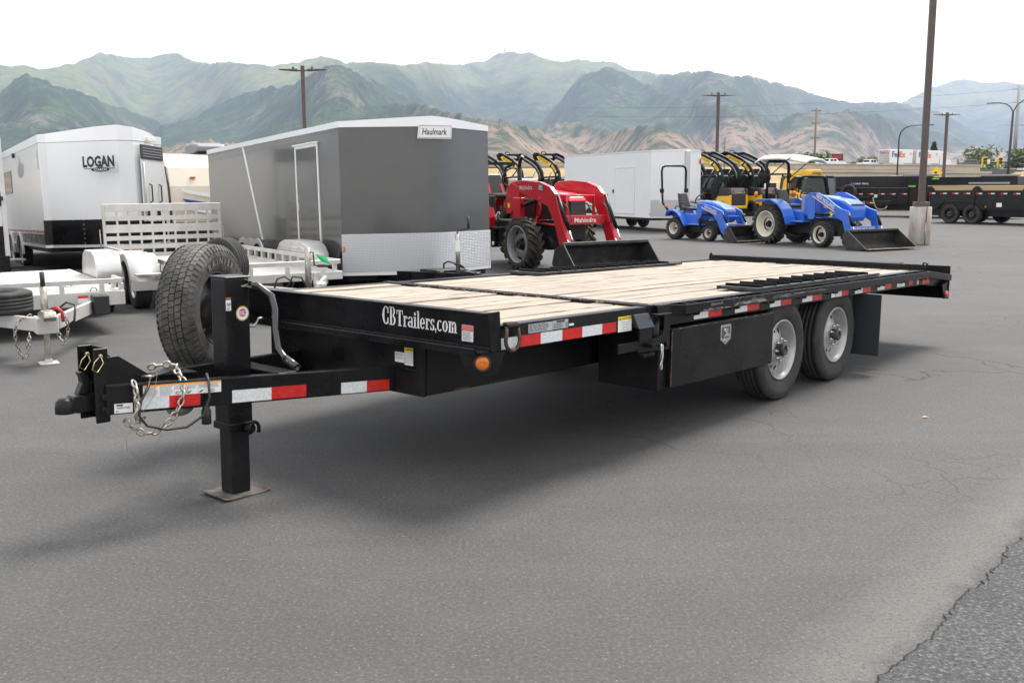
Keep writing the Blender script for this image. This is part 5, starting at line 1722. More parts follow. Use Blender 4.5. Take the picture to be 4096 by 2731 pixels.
part('jack_crank', MB().tube([(1.10, -.88, .86), (1.16, -.83, .86), (1.16, -.82, .70), (1.18, -.78, .69)], .011, 6).cyl((1.18, -.78, .69), (1.22, -.62, .69), .018, 8), BLACK_PL, AA)
part('green_tag', MB().add([(1.14, -.80, .84), (1.14, -.66, .80), (1.16, -.60, .70), (1.14, -.72, .74)], [(0, 1, 2, 3)]), mat('green_plastic', (.02, .5, .16), .5), AA)
part('coupler_lock', MB().box(1.22, 1.34, -.86, -.74, .36, .50).box(1.14, 1.20, -.84, -.78, .44, .62), ALU2, AA, .015)
part('wiring_harness', MB().tube([(1.05, -1.3, .44), (1.1, -1.28, .55), (1.14, -1.2, .58), (1.18, -1.1, .5), (1.12, -1.12, .42)], .012, 6).tube([(1.1, -1.15, .44), (1.14, -1.1, .57), (1.18, -1.0, .56), (1.2, -.95, .44)], .012, 6), BLACK_PL, AA)
# gate
zg0, zg1 = .46, 1.38
gt = part('ramp_gate', MB().box(-LA - .06, -LA, -2.03, -1.985, zg0 - .1, zg1), ALU, AA, .004)
part('gate_stile', MB().box(-LA - .06, -LA, -.045, 0, zg0 - .1, zg1), ALU, gt, .004)
for i, (z, h_) in enumerate(((1.315, .13), (1.13, .075), (.955, .14), (.79, .075), (.635, .075), (.49, .075))):
    part('gate_slat', MB().box(-LA - .05, -LA - .005, -1.985, -.045, z - h_ / 2, z + h_ / 2), ALU, gt, .004)
for i in range(9):
    y = -1.985 + (i + 1) * .194
    part('gate_stile', MB().box(-LA - .046, -LA - .012, y - .017, y + .017, zg0, zg1 - .05), ALU, gt, .002)
for y in (-2.08, .03):
    part('gate_strut', MB().cyl((-LA + .02, y, .46), (-LA - .03, y, .95), .012, 8), ZINC, AA)
# fenders both sides with two wheels each
for y0, y1, s in ((-2.50, -2.10, -1), (.34, .04, 1)):
    fender_tandem('fender', AA, -2.72, -1.18, y0, y1, .36, .40, ALU2)
    part('fender_skirt', MB().box(-1.20, -1.18, min(y0, y1), max(y0, y1), .28, .40), ALU2, AA)
    part('fender_step', MB().box(-1.20, -1.04, min(y0, y1) + .05, max(y0, y1), .50, .512), ALU, AA)
    for x in (-2.30, -1.58):
        put_wheel(AA, (x, (y0 + y1) / 2 - s * .02 + s * .02, .345), s, ALU_SPEC)
single_fender(AA, -1.9, .05, .36, .50, .70, .34)
# upright spare on the front of the trailer
spb = put_wheel(AA, (.45, -1.72, .70), -1, dict(tyre=tyre_mesh('upright_spare', .345, .20, .20, RUBBER, 'bald', 40), rim=rim_mesh('grey_spare_rim', .2, .2, mat('dull_grey_rim', (.16, .16, .16), .45), 'plain')), yaw=R(28))
part('spare_mount', MB().box(.38, .48, -1.64, -1.56, .42, .76), ALU, AA, .004)

# ------------------------------------------------------------------ loader tractors
RED_P = mat('red_tractor_paint', (0.50, 0.010, 0.022), .25, coat=.5, col2=(.44, .008, .018), scale=2)
BLUE_P = mat('blue_tractor_paint', (0.030, 0.135, 0.58), .25, coat=.5, col2=(.026, .12, .52), scale=2)
CREAMW = mat('cream_wheel_paint', (0.72, 0.68, 0.57), .4, col2=(.66, .61, .5), scale=5)
SEATM = mat('black_vinyl', (0.022, 0.021, 0.021), .42, bump=.05, bscale=20)
ENG = mat('dark_engine_parts', (0.014, 0.014, 0.014), .6)
STEEL = mat('bare_bucket_steel', (0.030, 0.030, 0.030), .42, .3, col2=(.075, .072, .068), scale=5, lo=.45, hi=.75)
EDGE = mat('polished_cutting_edge', (0.34, 0.30, 0.26), .4, .7, col2=(.2, .12, .08), scale=8)
ROD = mat('chrome_rod', (0.75, 0.75, 0.75), .12, 1.0)


def ring_pts(c, r, n, ax='y', a0=0, a1=2 * pi):
    out = []
    for i in range(n):
        a = a0 + (a1 - a0) * i / n
        if ax == 'y':
            out.append((c[0] + r * math.cos(a), c[1], c[2] + r * math.sin(a)))
        elif ax == 'z':
            out.append((c[0] + r * math.cos(a), c[1] + r * math.sin(a), c[2]))
        else:
            out.append((c[0], c[1] + r * math.cos(a), c[2] + r * math.sin(a)))
    return out


def steering(t, x, z, r, tilt=.9):
    M = Matrix.Translation((x, 0, z)) @ Matrix.Rotation(tilt - pi / 2, 4, 'Y')
    b = MB().tube(ring_pts((0, 0, 0), r, 20, 'z'), .018, 6, True, M=M)
    for i in range(3):
        a = 2 * pi * i / 3 + .5
        b.cyl((0, 0, -.02), (r * math.cos(a), r * math.sin(a), 0), .013, 6, M=M)
    s_ = part('steering_wheel', b, BLACK_PL, t)
    part('steering_column', MB().cyl(M @ Vector((0, 0, -.01)), M @ Vector((0, 0, -.35)), .03, 8), BLACK_PL, t)
    return s_


def seat(t, x, z, w=.24, tall=.42, arm=False):
    """seat with the cushion front at x+.42"""
    part('seat_cushion', MB().prism([(x - .05, z - .05), (x + .36, z - .06), (x + .42, z - .02), (x + .40, z + .04), (x + .1, z + .05), (x - .05, z + .04)], -w, w), SEATM, t, .03, 2)
    bk = part('backrest', MB().hexa([(x - .10, -w, z + .02), (x + .03, -w, z + .02), (x + .03, w, z + .02), (x - .10, w, z + .02), (x - .22, -w * .78, z + tall), (x - .12, -w * .78, z + tall), (x - .12, w * .78, z + tall), (x - .22, w * .78, z + tall)]), SEATM, t, .06, 3)
    if arm:
        for s in (-1, 1):
            part('armrest', MB().bar((x - .05, s * (w + .03), z + .20), (x + .25, s * (w + .03), z + .17), .05, .04), SEATM, t, .012)
    return bk


def bucket(t, prof, w, floor_edge, m_=STEEL):
    """open bucket: side plates, curved back and floor, cutting edge. prof: outer profile front-lip .. floor .. back .. top"""
    th = .018
    bk = None
    b = MB()
    k = len(prof)
    vs = [(x, -w, z) for x, z in prof] + [(x, w, z) for x, z in prof]
    cx_ = sum(p[0] for p in prof) / k
    cz = sum(p[1] for p in prof) / k
    inn = []
    for x, z in prof:
        d = Vector((cx_ - x + .1, cz - z + .12))
        d.normalize()
        inn.append((x + d.x * th, z + d.y * th))
    vs += [(x, -w, z) for x, z in inn] + [(x, w, z) for x, z in inn]
    fs = []
    for i in range(k - 1):
        fs += [(i, i + 1, k + i + 1, k + i), (2 * k + i, 3 * k + i, 3 * k + i + 1, 2 * k + i + 1)]
    fs += [(0, k, 3 * k, 2 * k), (k - 1, 3 * k - 1, 4 * k - 1, 2 * k - 1)]
    b.add(vs, fs)
    bk = part('bucket', b, m_, t)
    for s in (-1, 1):
        part('bucket_side', MB().prism(prof, s * w - .012, s * w + .012, 'y'), m_, bk, .003)
    x, z = prof[0]
    x2, z2 = prof[1]
    d = Vector((x2 - x, z2 - z)).normalized()
    part('cutting_edge', MB().bar((x + .03 - d.x * .03, -w - .015, z + .004), (x + .03 - d.x * .03, w + .015, z + .004), .09, .02), EDGE, bk)
    tx, tz = prof[-1]
    part('bucket_lip', MB().bar((tx - .01, -w, tz - .02), (tx - .01, w, tz - .02), .06, .06), m_, bk, .008)
    return bk


def cylinder_ram(t, p, q, r, frac=.62):
    p, q = Vector(p), Vector(q)
    c_ = p.lerp(q, frac)
    cy_ = part('hydraulic_cylinder', MB().cyl(p, c_, r, 10), BLACK, t)
    part('piston_rod', MB().cyl(c_, q, r * .5, 8), ROD, cy_)
    return cy_


def work_lamp(t, c, r, m_, nm='lamp'):
    return part(nm, MB().lathe([(r, .02), (r, -.02), (r * .7, -.045), (.0001, -.05)], 14, Matrix.Translation(c) @ Matrix.Rotation(pi / 2, 4, 'Z')), m_, t)


# ---- red tractor; origin under the front axle
MH = thing('loader_tractor', 'red farm tractor with front loader and black bucket behind the flatbed deck', 'tractor', M=frame((.757, 19.667, 0), 148))
AGF = dict(tyre=tyre_mesh('ag_front_tyre', .53, .32, .345, DUSTY, 'ag', 36), rim=rim_mesh('grey_star_rim', .35, .32, mat('grey_wheel_paint', (.30, .31, .32), .4, .2), 'star'), hub=hub_mesh('black_hub', .35, .3, .10, -.12, .0, BLACK), lug_nuts=nuts_mesh('ag_nuts', .24, 8, -.03, .015, .03, ZINC))
put_wheel(MH, (0, -.62, .52), -1, AGF, .3)
put_wheel(MH, (0, .62, .52), 1, AGF, 1.0)
AGR = dict(tyre=tyre_mesh('ag_rear_tyre', .72, .42, .42, DUSTY, 'ag', 36), rim=rim_mesh('grey_star_rim_large', .43, .42, MATS['grey_wheel_paint'], 'star'), hub=hub_mesh('black_hub', .35, .3, .10, -.12, .0, BLACK))
put_wheel(MH, (-2.15, -.68, .71), -1, AGR, .3)
put_wheel(MH, (-2.15, .68, .71), 1, AGR, .9)
part('chassis', MB().box(-2.2, .5, -.22, .22, .48, .95).box(-.12, .12, -.5, .5, .40, .62).box(-.9, -.3, -.3, .3, .40, .6).cyl((.35, -.3, .55), (.35, .3, .55), .14, 12), ENG, MH, .02)
part('front_axle', MB().cyl((0, -.5, .52), (0, .5, .52), .10, 12).cyl((0, -.52, .45), (0, -.30, .45), .15, 12), BLACK, MH)
hd = part('hood', MB().hexa([(-1.0, -.30, 1.12), (.80, -.30, .98), (.80, .30, .98), (-1.0, .30, 1.12), (-1.0, -.26, 1.66), (.62, -.24, 1.50), (.62, .24, 1.50), (-1.0, .26, 1.66)]), RED_P, MH, .06, 3)
part('hood_nose', MB().hexa([(.60, -.28, .98), (.95, -.22, 1.02), (.95, .22, 1.02), (.60, .28, .98), (.60, -.25, 1.38), (.93, -.20, 1.35), (.93, .20, 1.35), (.60, .25, 1.38)]), BLACK_PL, hd, .03, 2)
part('hood_cap', MB().hexa([(.50, -.27, 1.36), (.99, -.22, 1.345), (.99, .22, 1.345), (.50, .27, 1.36), (.50, -.24, 1.52), (.90, -.17, 1.45), (.90, .17, 1.45), (.50, .24, 1.52)]), RED_P, hd, .03, 2)
part('grille', MB().box(.955, .965, -.17, .17, 1.05, 1.36), mat('grille_mesh', (.03, .03, .03), .5, bump=.5, bscale=200), hd)
part('side_screen', MB().box(-.55, -.05, -.306, -.29, 1.00, 1.32).box(.05, .50, -.304, -.29, 1.00, 1.36), ENG, hd)
Bm = basis((-.48, -.315, 1.36), (1, 0, -.05), up)
dk = MB().box(0, .5, 0, .10, 0, .006, Bm).build('dark_band', INK, hd)
letters('lettering', 'Mahindra', WHITE, dk, Bm, .40, .06, .04, .022, .008)
part('hood_frame', MB().tube([(-.55, -.31, .98), (.05, -.31, .94), (.16, -.31, 1.2), (.10, -.31, 1.40)], .035, 6).tube([(.05, -.31, .94), (.55, -.31, .90), (.80, -.29, .90)], .03, 6), RED_P, MH)
part('dash', MB().box(-1.12, -.82, -.28, .28, 1.25, 1.80), mat('beige_dash', (.42, .39, .34), .5), MH, .07, 3)
steering(MH, -1.42, 1.83, .21, .5)
bk = seat(MH, -2.05, 1.45, .26, .45)
for s in (-1, 1):
    part('red_stripe', MB().hexa([(-2.018, s * .17 - .025, 1.50), (-2.008, s * .17 - .025, 1.50), (-2.008, s * .17 + .025, 1.50), (-2.018, s * .17 + .025, 1.50), (-2.15, s * .15 - .025, 1.78), (-2.138, s * .15 - .025, 1.78), (-2.138, s * .15 + .025, 1.78), (-2.15, s * .15 + .025, 1.78)]), RED_D, bk)
for s in (-1, 1):
    pr = [(-2.95, 1.15), (-2.75, 1.45), (-2.2, 1.55), (-1.55, 1.42), (-1.35, 1.0), (-1.40, .72), (-1.48, .72), (-1.46, 1.0), (-1.62, 1.34), (-2.2, 1.46), (-2.7, 1.38), (-2.88, 1.10)]
    part('rear_fender', MB().prism(pr, s * .42, s * .86), RED_P, MH, .02, 2)
    part('platform', MB().box(-1.5, -.75, s * .30, s * .70, .78, .82), BLACK, MH, .01)
    part('step', MB().box(-1.25, -.95, s * .55, s * .75, .42, .45).box(-1.25, -1.22, s * .60, s * .70, .45, .80).box(-.98, -.95, s * .60, s * .70, .45, .80), BLACK, MH, .006)
part('console', MB().box(-1.75, -1.45, -.50, -.36, 1.05, 1.45).box(-1.55, -1.48, -.45, -.40, .82, 1.05), BLACK_PL, MH, .03, 2)
part('levers', MB().cyl((-1.62, -.43, 1.45), (-1.72, -.43, 1.62), .012, 6).cyl((-1.72, -.43, 1.62), (-1.74, -.43, 1.78), .022, 8).cyl((-1.3, -.4, .82), (-1.3, -.4, 1.05), .03, 8), BLACK_PL, MH)
ex = part('exhaust_stack', MB().tube([(-.58, -.33, .78), (-.58, -.33, 2.0), (-.57, -.33, 2.10), (-.53, -.33, 2.17), (-.47, -.33, 2.23)], .036, 10).cyl((-.58, -.33, 1.25), (-.58, -.33, 1.98), .048, 12), BLACK, MH)
b = MB()
for s in (-1, 1):
    b.tube([(-2.45, s * .48, 1.45), (-2.45, s * .48, 1.95), (-2.40, s * .48, 2.05), (-2.1, s * .48, 2.12)], .035, 6)
part('folded_rops', b.bar((-2.1, -.48, 2.12), (-2.1, .48, 2.12), .06, .06), BLACK, MH)
part('hazard_lamp', MB().box(-2.10, -2.03, -.58, -.44, 2.02, 2.16), AMBER, MH, .01)
for s in (-1, 1):
    y = s * .55
    part('loader_tower', MB().prism([(-.68, 1.10), (-.48, 1.10), (-.30, 1.30), (-.20, 1.30), (-.18, 1.62), (-.46, 1.72), (-.58, 1.66), (-.68, 1.45)], y - .05, y + .05), RED_P, MH, .008)
    part('loader_mast', MB().box(-.40, -.14, y - .06, y + .06, .55, 1.42), RED_P, MH, .01)
    arm = [(-.52, 1.66), (-.45, 1.73), (.0, 1.755), (.53, 1.72), (.87, 1.63), (1.06, 1.48), (1.20, 1.15), (1.46, .62), (1.30, .44), (1.22, .50), (1.02, .97), (.80, 1.27), (.47, 1.36), (-.10, 1.50), (-.40, 1.56)]
    ar = part('loader_arm', MB().prism(arm, y - .045, y + .045), RED_P, MH, .012, 2)
    cylinder_ram(MH, (-.30, y - s * .0 + .0, 1.24), (.56, y, 1.40), .042, .80)
    cylinder_ram(MH, (1.06, y + .01, 1.47), (1.56, y + .01, .62), .038, .72)
    for px_, pz_, pr_ in ((.52, 1.40, .04), (1.04, 1.46, .045), (-.56, 1.42, .05)):
        part('pin_boss', MB().cyl((px_, y - .06, pz_), (px_, y + .06, pz_), pr_, 10), RED_P, ar)
    part('bucket_bracket', MB().prism([(1.30, .44), (1.46, .66), (1.54, .60), (1.49, .30), (1.40, .28)], y - .06, y - .03), RED_P, MH, .004)
part('loader_cross_tube', MB().box(.98, 1.16, -.55, .55, .92, 1.10), RED_P, MH, .02, 2)
Bm = basis((1.165, -.23, .965), (0, 1, 0), up)
letters('lettering', 'Mahindra', WHITE, MH, Bm, .50, .085, 0, 0, .004, .015)
Bm = basis((-.16, -.597, 1.565), (1, 0, .03), up)
letters('lettering', 'Mahindra', mat('silver_print', (.55, .53, .54), .4), MH, Bm, .44, .085, 0, 0, .002, .01)
Bm = basis((.50, -.597, 1.56), (1, 0, -.05), up)
ds = decal('dealer_sticker', INK, MH, Bm, .17, .12)
fine_print('print', WHITE, ds, Bm, .01, .16, .01, .11, 4, seed=61, fill=.5)
part('brush_guard', MB().tube([(1.02, -.30, .90), (1.02, -.30, 1.46), (1.02, .32, 1.46), (1.02, .32, .92)], .03, 6).bar((1.02, -.3, .98), (1.02, .32, .98), .05, .05).bar((1.02, -.3, 1.46), (.7, -.28, 1.46), .04, .04), RED_P, MH)
for s in (-1, 1):
    part('hydraulic_hoses', MB().tube([(.45, s * .48, 1.32), (.75, s * .48, 1.25), (.95, s * .47, 1.05), (1.05, s * .5, .98)], .012, 6).tube([(1.02, s * .47, 1.38), (1.25, s * .45, 1.25), (1.40, s * .46, 1.02), (1.28, s * .48, .90), (1.15, s * .5, 1.0)], .010, 6).tube([(.35, s * .46, 1.34), (.62, s * .46, 1.30), (.85, s * .45, 1.10), (1.0, s * .46, 1.0)], .012, 6), BLACK_PL, MH)
bucket(MH, [(2.42, .02), (1.95, .0), (1.66, .05), (1.52, .25), (1.60, .52), (1.86, .64)], .97, 0)
part('red_reflector', MB().box(-.72, -.66, -.62, -.45, 1.22, 1.30), REDLENS, MH, .005)
Bm = basis((-.60, -.601, 1.22), (1, 0, 0), up)
decal('caution_sticker', YEL_D, MH, Bm, .08, .09)
part('radiator_block', MB().box(.05, .85, -.26, .26, .62, .98), ENG, MH, .01)


# ---- blue tractors
def blue_tractor(label, M, S):
    t = thing('loader_tractor', label, 'tractor', M=M)
    put_wheel(t, (0, -S['yr'], S['Rr']), -1, S['rear'], .2)
    put_wheel(t, (0, S['yr'], S['Rr']), 1, S['rear'], .7)
    put_wheel(t, (S['wb'], -S['yf'], S['Rf']), -1, S['front'], .1)
    put_wheel(t, (S['wb'], S['yf'], S['Rf']), 1, S['front'], .5)
    wb, zb = S['wb'], S['zb']
    part('chassis', MB().box(-.25, wb + .2, -.17, .17, zb * .55, zb + .18).box(wb - .1, wb + .1, -S['yf'] + .08, S['yf'] - .08, S['Rf'] - .06, S['Rf'] + .07).box(-.12, .12, -S['yr'] + .1, S['yr'] - .1, S['Rr'] - .1, S['Rr'] + .1), ENG, t, .02)
    x0, x1, zt, zl = S['hx0'], S['hx1'], S['hz'], S['hzl']
    hw = S['hw']
    prof = [(x0, zl), (x1 - .06, zl - .12), (x1, zl - .02), (x1 + .02, zl + (zt - zl) * .45), (x1 - .04, zt - .22), (x1 - .25, zt - .12), (x0 + (x1 - x0) * .45, zt - .01), (x0 + .1, zt + .02), (x0, zt)]
    hd_ = part('hood', MB().prism(prof, -hw, hw), BLUE_P, t, .07, 3)
    part('side_screen', MB().prism([(x1 - .75, zl + .10), (x1 - .35, zl - .02), (x1 - .28, zl + .12), (x1 - .62, zl + .30), (x1 - .76, zl + .30)], -hw - .004, hw + .004), ENG, hd_)
    part('headlamp', MB().box(x1 - .13, x1 - .01, -hw * .80, hw * .80, zt - .34, zt - .20), S['lamp'], hd_, .02, 2)
    part('dash', MB().box(x0 - .12, x0 + .06, -hw * .9, hw * .9, zl + .1, zt + .02), mat('grey_dash', (.25, .26, .28), .5), t, .05, 2)
    steering(t, x0 - .20, zt + .06, S['sw'], .6)
    seat(t, S['sx'], S['sz'], S['sww'], S['sh'], S.get('arm', False))
    part('floor', MB().box(.15, x0 + .25, -S['yf'] + .02, S['yf'] - .02, S['zf'], S['zf'] + .05), BLUE_P, t, .015)
    part('transmission_cover', MB().box(-.3, x0, -.25, .25, S['zf'], S['sz'] - .12), BLUE_P, t, .05, 2)
    for s in (-1, 1):
        inner = [(x - .0, z - .05) for x, z in S['fender']][::-1]
        part('fender', MB().prism(S['fender'] + inner, s * S['fy0'], s * S['fy1']), BLUE_P, t, .015, 2)
        part('fender_side', MB().prism(S['fender'] + [(S['fender'][-1][0] - .1, S['zf'] + .1), (-.2, S['zf'] + .15)], s * S['fy0'] - .01, s * S['fy0'] + .01), BLUE_P, t)
        part('grab_rail', MB().tube([(S['fender'][0][0] + .15, s * S['fy0'], S['fender'][1][1]), (S['fender'][0][0] + .2, s * S['fy0'], S['fender'][1][1] + .12), (S['fender'][0][0] + .55, s * S['fy0'], S['fender'][1][1] + .10), (S['fender'][0][0] + .6, s * S['fy0'], S['fender'][1][1] - .1)], .015, 6), BLACK, t)
        part('turn_lamp', MB().lathe([(S['tl'], .03), (S['tl'], -.03), (S['tl'] * .6, -.05), (.0001, -.05)], 14, Matrix.Translation((S['fender'][0][0] + .02, s * (S['fy1'] - .02), S['fender'][1][1] + .12)) @ Matrix.Rotation(s * .6, 4, 'Z')), AMBER, t)
        y = s * S['ay']
        part('loader_tower', MB().prism(S['tower'], y - .035, y + .035), BLUE_P, t, .008)
        part('tower_post', MB().bar((S['tower'][0][0] + .06, y - s * .05, .30), (S['tower'][0][0] + .10, y - s * .05, S['tower'][1][1] - .1), .05, .07), BLACK, t)
        ar_ = part('loader_arm', MB().prism(S['arm_poly'], y - .035, y + .035), BLUE_P, t, .008)
        part('lower_arm', MB().prism(S['arm_low'], y - .038, y + .038), BLUE_P, t, .008)
        cylinder_ram(t, S['c1'][0] and (S['c1'][0][0], y, S['c1'][0][1]), (S['c1'][1][0], y, S['c1'][1][1]), S['cr'], .8)
        cylinder_ram(t, (S['c2'][0][0], y, S['c2'][0][1]), (S['c2'][1][0], y, S['c2'][1][1]), S['cr'], .7)
        part('hose', MB().tube([(S['tower'][0][0] + .1, y, .45), (S['tower'][0][0] + .15, y - s * .03, .7), (S['c1'][0][0] + .1, y - s * .05, S['c1'][0][1] + .1)], .012, 5).tube([(S['c2'][0][0], y, S['c2'][0][1]), (S['c2'][0][0] + .12, y + .02, S['c2'][0][1] - .2), (S['c2'][0][0] + .05, y + .03, S['c2'][0][1] - .35)], .012, 5), BLACK_PL, t)
    part('loader_cross_tube', MB().box(S['ct'][0] - .04, S['ct'][0] + .04, -S['ay'], S['ay'], S['ct'][1] - .07, S['ct'][1] + .07), BLUE_P, t, .01)
    b = MB()
    rp = S['rops']
    pts = [(rp[0], -rp[1] * .94, rp[3]), (rp[0] - .03, -rp[1], rp[2] - .16), (rp[0] - .03, -rp[1] * .93, rp[2] - .05), (rp[0] - .03, -rp[1] * .72, rp[2]), (rp[0] - .03, rp[1] * .72, rp[2]), (rp[0] - .03, rp[1] * .93, rp[2] - .05), (rp[0] - .03, rp[1], rp[2] - .16), (rp[0], rp[1] * .94, rp[3])]
    if S.get('kick'):
        pts = [(rp[0] + S['kick'], -rp[1] * .85, rp[3] - .25)] + pts + [(rp[0] + S['kick'], rp[1] * .85, rp[3] - .25)]
    part('roll_bar', b.tube(pts, S['rr'], 8), BLACK, t)
    for s in (-1, 1):
        part('roll_bar_hinge', MB().box(rp[0] - .06, rp[0] + .04, s * rp[1] - .045, s * rp[1] + .045, S['rh'], S['rh'] + .13).cyl((rp[0], s * rp[1] - .07, S['rh'] + .07), (rp[0], s * rp[1] + .07, S['rh'] + .07), .03, 8), BLACK, t, .008)
        part('roll_bar_label', MB().box(rp[0] - .034, rp[0] + .03, s * rp[1] - .052, s * rp[1] - .048, S['rh'] - .30, S['rh'] - .15), WHITE, t)
    bucket(t, S['bp'], S['bw'], 0)
    # name on the near arm
    (x_, z_), (x2, z2), wd, hh_ = S['txt']
    Bm_ = basis((x_, -S['ay'] - .036, z_), (x2 - x_, 0, z2 - z_), up)
    letters('lettering', 'NEW HOLLAND', WHITE, t, Bm_, wd, hh_, 0, 0, .003, .015)
    MB().box(-.12, wd + .03, -.035, -.020, .001, .003, Bm_).build('orange_stripe', ORG_D, t)
    MB().box(-.12, wd + .03, -.050, -.038, .001, .003, Bm_).build('white_stripe', WHITE, t)
    return t


W_LAMP = mat('clear_lens', (.62, .63, .63), .12, .2)
D_LAMP = mat('dark_lens', (.05, .055, .06), .12)
CRF = dict(tyre=tyre_mesh('compact_front_tyre', .345, .22, .215, RUBBER, 'ag', 32), rim=rim_mesh('cream_rim_front', .218, .22, CREAMW, 'dish'), hub=hub_mesh('cream_hub', .2, .2, .055, -.10, -.0, BLACK), lug_nuts=nuts_mesh('c_nuts', .10, 6, -.01, .012, .012, ZINC))
CRR = dict(tyre=tyre_mesh('compact_rear_tyre', .565, .34, .345, RUBBER, 'ag', 36), rim=rim_mesh('cream_rim_rear', .35, .34, CREAMW, 'dish'), hub=hub_mesh('cream_hub_rear', .2, .2, .08, -.09, -.0, BLACK), lug_nuts=nuts_mesh('cr_nuts', .15, 6, -.01, .016, .015, ZINC))
SRF = dict(tyre=tyre_mesh('small_front_tyre', .232, .20, .122, RUBBER, 'turf', 28), rim=rim_mesh('small_front_rim', .125, .2, CREAMW, 'dish'), hub=hub_mesh('small_hub', .1, .1, .03, -.05, -.0, BLACK))
SRR = dict(tyre=tyre_mesh('small_rear_tyre', .335, .27, .168, RUBBER, 'turf', 32), rim=rim_mesh('small_rear_rim', .172, .27, CREAMW, 'dish'), hub=hub_mesh('small_hub', .1, .1, .03, -.05, -.0, ZINC))
S2 = dict(Rr=.555, yr=.57, Rf=.335, yf=.55, wb=1.97, rear=CRR, front=CRF, zb=.55, hx0=.98, hx1=2.66, hz=1.34, hzl=.80, hw=.28, lamp=D_LAMP, sw=.18, sx=-.02, sz=1.06, sww=.22, sh=.45, zf=.62,
          fender=[(-.45, 1.20), (-.33, 1.245), (.16, 1.245), (.42, 1.14), (.60, .98), (.72, .77), (.78, .60)], fy0=.34, fy1=.72, tl=.085, ay=.5,
          tower=[(1.40, .72), (1.38, 1.38), (1.46, 1.42), (1.64, 1.42), (1.66, .80), (1.60, .72)],
          arm_poly=[(1.58, 1.42), (1.72, 1.42), (2.02, 1.31), (2.35, 1.11), (2.55, 1.02), (2.82, .955), (2.85, .86), (2.60, .70), (2.44, .78), (2.2, .97), (1.95, 1.14), (1.64, 1.24)],
          arm_low=[(2.60, .76), (2.80, .92), (2.94, .45), (2.97, .18), (2.88, .12), (2.80, .25)], c1=((1.60, .86), (2.28, .86)), c2=((2.80, .90), (3.02, .46)), cr=.036, ct=(2.86, .50),
          rops=(-.34, .42, 2.28, 1.25), rr=.045, rh=1.82, bp=[(3.80, .05), (3.46, .0), (3.16, .02), (3.00, .18), (3.02, .40), (3.16, .50)], bw=.90, txt=((1.68, 1.315), (2.34, .985), .72, .105))
T2 = blue_tractor('larger blue tractor with cream canopy and wide steel bucket beside the concrete light base', frame((7.73, 28.05, 0), 152), S2)
# canopy of the larger one
b = MB()
vs, fs = [], []
nx, ny = 10, 6
for i in range(nx + 1):
    for j in range(ny + 1):
        u, v = i / nx, j / ny
        x = -.90 + 2.02 * u
        y = -.38 + .76 * v
        z = 2.47 - .16 * max(0, u - .45) ** 1.5 * 2.2 - .10 * (2 * v - 1) ** 4 - .10 * max(0, .12 - u) / .12
        vs.append((x, y, z))
fs = [(i * (ny + 1) + j, (i + 1) * (ny + 1) + j, (i + 1) * (ny + 1) + j + 1, i * (ny + 1) + j + 1) for i in range(nx) for j in range(ny)]
n0 = len(vs)
vs += [(x, y, z - .05) for x, y, z in vs]
fs += [tuple(n0 + q_ for q_ in reversed(f)) for f in fs]
rim_ = [j for j in range(ny + 1)] + [i * (ny + 1) + ny for i in range(1, nx + 1)] + [nx * (ny + 1) + j for j in reversed(range(ny))] + [i * (ny + 1) for i in reversed(range(1, nx))]
fs += [(rim_[i], rim_[(i + 1) % len(rim_)], n0 + rim_[(i + 1) % len(rim_)], n0 + rim_[i]) for i in range(len(rim_))]
b.add(vs, fs, smooth=True)
part('canopy', b, mat('cream_canopy', (.80, .76, .62), .35), T2)
for s in (-1, 1):
    part('canopy_strut', MB().cyl((-.35, s * .42, 1.80), (.55, s * .42, 2.36), .014, 6), BLACK, T2)
Bm = basis((2.875, -.36, .47), (0, 1, 0), up)
letters('lettering', 'NEW HOLLAND', WHITE, T2, Bm, .70, .075, 0, 0, .03, .01)
Bm = basis((1.72, -.284, 1.02), (1, 0, -.12), up)
letters('lettering', 'NEW HOLLAND', WHITE, T2, Bm, .52, .075, 0, 0, .004, .01)
decal('warning_sticker', YEL_D, T2, basis((1.92, -.285, .78), (1, 0, 0), up), .12, .15)
part('warning_flag', MB().box(-.38, -.34, .44, .50, 1.50, 1.66), REDLENS, T2, .01)
S1 = dict(Rr=.335, yr=.37, Rf=.232, yf=.38, wb=1.42, rear=SRR, front=SRF, zb=.40, hx0=.80, hx1=1.88, hz=1.16, hzl=.66, hw=.22, lamp=W_LAMP, sw=.16, sx=.02, sz=.92, sww=.22, sh=.48, zf=.44, arm=True,
          fender=[(-.36, .74), (-.30, .88), (-.05, .90), (.12, .84), (.26, .72), (.38, .55), (.44, .46)], fy0=.24, fy1=.50, tl=.055, ay=.40,
          tower=[(.92, .70), (.90, 1.06), (.96, 1.10), (1.08, 1.08), (1.12, .80), (1.06, .66), (.98, .64)],
          arm_poly=[(1.0, 1.10), (1.20, 1.08), (1.52, 1.02), (1.78, .93), (1.92, .88), (1.94, .78), (1.70, .62), (1.55, .78), (1.30, .86), (1.04, .88)],
          arm_low=[(1.66, .70), (1.90, .86), (2.08, .42), (2.13, .18), (2.04, .13), (1.92, .26)], c1=((1.06, .74), (1.60, .82)), c2=((1.90, .86), (2.16, .42)), cr=.026, ct=(2.0, .44),
          rops=(-.49, .52, 2.22, 1.10), rr=.034, rh=1.40, kick=.22, bp=[(2.70, .05), (2.46, .0), (2.26, .02), (2.16, .16), (2.22, .38), (2.38, .48)], bw=.62, txt=((1.22, .985), (1.76, .80), .50, .07))
T1 = blue_tractor('smaller blue tractor with open seat and tall roll bar beside the white cargo trailer', frame((5.35, 30.587, 0), 145), S1)
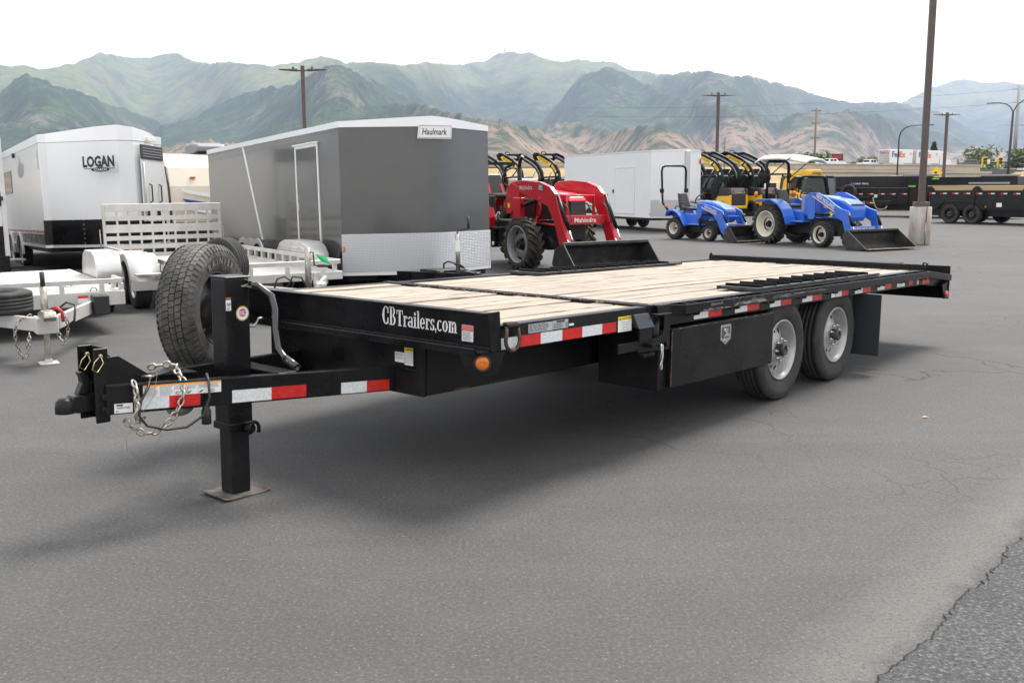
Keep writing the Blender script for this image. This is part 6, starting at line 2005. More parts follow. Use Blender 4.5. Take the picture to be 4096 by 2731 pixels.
part('bumper_guard', MB().bar((1.95, -.2, .72), (1.95, .2, .72), .05, .05).bar((1.95, -.2, .55), (1.95, -.2, .75), .04, .04).bar((1.95, .2, .55), (1.95, .2, .75), .04, .04), BLUE_P, T1, .01)

# ------------------------------------------------------------------ skid steer loaders parked in a row, arms raised
YEL_P = mat('yellow_machine_paint', (0.78, 0.44, 0.012), .3, coat=.4, col2=(.72, .39, .010), scale=2)
SKT = dict(tyre=tyre_mesh('skid_tyre', .40, .28, .21, RUBBER, 'turf', 28), rim=rim_mesh('skid_rim', .21, .28, BLACK, 'plain'))
CABG = mat('cab_glass', (.10, .13, .125), .05, trans=.75, spec=.2)


def thick(poly_c, w0, w1, n=1):
    """centre line with half widths -> polygon"""
    out_a, out_b = [], []
    k = len(poly_c)
    for i, (x, z) in enumerate(poly_c):
        a = Vector(poly_c[max(0, i - 1)])
        c_ = Vector(poly_c[min(k - 1, i + 1)])
        d = (c_ - a).normalized()
        nrm_ = Vector((-d.y, d.x))
        w = w0 + (w1 - w0) * i / (k - 1)
        out_a.append((x + nrm_.x * w, z + nrm_.y * w))
        out_b.append((x - nrm_.x * w, z - nrm_.y * w))
    return out_a + out_b[::-1]


SK_LINE = [(2.55, 3.12), (2.38, 3.22), (2.20, 3.20), (1.80, 3.05), (1.30, 2.84), (.92, 2.60), (.68, 2.28), (.62, 1.97), (.80, 1.62), (1.05, 1.32), (1.22, 1.15)]


def skid(label, loc, hd, proto=None):
    if proto is not None:
        t = dup(proto)
        t.matrix_world = frame(loc, hd)
        t['label'] = label
        return t
    t = thing('skid_steer_loader', label, 'loader', M=frame(loc, hd), group='skid steer loaders parked in a row')
    W = 1.45
    part('chassis', MB().box(.1, 2.5, -W + .12, -.12, .28, .75), BLACK, t, .02)
    for s, y in ((1, -.02), (-1, -W + .02)):
        bp_ = part('body_side', MB().prism([(.0, .62), (.80, .66), (.98, 1.04), (.02, 1.06)], y - .10, y + .02), YEL_P, t, .02, 2)
        part('upper_cowl', MB().prism([(.02, 1.065), (1.0, 1.06), (.75, 1.46), (.08, 1.44)], y - .14, y + .02), BLACK_PL, t, .03, 2)
    part('engine_cover', MB().box(.05, .9, -W + .15, -.15, .62, 1.40), BLACK_PL, t, .03, 2)
    rd = part('rear_door', MB().box(-.06, .05, -W + .22, -.10, .55, 1.16), mat('black_grille', (.02, .02, .021), .5, bump=.6, bscale=60), t, .02)
    part('tail_panel', MB().hexa([(-.05, -W + .20, 1.16), (.10, -W + .20, 1.16), (.10, -.08, 1.16), (-.05, -.08, 1.16), (.04, -W + .24, 1.45), (.2, -W + .24, 1.45), (.2, -.12, 1.45), (.04, -.12, 1.45)]), mat('grey_cowl', (.09, .09, .09), .5), t, .02, 2)
    for y in (-.25, -W + .38):
        part('tail_lamp', MB().box(-.045, .0, y - .07, y + .07, 1.27, 1.33), REDLENS, rd)
    part('door_badge', MB().box(-.05, -.03, -W / 2 - .2, -W / 2 + .2, 1.19, 1.22), ORG_D, rd)
    for y in (-.08, -W + .08):
        part('rear_post', MB().box(-.04, .10, y - .07, y + .07, .55, 1.10), YEL_P, t, .015)
    part('rear_bumper', MB().box(-.10, .15, -W + .1, -.1, .40, .55), YEL_P, t, .03)
    for x in (.55, 1.75):
        for y, s in ((-.0, 1), (-W, -1)):
            put_wheel(t, (x, y, .40), s, SKT)
    # cab
    for y in (-.28, -W + .28):
        part('cab_post', MB().tube([(1.0, y, 1.35), (1.05, y, 2.0), (1.15, y, 2.08), (2.0, y, 2.06), (2.25, y, 1.9), (2.35, y, .8)], .05, 6), BLACK, t)
        part('cab_side_glass', MB().prism([(1.08, 1.40), (1.10, 1.98), (2.0, 1.98), (2.2, 1.80), (2.25, 1.3)], y - .008, y + .008), CABG, t)
    part('cab_roof', MB().box(1.05, 2.10, -W + .25, -.25, 2.05, 2.10), mat('pale_cab_roof', (.45, .50, .49), .3), t, .02)
    part('cab_rear_glass', MB().box(1.03, 1.045, -W + .33, -.33, 1.50, 1.98), CABG, t)
    part('cab_seat', MB().box(1.2, 1.65, -W / 2 - .22, -W / 2 + .22, .85, 1.0).box(1.15, 1.28, -W / 2 - .2, -W / 2 + .2, 1.0, 1.5), SEATM, t, .04, 2)
    for y, inner in ((-.02, False), (-W + .02, True)):
        ar_ = part('lift_arm', MB().prism(thick(SK_LINE, .15, .19), y - .06, y + .06), BLACK, t, .012, 2)
        part('arm_edge', MB().tube([(x + .02, y, z + .15) for x, z in SK_LINE[1:6]], .03, 5), mat('glossy_edge', (.16, .17, .18), .2, coat=.6), ar_)
        part('lift_cylinder', MB().cyl((1.02, y - .0, 2.50), (1.34, y, 2.03), .022, 8), ROD, ar_)
        part('cylinder_body', MB().cyl((1.32, y, 2.06), (1.62, y, 1.45), .045, 8), BLACK, ar_)
        part('rear_link', MB().prism(thick([(.80, 1.55), (.95, 1.25), (1.0, .95)], .14, .17), y - .09, y + .09), BLACK, t, .01)
        if inner:
            part('hose_line', MB().tube([(x + .03, y + .07, z + .02) for x, z in SK_LINE[1:8]], .018, 5).tube([(x - .01, y + .07, z - .05) for x, z in SK_LINE[1:8]], .018, 5), mat('silver_hose', (.42, .43, .44), .35, .5), ar_)
        Bm_ = basis((2.12, y + .062, 3.055), (-.82, 0, -.335), up)
        if not inner:
            dc = MB().add([(-.16, .04, .004), (.02, .14, .004), (.92, .14, .004), (1.0, .07, .004), (.88, -.05, .004), (.02, -.06, .004)], [tuple(range(6))], Bm_).build('name_decal', mat('yellow_machine_decal', (.85, .55, .02), .4), ar_)
            letters('lettering', 'NEW HOLLAND', INK, dc, Bm_, .78, .12, .06, -.01, .007, .01)
            MB().add([(.90, -.05, .006), (1.0, .14, .006), (1.06, .14, .006), (.97, -.05, .006)], [(0, 1, 2, 3)], Bm_).build('white_slash', WHITE, dc)
            B2_ = basis((1.05, y + .062, 2.66), (-.62, 0, -.68), up)
            n2 = MB().box(-.02, .46, -.06, .08, .001, .005, B2_).build('number_decal', YEL_D, ar_)
            letters('lettering', '320', RED_D, n2, B2_, .28, .11, .10, -.045, .008, .03)
            decal('warning_sticker', WHITE, ar_, basis((.70, y + .062, 2.22), (-.3, 0, -.9), up), .12, .10)
    part('coupler_head', MB().box(2.35, 2.60, -W + .1, -.1, 2.95, 3.10).cyl((2.30, -W - .05, 3.28), (2.30, .05, 3.28), .07, 10), BLACK, t, .02)
    part('auxiliary_hose', MB().tube([(2.3, -.3, 3.25), (2.25, -.3, 3.40), (2.05, -.35, 3.40), (1.95, -.4, 3.28)], .03, 6), BLACK_PL, t)
    part('tilt_cylinder', MB().cyl((2.45, -W / 2, 3.05), (1.7, -W / 2, 2.75), .05, 8), BLACK, t)
    return t


sk = skid('skid steer loader with raised arms between the white trailer nose and the larger blue tractor', (11.115, 50.67, 0), -40)
skid('skid steer loader half hidden behind the nose of the white cargo trailer', (9.62, 52.0, 0), -40, sk)
skid('skid steer loader with raised arms behind the roll bar of the larger blue tractor', (12.9, 51.6, 0), -40, sk)
skid('skid steer loader with raised arms mostly hidden behind the dark grey cargo trailer', (-1.05, 52.3, 0), -40, sk)
skid('skid steer loader with raised arms behind the steering wheel of the red tractor', (.92, 52.0, 0), -40, sk)
skid('skid steer loader with raised arms just behind the tail of the white cargo trailer', (2.85, 51.8, 0), -40, sk)

# ---- yellow skid steer with closed cab
YS = thing('skid_steer_loader', 'yellow skid steer loader with closed glass cab behind the larger blue tractor', 'loader', M=frame((13.75, 46.4, 0), 128) @ Matrix.Diagonal((1, 1, .88, 1)))
part('body', MB().prism([(-.95, .45), (1.15, .45), (1.3, .75), (.9, .95), (-.15, 1.42), (-.85, 1.62), (-.98, 1.5)], -.72, .72), YEL_P, YS, .04, 2)
part('chassis', MB().box(-.9, 1.3, -.6, .6, .2, .5), BLACK, YS)
for x in (-.5, .75):
    for y, s in ((-.75, -1), (.75, 1)):
        put_wheel(YS, (x, y, .40), s, SKT)
for y in (-.45, .45):
    part('cab_post', MB().tube([(-.25, y, 1.2), (-.12, y, 2.15), (-.02, y, 2.24), (.95, y, 2.24), (1.10, y, 2.16), (1.25, y, .85)], .05, 6), BLACK, YS)
    part('cab_side_glass', MB().prism([(-.15, 1.40), (-.05, 2.14), (.9, 2.16), (1.12, 1.2)], y - .006, y + .006), CABG, YS)
part('cab_roof', MB().box(-.10, 1.10, -.46, .46, 2.22, 2.28), BLACK, YS, .02)
part('windscreen', MB().add([(1.13, -.42, 2.14), (1.13, .42, 2.14), (1.27, .42, .9), (1.27, -.42, .9)], [(0, 1, 2, 3)]), mat('tinted_windscreen', (.06, .08, .08), .3, spec=.12), YS)
part('cab_seat', MB().box(.1, .6, -.25, .25, .95, 1.1).box(.05, .2, -.24, .24, 1.1, 1.6), SEATM, YS, .05, 2)
part('engine_hood', MB().prism([(-1.15, 1.55), (-.35, 1.65), (-.22, 2.25), (-.95, 2.32), (-1.1, 2.2)], -.5, .35), mat('grey_black_plastic', (.035, .035, .036), .45), YS, .06, 2)
for y in (-.62, .62):
    part('lift_arm', MB().prism(thick([(-.8, 1.5), (-.75, 2.0), (-.4, 2.38), (.1, 2.48), (.45, 2.40)], .13, .11), y - .06, y + .06), YEL_P, YS, .02, 2)
part('arm_knuckle', MB().box(.15, .42, -.6, .6, 2.42, 2.62), YEL_P, YS, .05, 2)
Bm = basis((-.55, -.722, 1.20), (1, 0, -.40), up)
letters('lettering', 'NEW HOLLAND', INK, YS, Bm, .70, .10, 0, 0, .004, .01)
letters('lettering', 'L227', INK, YS, basis((-.9, -.722, .95), (1, 0, 0), up), .36, .12, 0, 0, .004, .01)

# ---- open canopy machine next to it
CM = thing('open_machine', 'small machine with open black canopy frame and seat between the loaders', 'machine', M=frame((13.9, 54.0, 0), -30) @ Matrix.Diagonal((1, 1, .9, 1)))
part('body', MB().box(-.7, .9, -.55, .55, .4, 1.15), mat('grey_machine_body', (.12, .12, .12), .5), CM, .06, 2)
for x in (-.55, .55):
    for y in (-.5, .5):
        part('canopy_post', MB().box(x - .04, x + .04, y - .04, y + .04, 1.1, 2.35), BLACK, CM, .01)
part('canopy_roof', MB().box(-.75, .75, -.62, .62, 2.35, 2.45), BLACK, CM, .02)
part('seat', MB().box(-.3, .2, -.25, .25, 1.15, 1.3).box(-.38, -.22, -.25, .25, 1.3, 1.9), SEATM, CM, .05, 2)
for s in (-1, 1):
    part('track', MB().prism([(-.9, .05), (.9, .05), (1.05, .2), (.9, .42), (-.9, .42), (-1.05, .2)], s * .45, s * .70), RUBBER, CM, .02)
# ---- dark steel bin behind the loaders
BN = thing('steel_bin', 'dark flat-sided steel bin standing behind the skid steer loaders', 'bin', M=frame((13.0, 64.0, 0), 90))
part('bin_wall', MB().box(-1.6, 3.2, -.5, .5, .5, 2.6), BLACK_OLD, BN, .02)
part('bin_leg', MB().box(-1.4, -1.2, -.4, .4, 0, .5), BLACK, BN)
part('bin_leg', MB().box(2.8, 3.0, -.4, .4, 0, .5), BLACK, BN)
for i in range(5):
    part('bin_rib', MB().box(-1.5 + i * 1.1, -1.42 + i * 1.1, .5, .56, .5, 2.55).box(-1.5 + i * 1.1, -1.42 + i * 1.1, -.56, -.5, .5, 2.55), BLACK, BN)

# ---- white V-nose cargo trailer
WT, o1 = enclosed('cargo_trailer', 'plain white enclosed cargo trailer with a small side door behind the small blue tractor', frame((4.90, 35.0, 0), 157), 6.9, 2.05, .50, 2.84, .70, WHITEP, crown=.03, sharp=.02, trim=.05, guard=(.53, 1.12), guard_m=DIAM)
d = door(WT, -2.62, -1.12, .60, 2.30, 0, TRIM, WHITEP, fr=.05)
part('door_handle', MB().box(-2.72, -2.66, -.03, -.0, 1.35, 1.48), BLACK_PL, d)
part('lock_plate', MB().cyl((-2.80, 0, 1.42), (-2.80, -.02, 1.42), .05, 12), ALU2, d)
b = MB()
for s_ in range(1):
    Bn = basis((.70, 1.02, 0), (.12, .99, 0), up)
part('nose_strip', MB().box(.66, .735, .93, 1.13, 1.12, 2.80), DIAM, WT, .01)
tandem(WT, (-4.6, -3.7), 0, .36, -1, FAR_SPEC, .05)
tandem(WT, (-4.6, -3.7), 2.05, .36, 1, FAR_SPEC, .05)
fender_tandem('fender', WT, -5.05, -3.25, -.03, .02, .42, .44, ALU2)
part('wheel_well', MB().prism([(-5.0, .40), (-4.9, .80), (-3.4, .80), (-3.3, .40)], -.004, 0), BLACK_OLD, WT)
part('corner_light', MB().box(-.06, -.02, -.01, .0, .60, .66), AMBER, WT)
part('dealer_sticker', MB().box(.10, .16, 1.93, 1.95, 2.35, 2.55), RED_D, WT)

# ------------------------------------------------------------------ black dump trailers
DT_SPEC = dict(tyre=tyre_mesh('dump_tyre', .385, .235, .215, RUBBER, 'bald', 32), rim=rim_mesh('dump_rim', .22, .235, BLACK, 'plain'), lug_nuts=nuts_mesh('dump_nuts', .075, 8, -.07, .014, .03, CHROME))
BLK2 = mat('gloss_black_trailer', (0.006, 0.006, 0.007), .32, col2=(.012, .012, .012), scale=2, coat=.08, spec=.3)
WOODX = mat('new_side_board', (.46, .34, .19), .7, col2=(.36, .26, .14), scale=3, stretch=(.2, 1, 6))


def dump_trailer(label, M, x0, x1, W, zb, zt, wheels=(0, .97), boards=0.0, ribs=.9, decal_at=None, tape_z=None, tarp=False, group='black dump trailers in the far row'):
    t = thing('dump_trailer', label, 'trailer', M=M, group=group)
    for y in (0, W):
        sg_ = part('box_side', MB().box(x0, x1, y - .03, y + .03, zb, zt), BLK2, t, .006)
        part('top_rail', MB().box(x0 - .02, x1 + .02, y - .05, y + .05, zt - .03, zt + .05), BLK2, sg_, .01)
        s = -1 if y == 0 else 1
        for x in np.arange(x0 + .02, x1 + .1, ribs):
            part('side_post', MB().box(x - .04, x + .04, min(y + s * .03, y + s * .085), max(y + s * .03, y + s * .085), zb, zt), BLK2, sg_, .006)
        if boards:
            part('side_board', MB().box(x0 + .02, x1, y - .025, y + .02, zt + .04, zt + .04 + boards), WOODX, t, .006)
            for x in np.arange(x0 + .15, x1, 2.1):
                part('board_bracket', MB().prism([(x - .22, zt + .02), (x + .22, zt + .02), (x + .20, zt + .10), (x + .06, zt + .22), (x - .06, zt + .22), (x - .20, zt + .10)], y + s * .03, y + s * .05), BLK2, t)
    part('box_floor', MB().box(x0, x1, 0, W, zb - .06, zb), BLK2, t)
    part('box_front', MB().box(x1 - .03, x1 + .03, 0, W, zb, zt), BLK2, t, .006)
    part('box_gate', MB().box(x0 - .03, x0 + .03, 0, W, zb, zt), BLK2, t, .006)
    part('frame', MB().box(x0 + .1, x1 + .3, .25, .37, zb - .32, zb - .06).box(x0 + .1, x1 + .3, W - .37, W - .25, zb - .32, zb - .06), BLK2, t, .006)
    for x in wheels:
        put_wheel(t, (x, .05, .385), -1, DT_SPEC)
        put_wheel(t, (x, W - .05, .385), 1, DT_SPEC)
    w0, w1 = wheels[0], wheels[-1]
    for y0, y1 in ((-.10, .16), (W - .16, W + .10)):
        fp = [(w0 - .56, .62), (w0 - .36, .86), (w0 - .2, .92), (w1 + .2, .92), (w1 + .36, .86), (w1 + .56, .62)]
        part('fender', MB().prism(fp + [(x, z - .05) for x, z in fp[::-1]], y0, y1), BLK2, t, .006)
    if tape_z:
        for i, x in enumerate(np.arange(x0 + .15, x1 - .3, .52)):
            part('reflector', MB().box(x, x + .13, -.092, -.088, tape_z, tape_z + .05), TAPE_R, t)
            part('reflector', MB().box(x + .13, x + .28, -.092, -.088, tape_z, tape_z + .05), TAPE_W, t)
    if decal_at:
        x, z, s_ = decal_at
        Bm_ = basis((x, -.090, z), (1, 0, 0), up)
        lg_ = MB().add([(0, 0, .0), (.10, .0, .0), (.13, .16, 0), (.03, .16, 0)], [(0, 1, 2, 3)], Bm_).build('logo_mark', mat('logo_blue', (.03, .09, .5), .4), t)
        letters('lettering', 'LOAD TRAIL', WHITE, lg_, Bm_, s_, .10, .18, .03, .002, .01, .15)
    return t


D1 = dump_trailer('black dump trailer with tan wooden side boards and tandem black wheels behind the light pole', frame((18.16, 41.14, 0), 146.7), -1.1, 4.3, 2.2, .62, 1.30, (0, .97), boards=.20, ribs=2.12, tape_z=1.20)
part('info_label', MB().box(2.0, 2.22, -.034, -.031, .70, .86), WHITE, D1)
part('amber_marker', MB().cyl((1.55, -.03, .70), (1.55, -.05, .70), .035, 10), AMBER, D1)
part('tongue_beam', MB().bar((4.2, .35, .5), (6.0, 1.1, .5), .08, .16).bar((4.2, 1.85, .5), (6.0, 1.1, .5), .08, .16), BLK2, D1)
D2 = dump_trailer('black trailer with an upright spare tyre and lettered tongue beam facing the light pole', frame((16.9, 50.5, 0), 118), -3.2, 3.6, 2.1, .65, 1.38, (-1.2, -.3), ribs=.8, tape_z=1.10)
tb = part('tongue_beam', MB().bar((-.9, -.9, .72), (2.0, -.9, .66), .10, .26), BLK2, D2, .01)
Bm = basis((.35, -.957, .66), (1, 0, 0), up)
lm = MB().add([(-.22, .0, .006), (-.10, .0, .006), (-.06, .13, .006), (-.18, .13, .006)], [(0, 1, 2, 3)], Bm).build('logo_mark', mat('logo_blue', (.03, .09, .5), .4), tb)
letters('lettering', 'LOAD TRAIL', mat('grey_white_print', (.45, .47, .48), .5), lm, Bm, .80, .12, 0, .0, .006, .02, .2)
for x, mm in ((-.62, TAPE_R), (-.44, TAPE_W), (1.2, TAPE_R), (1.38, TAPE_W)):
    part('reflector', MB().box(x, x + .18, -.9565, -.952, .68, .73), mm, tb)
part('tongue_rail', MB().bar((-.2, -.95, .98), (1.3, -.95, .96), .08, .12), BLK2, D2, .01)
part('coupler', MB().box(2.0, 2.35, -.97, -.83, .60, .80), BLK2, D2, .02)
chain('safety_chain', [(1.5, -.98, .95), (1.55, -1.0, .75), (1.65, -1.0, .50), (1.85, -1.0, .38), (2.1, -1.0, .45), (2.2, -.98, .60)], D2, mat('yellow_zinc_chain', (.50, .45, .25), .4, .7), .09, .014, .03)
part('jack_leg', MB().box(.55, .70, -.97, -.82, .03, .70).box(.45, .80, -1.0, -.78, 0, .03), BLK2, D2)
put_wheel(D2, (.30, -.80, 1.22), -1, dict(tyre=tyre_mesh('dump_tyre', .385, .235, .215, RUBBER, 'bald', 32), rim=rim_mesh('dump_rim', .22, .235, BLACK, 'plain')))
part('winch_post', MB().box(-.75, -.62, -.98, -.86, .80, 1.25).cyl((-.6, -.95, 1.22), (-.1, -.95, 1.22), .02, 6), BLK2, D2)
part('label', MB().box(1.42, 1.60, -.034, -.03, .95, 1.10), WHITE, D2)
D3 = dump_trailer('tall black dump trailer with a name on its ribbed side below the concrete overpass', frame((23.0, 61.0, 0), 100), -4.6, 2.6, 2.2, .95, 2.02, (-1.6, -.6), ribs=1.15, decal_at=(-2.2, 1.55, .9), tape_z=1.10)
part('tarp_box', MB().box(.9, 2.9, -.15, .2, 2.04, 2.20), mat('grey_tarp_rail', (.22, .23, .24), .4, .4), D3, .02)
D4 = dump_trailer('black dump trailer with green tag and grey tarp rail right behind the boarded trailer', frame((20.0, 47.5, 0), 140), -1.15, 3.5, 2.2, .65, 1.52, (-.3, .7), ribs=1.2)
part('green_tag', MB().box(-1.1, -.75, -.09, -.085, 1.47, 1.53), mat('lime_tag', (.1, .65, .05), .5), D4)
part('tarp_rail', MB().box(1.8, 3.6, -.09, .09, 1.57, 1.67), MATS['grey_tarp_rail'], D4, .02)
D5 = dump_trailer('black dump trailer with the highest side rail in the far row', frame((24.5, 55.5, 0), 140), -1.15, 3.5, 2.2, .8, 1.92, (-.8, .2), ribs=1.2)
part('green_tag', MB().box(-1.1, -.7, -.09, -.085, 1.85, 1.92), MATS['lime_tag'], D5)
part('tarp_rail', MB().box(1.6, 3.6, -.09, .09, 1.97, 2.08), MATS['grey_tarp_rail'], D5, .02)

# ------------------------------------------------------------------ light poles
def light_pole(label, x, y, h, w, az=0.0, arm=.55):
    t = thing('light_pole', label, 'lamp post', (x, y, 0), az, 'brown parking lot light poles')
    part('pole', MB().box(-w / 2, w / 2, -w / 2, w / 2, 0, h), BROWN, t, .01)
    for s in (-1, 1):
        a = part('lamp_arm', MB().bar((0, 0, h - .22), (s * arm * .5, 0, h - .20), .06, .06), BROWN, t)
        part('lamp_head', MB().hexa([(s * arm * .4, -.16, h - .24), (s * arm * 1.9, -.14, h - .18), (s * arm * 1.9, .14, h - .18), (s * arm * .4, .16, h - .24), (s * arm * .4, -.16, h - .14), (s * arm * 1.9, -.12, h - .14), (s * arm * 1.9, .12, h - .14), (s * arm * .4, .16, h - .14)]), BROWN, a, .02)
        part('photocell', MB().cyl((s * arm * .75, 0, h - .14), (s * arm * .75, 0, h - .05), .05, 8), BLACK_PL, a)
    return t


light_pole('brown light pole with twin lamp heads rising behind the dark grey cargo trailer', -9.2, 45, 6.92, .16, .05)
light_pole('brown light pole with twin lamp heads rising behind the skid steer loaders', 12.72, 62, 7.2, .17, .1)
light_pole('brown light pole with twin lamp heads beyond the concrete light base', 34.6, 80, 7.15, .19, .1)
# near pole on a concrete base
LP = thing('light_pole', 'tall brown light pole on a stained concrete base beside the steel bucket', 'lamp post', (11.16, 27.1, 0), R(-12), 'brown parking lot light poles')
n = 24
pr = []
for i in range(n):
    a = 2 * pi * i / n
    e = .26 * (abs(math.cos(a)) ** 5 + abs(math.sin(a)) ** 5) ** (-.2)
    pr.append((e * math.cos(a), e * math.sin(a)))
part('concrete_base', MB().prism(pr, 0, 1.02, 'z', smooth=True), mat('stained_concrete', (.46, .42, .37), .85, col2=(.27, .22, .19), scale=4.5, lo=.45, hi=.72, bump=.25, bscale=50, stretch=(1, 1, .35)), LP, .015)
part('base_cover', MB().box(-.19, .19, -.19, .19, 1.02, 1.15), BROWN, LP, .01)
part('pole', MB().box(-.082, .082, -.082, .082, 1.15, 8.6), BROWN, LP, .012, 2)
part('conduit', MB().cyl((.10, -.262, 0), (.10, -.262, .60), .014, 8), ZINC, LP)
part('conduit', MB().cyl((.10, -.262, .60), (.11, -.262, 1.02), .010, 8), BLACK_PL, LP)
for s in (-1, 1):
    part('lamp_head', MB().box(min(s * .25, s * 1.0), max(s * .25, s * 1.0), -.18, .18, 8.42, 8.5), BROWN, LP, .02)

# ------------------------------------------------------------------ overpass, embankment and traffic
OVC = mat('tan_overpass_concrete', (.46, .405, .325), .85, col2=(.38, .33, .26), scale=.35, lo=.35, hi=.7, bump=.1, bscale=8)
OVC2 = mat('pale_overpass_concrete', (.50, .455, .385), .85, col2=(.43, .385, .32), scale=.25, stretch=(1, 1, .2))
OV = thing('overpass', 'long tan concrete road overpass with a panelled parapet behind the dump trailers', 'bridge', M=Matrix.Translation((0, 0, -.76)) @ Matrix.Rotation(.0137, 4, 'Y'))


def deck_z(x):
    return 5.39 - .0137 * x


part('road_deck', MB().box(-60, 145, 185.2, 240, 5.0, 6.15), mat('overpass_asphalt', (.12, .12, .12), .9), OV)
part('parapet', MB().box(-60, 86.5, 184.7, 185.2, 5.62, 6.72), OVC, OV, .02)
part('parapet_cap', MB().box(-60, 86.7, 184.5, 185.4, 6.60, 6.80), OVC, OV, .02)
for i in range(28):
    x = -58 + i * 5.0
    part('parapet_panel', MB().box(x, x + 4.5, 184.62, 184.72, 5.80, 6.50), OVC, OV, .03)
part('deck_ledge', MB().box(48, 88.4, 184.0, 184.7, 5.2, 5.62), OVC, OV, .02)
part('retaining_wall', MB().box(49.5, 88, 184.3, 185.1, 0, 5.2), OVC2, OV, .02)
for i in range(6):
    part('wall_joint', MB().box(52 + i * 6.2, 52.06 + i * 6.2, 184.27, 184.31, 0, 5.2), OVC, OV)
part('wing_wall', MB().box(86.8, 88.6, 183.6, 184.3, 0, 5.0), OVC, OV, .02)
m, N, L, B_, nd, noise, rng, mixc, mth = node_mat('dry_bank_grass')
geo = nd('ShaderNodeNewGeometry')
P = geo.outputs['Position']
c = mixc(rng(noise(P, .5, 5, .7), .38, .62), (.43, .31, .145), (.30, .225, .11))
c = mixc(rng(noise(P, 2.2, 4, .7), .55, .66, 0, .7), c, (.15, .125, .065))
L.new(c, B_.inputs['Base Color'])
B_.inputs['Roughness'].default_value = .95
bp = nd('ShaderNodeBump')
bp.inputs['Strength'].default_value = 1.0
bp.inputs['Distance'].default_value = .5
L.new(noise(P, 1.6, 5, .75), bp.inputs['Height'])
L.new(bp.outputs[0], B_.inputs['Normal'])
BANK = m


def bank(name, x0, x1, y0, y1, z1, nx=60, ny=16, seed=0, x_fall=0):
    b = MB()
    rnd_ = random.Random(seed)
    vs = []
    for j in range(ny + 1):
        for i in range(nx + 1):
            u, v = i / nx, j / ny
            f = 1.0
            if x_fall > 0:
                f = min(1, (1 - u) * (x1 - x0) / x_fall)
            if x_fall < 0:
                f = min(1, u * (x1 - x0) / -x_fall)
            vs.append((x0 + (x1 - x0) * u, y0 + (y1 - y0) * v, z1 * (v ** .9) * f + rnd_.gauss(0, .10) * (0 < v < 1) - .02))
    fs = [(j * (nx + 1) + i, j * (nx + 1) + i + 1, (j + 1) * (nx + 1) + i + 1, (j + 1) * (nx + 1) + i) for j in range(ny) for i in range(nx)]
    b.add(vs, fs, smooth=True)
    return structure(b.build(name, BANK))


bank('grass_embankment', -70, 58, 132, 184.0, 4.75, 110, 18, 1, 9)
bank('grass_embankment', 87.0, 190, 150, 192, 4.3, 80, 16, 2, -6)
bank('grass_verge', -70, 110, 84, 132, .25, 40, 6, 3)

# chain link fence at the end of the lot
FN = thing('chain_link_fence', 'low galvanised chain link fence along the end of the parking lot', 'fence', (0, 0, 0))
for i in range(34):
    x = -22 + i * 2.6
    part('fence_post', MB().cyl((x, 76, 0), (x, 76, 1.75), .03, 6), ZINC, FN)
part('top_rail', MB().cyl((-22, 76, 1.72), (64, 76, 1.72), .022, 6), ZINC, FN)
b = MB()
for i in range(280):
    x = -22 + i * .30
    b.bar((x, 76.02, .05), (x + .8, 76.02, 1.70), .006, .006)
    b.bar((x + .8, 76.03, .05), (x, 76.03, 1.70), .006, .006)
stuff(part('fence_mesh', b, ZINC, FN))

# parcel truck with two trailers
FX = Vector((74.8, 198, 0))
TRK = thing('parcel_truck', 'white parcel delivery truck pulling two box trailers along the overpass', 'truck', M=frame((74.8, 198, deck_z(75)), 54))
PW = mat('pale_truck_panel', (.74, .73, .70), .4)
PG = mat('grey_truck_rear', (.42, .40, .38), .5, col2=(.34, .33, .31), scale=2)
PUR = mat('purple_print', (.09, .05, .26), .5)
ORA = mat('orange_print', (.78, .12, .02), .5)
for x0, x1 in ((0, 7.9), (9.3, 17.6)):
    bx_ = part('trailer_box', MB().box(x0, x1, 0, 2.5, 1.15, 3.85), PW, TRK, .05)
    part('rear_door', MB().box(x0 - .04, x0 + .002, .08, 2.42, 1.2, 3.8), PG, bx_)
    for i in range(5):
        part('rear_door_slat', MB().box(x0 - .07, x0 - .04, .12, 2.38, 1.3 + i * .5, 1.33 + i * .5), PW, bx_)
    Bm = basis((x0 + .7, -.03, 2.35), (1, 0, 0), up)
    letters('lettering', 'Fed', PUR, bx_, Bm, 2.5, 1.15, 0, 0, .01, .03)
    letters('lettering', 'Ex', ORA, bx_, Bm, 2.0, 1.12, 2.6, 0, .01, .03)
    letters('lettering', 'x', ORA, bx_, Bm, .5, .45, 6.2, .5, .01, .02)
    Bm = basis((x0 - .075, 2.15, 3.05), (0, -1, 0), up)
    letters('lettering', 'Fed', PUR, bx_, Bm, 1.0, .42, 0, 0, .005, .02)
    letters('lettering', 'Ex', ORA, bx_, Bm, .8, .42, 1.05, 0, .005, .02)
    part('trailer_skirt', MB().box(x0 + 1.5, x1 - 3.0, -.0, .04, .45, 1.15), PW, bx_)
    for x in (x0 + 1.0, x1 - 2.0, x1 - 1.0):
        for y, s in ((.15, -1), (2.35, 1)):
            put_wheel(TRK, (x, y, .50), s, dict(tyre=tyre_mesh('truck_tyre', .50, .28, .29, RUBBER, 'bald', 20)))
cb = part('cab', MB().prism([(18.1, .6), (22.2, .6), (22.35, 1.5), (22.1, 1.85), (20.9, 2.0), (20.45, 3.0), (20.2, 3.65), (18.1, 3.8)], .1, 2.4), PW, TRK, .10, 2)
part('windscreen', MB().add([(20.93, .3, 2.05), (20.93, 2.2, 2.05), (20.52, 2.2, 2.9), (20.52, .3, 2.9)], [(0, 1, 2, 3)]), GLASS, cb)
part('side_window', MB().box(19.5, 20.4, .08, .1, 2.1, 2.8), GLASS, cb)
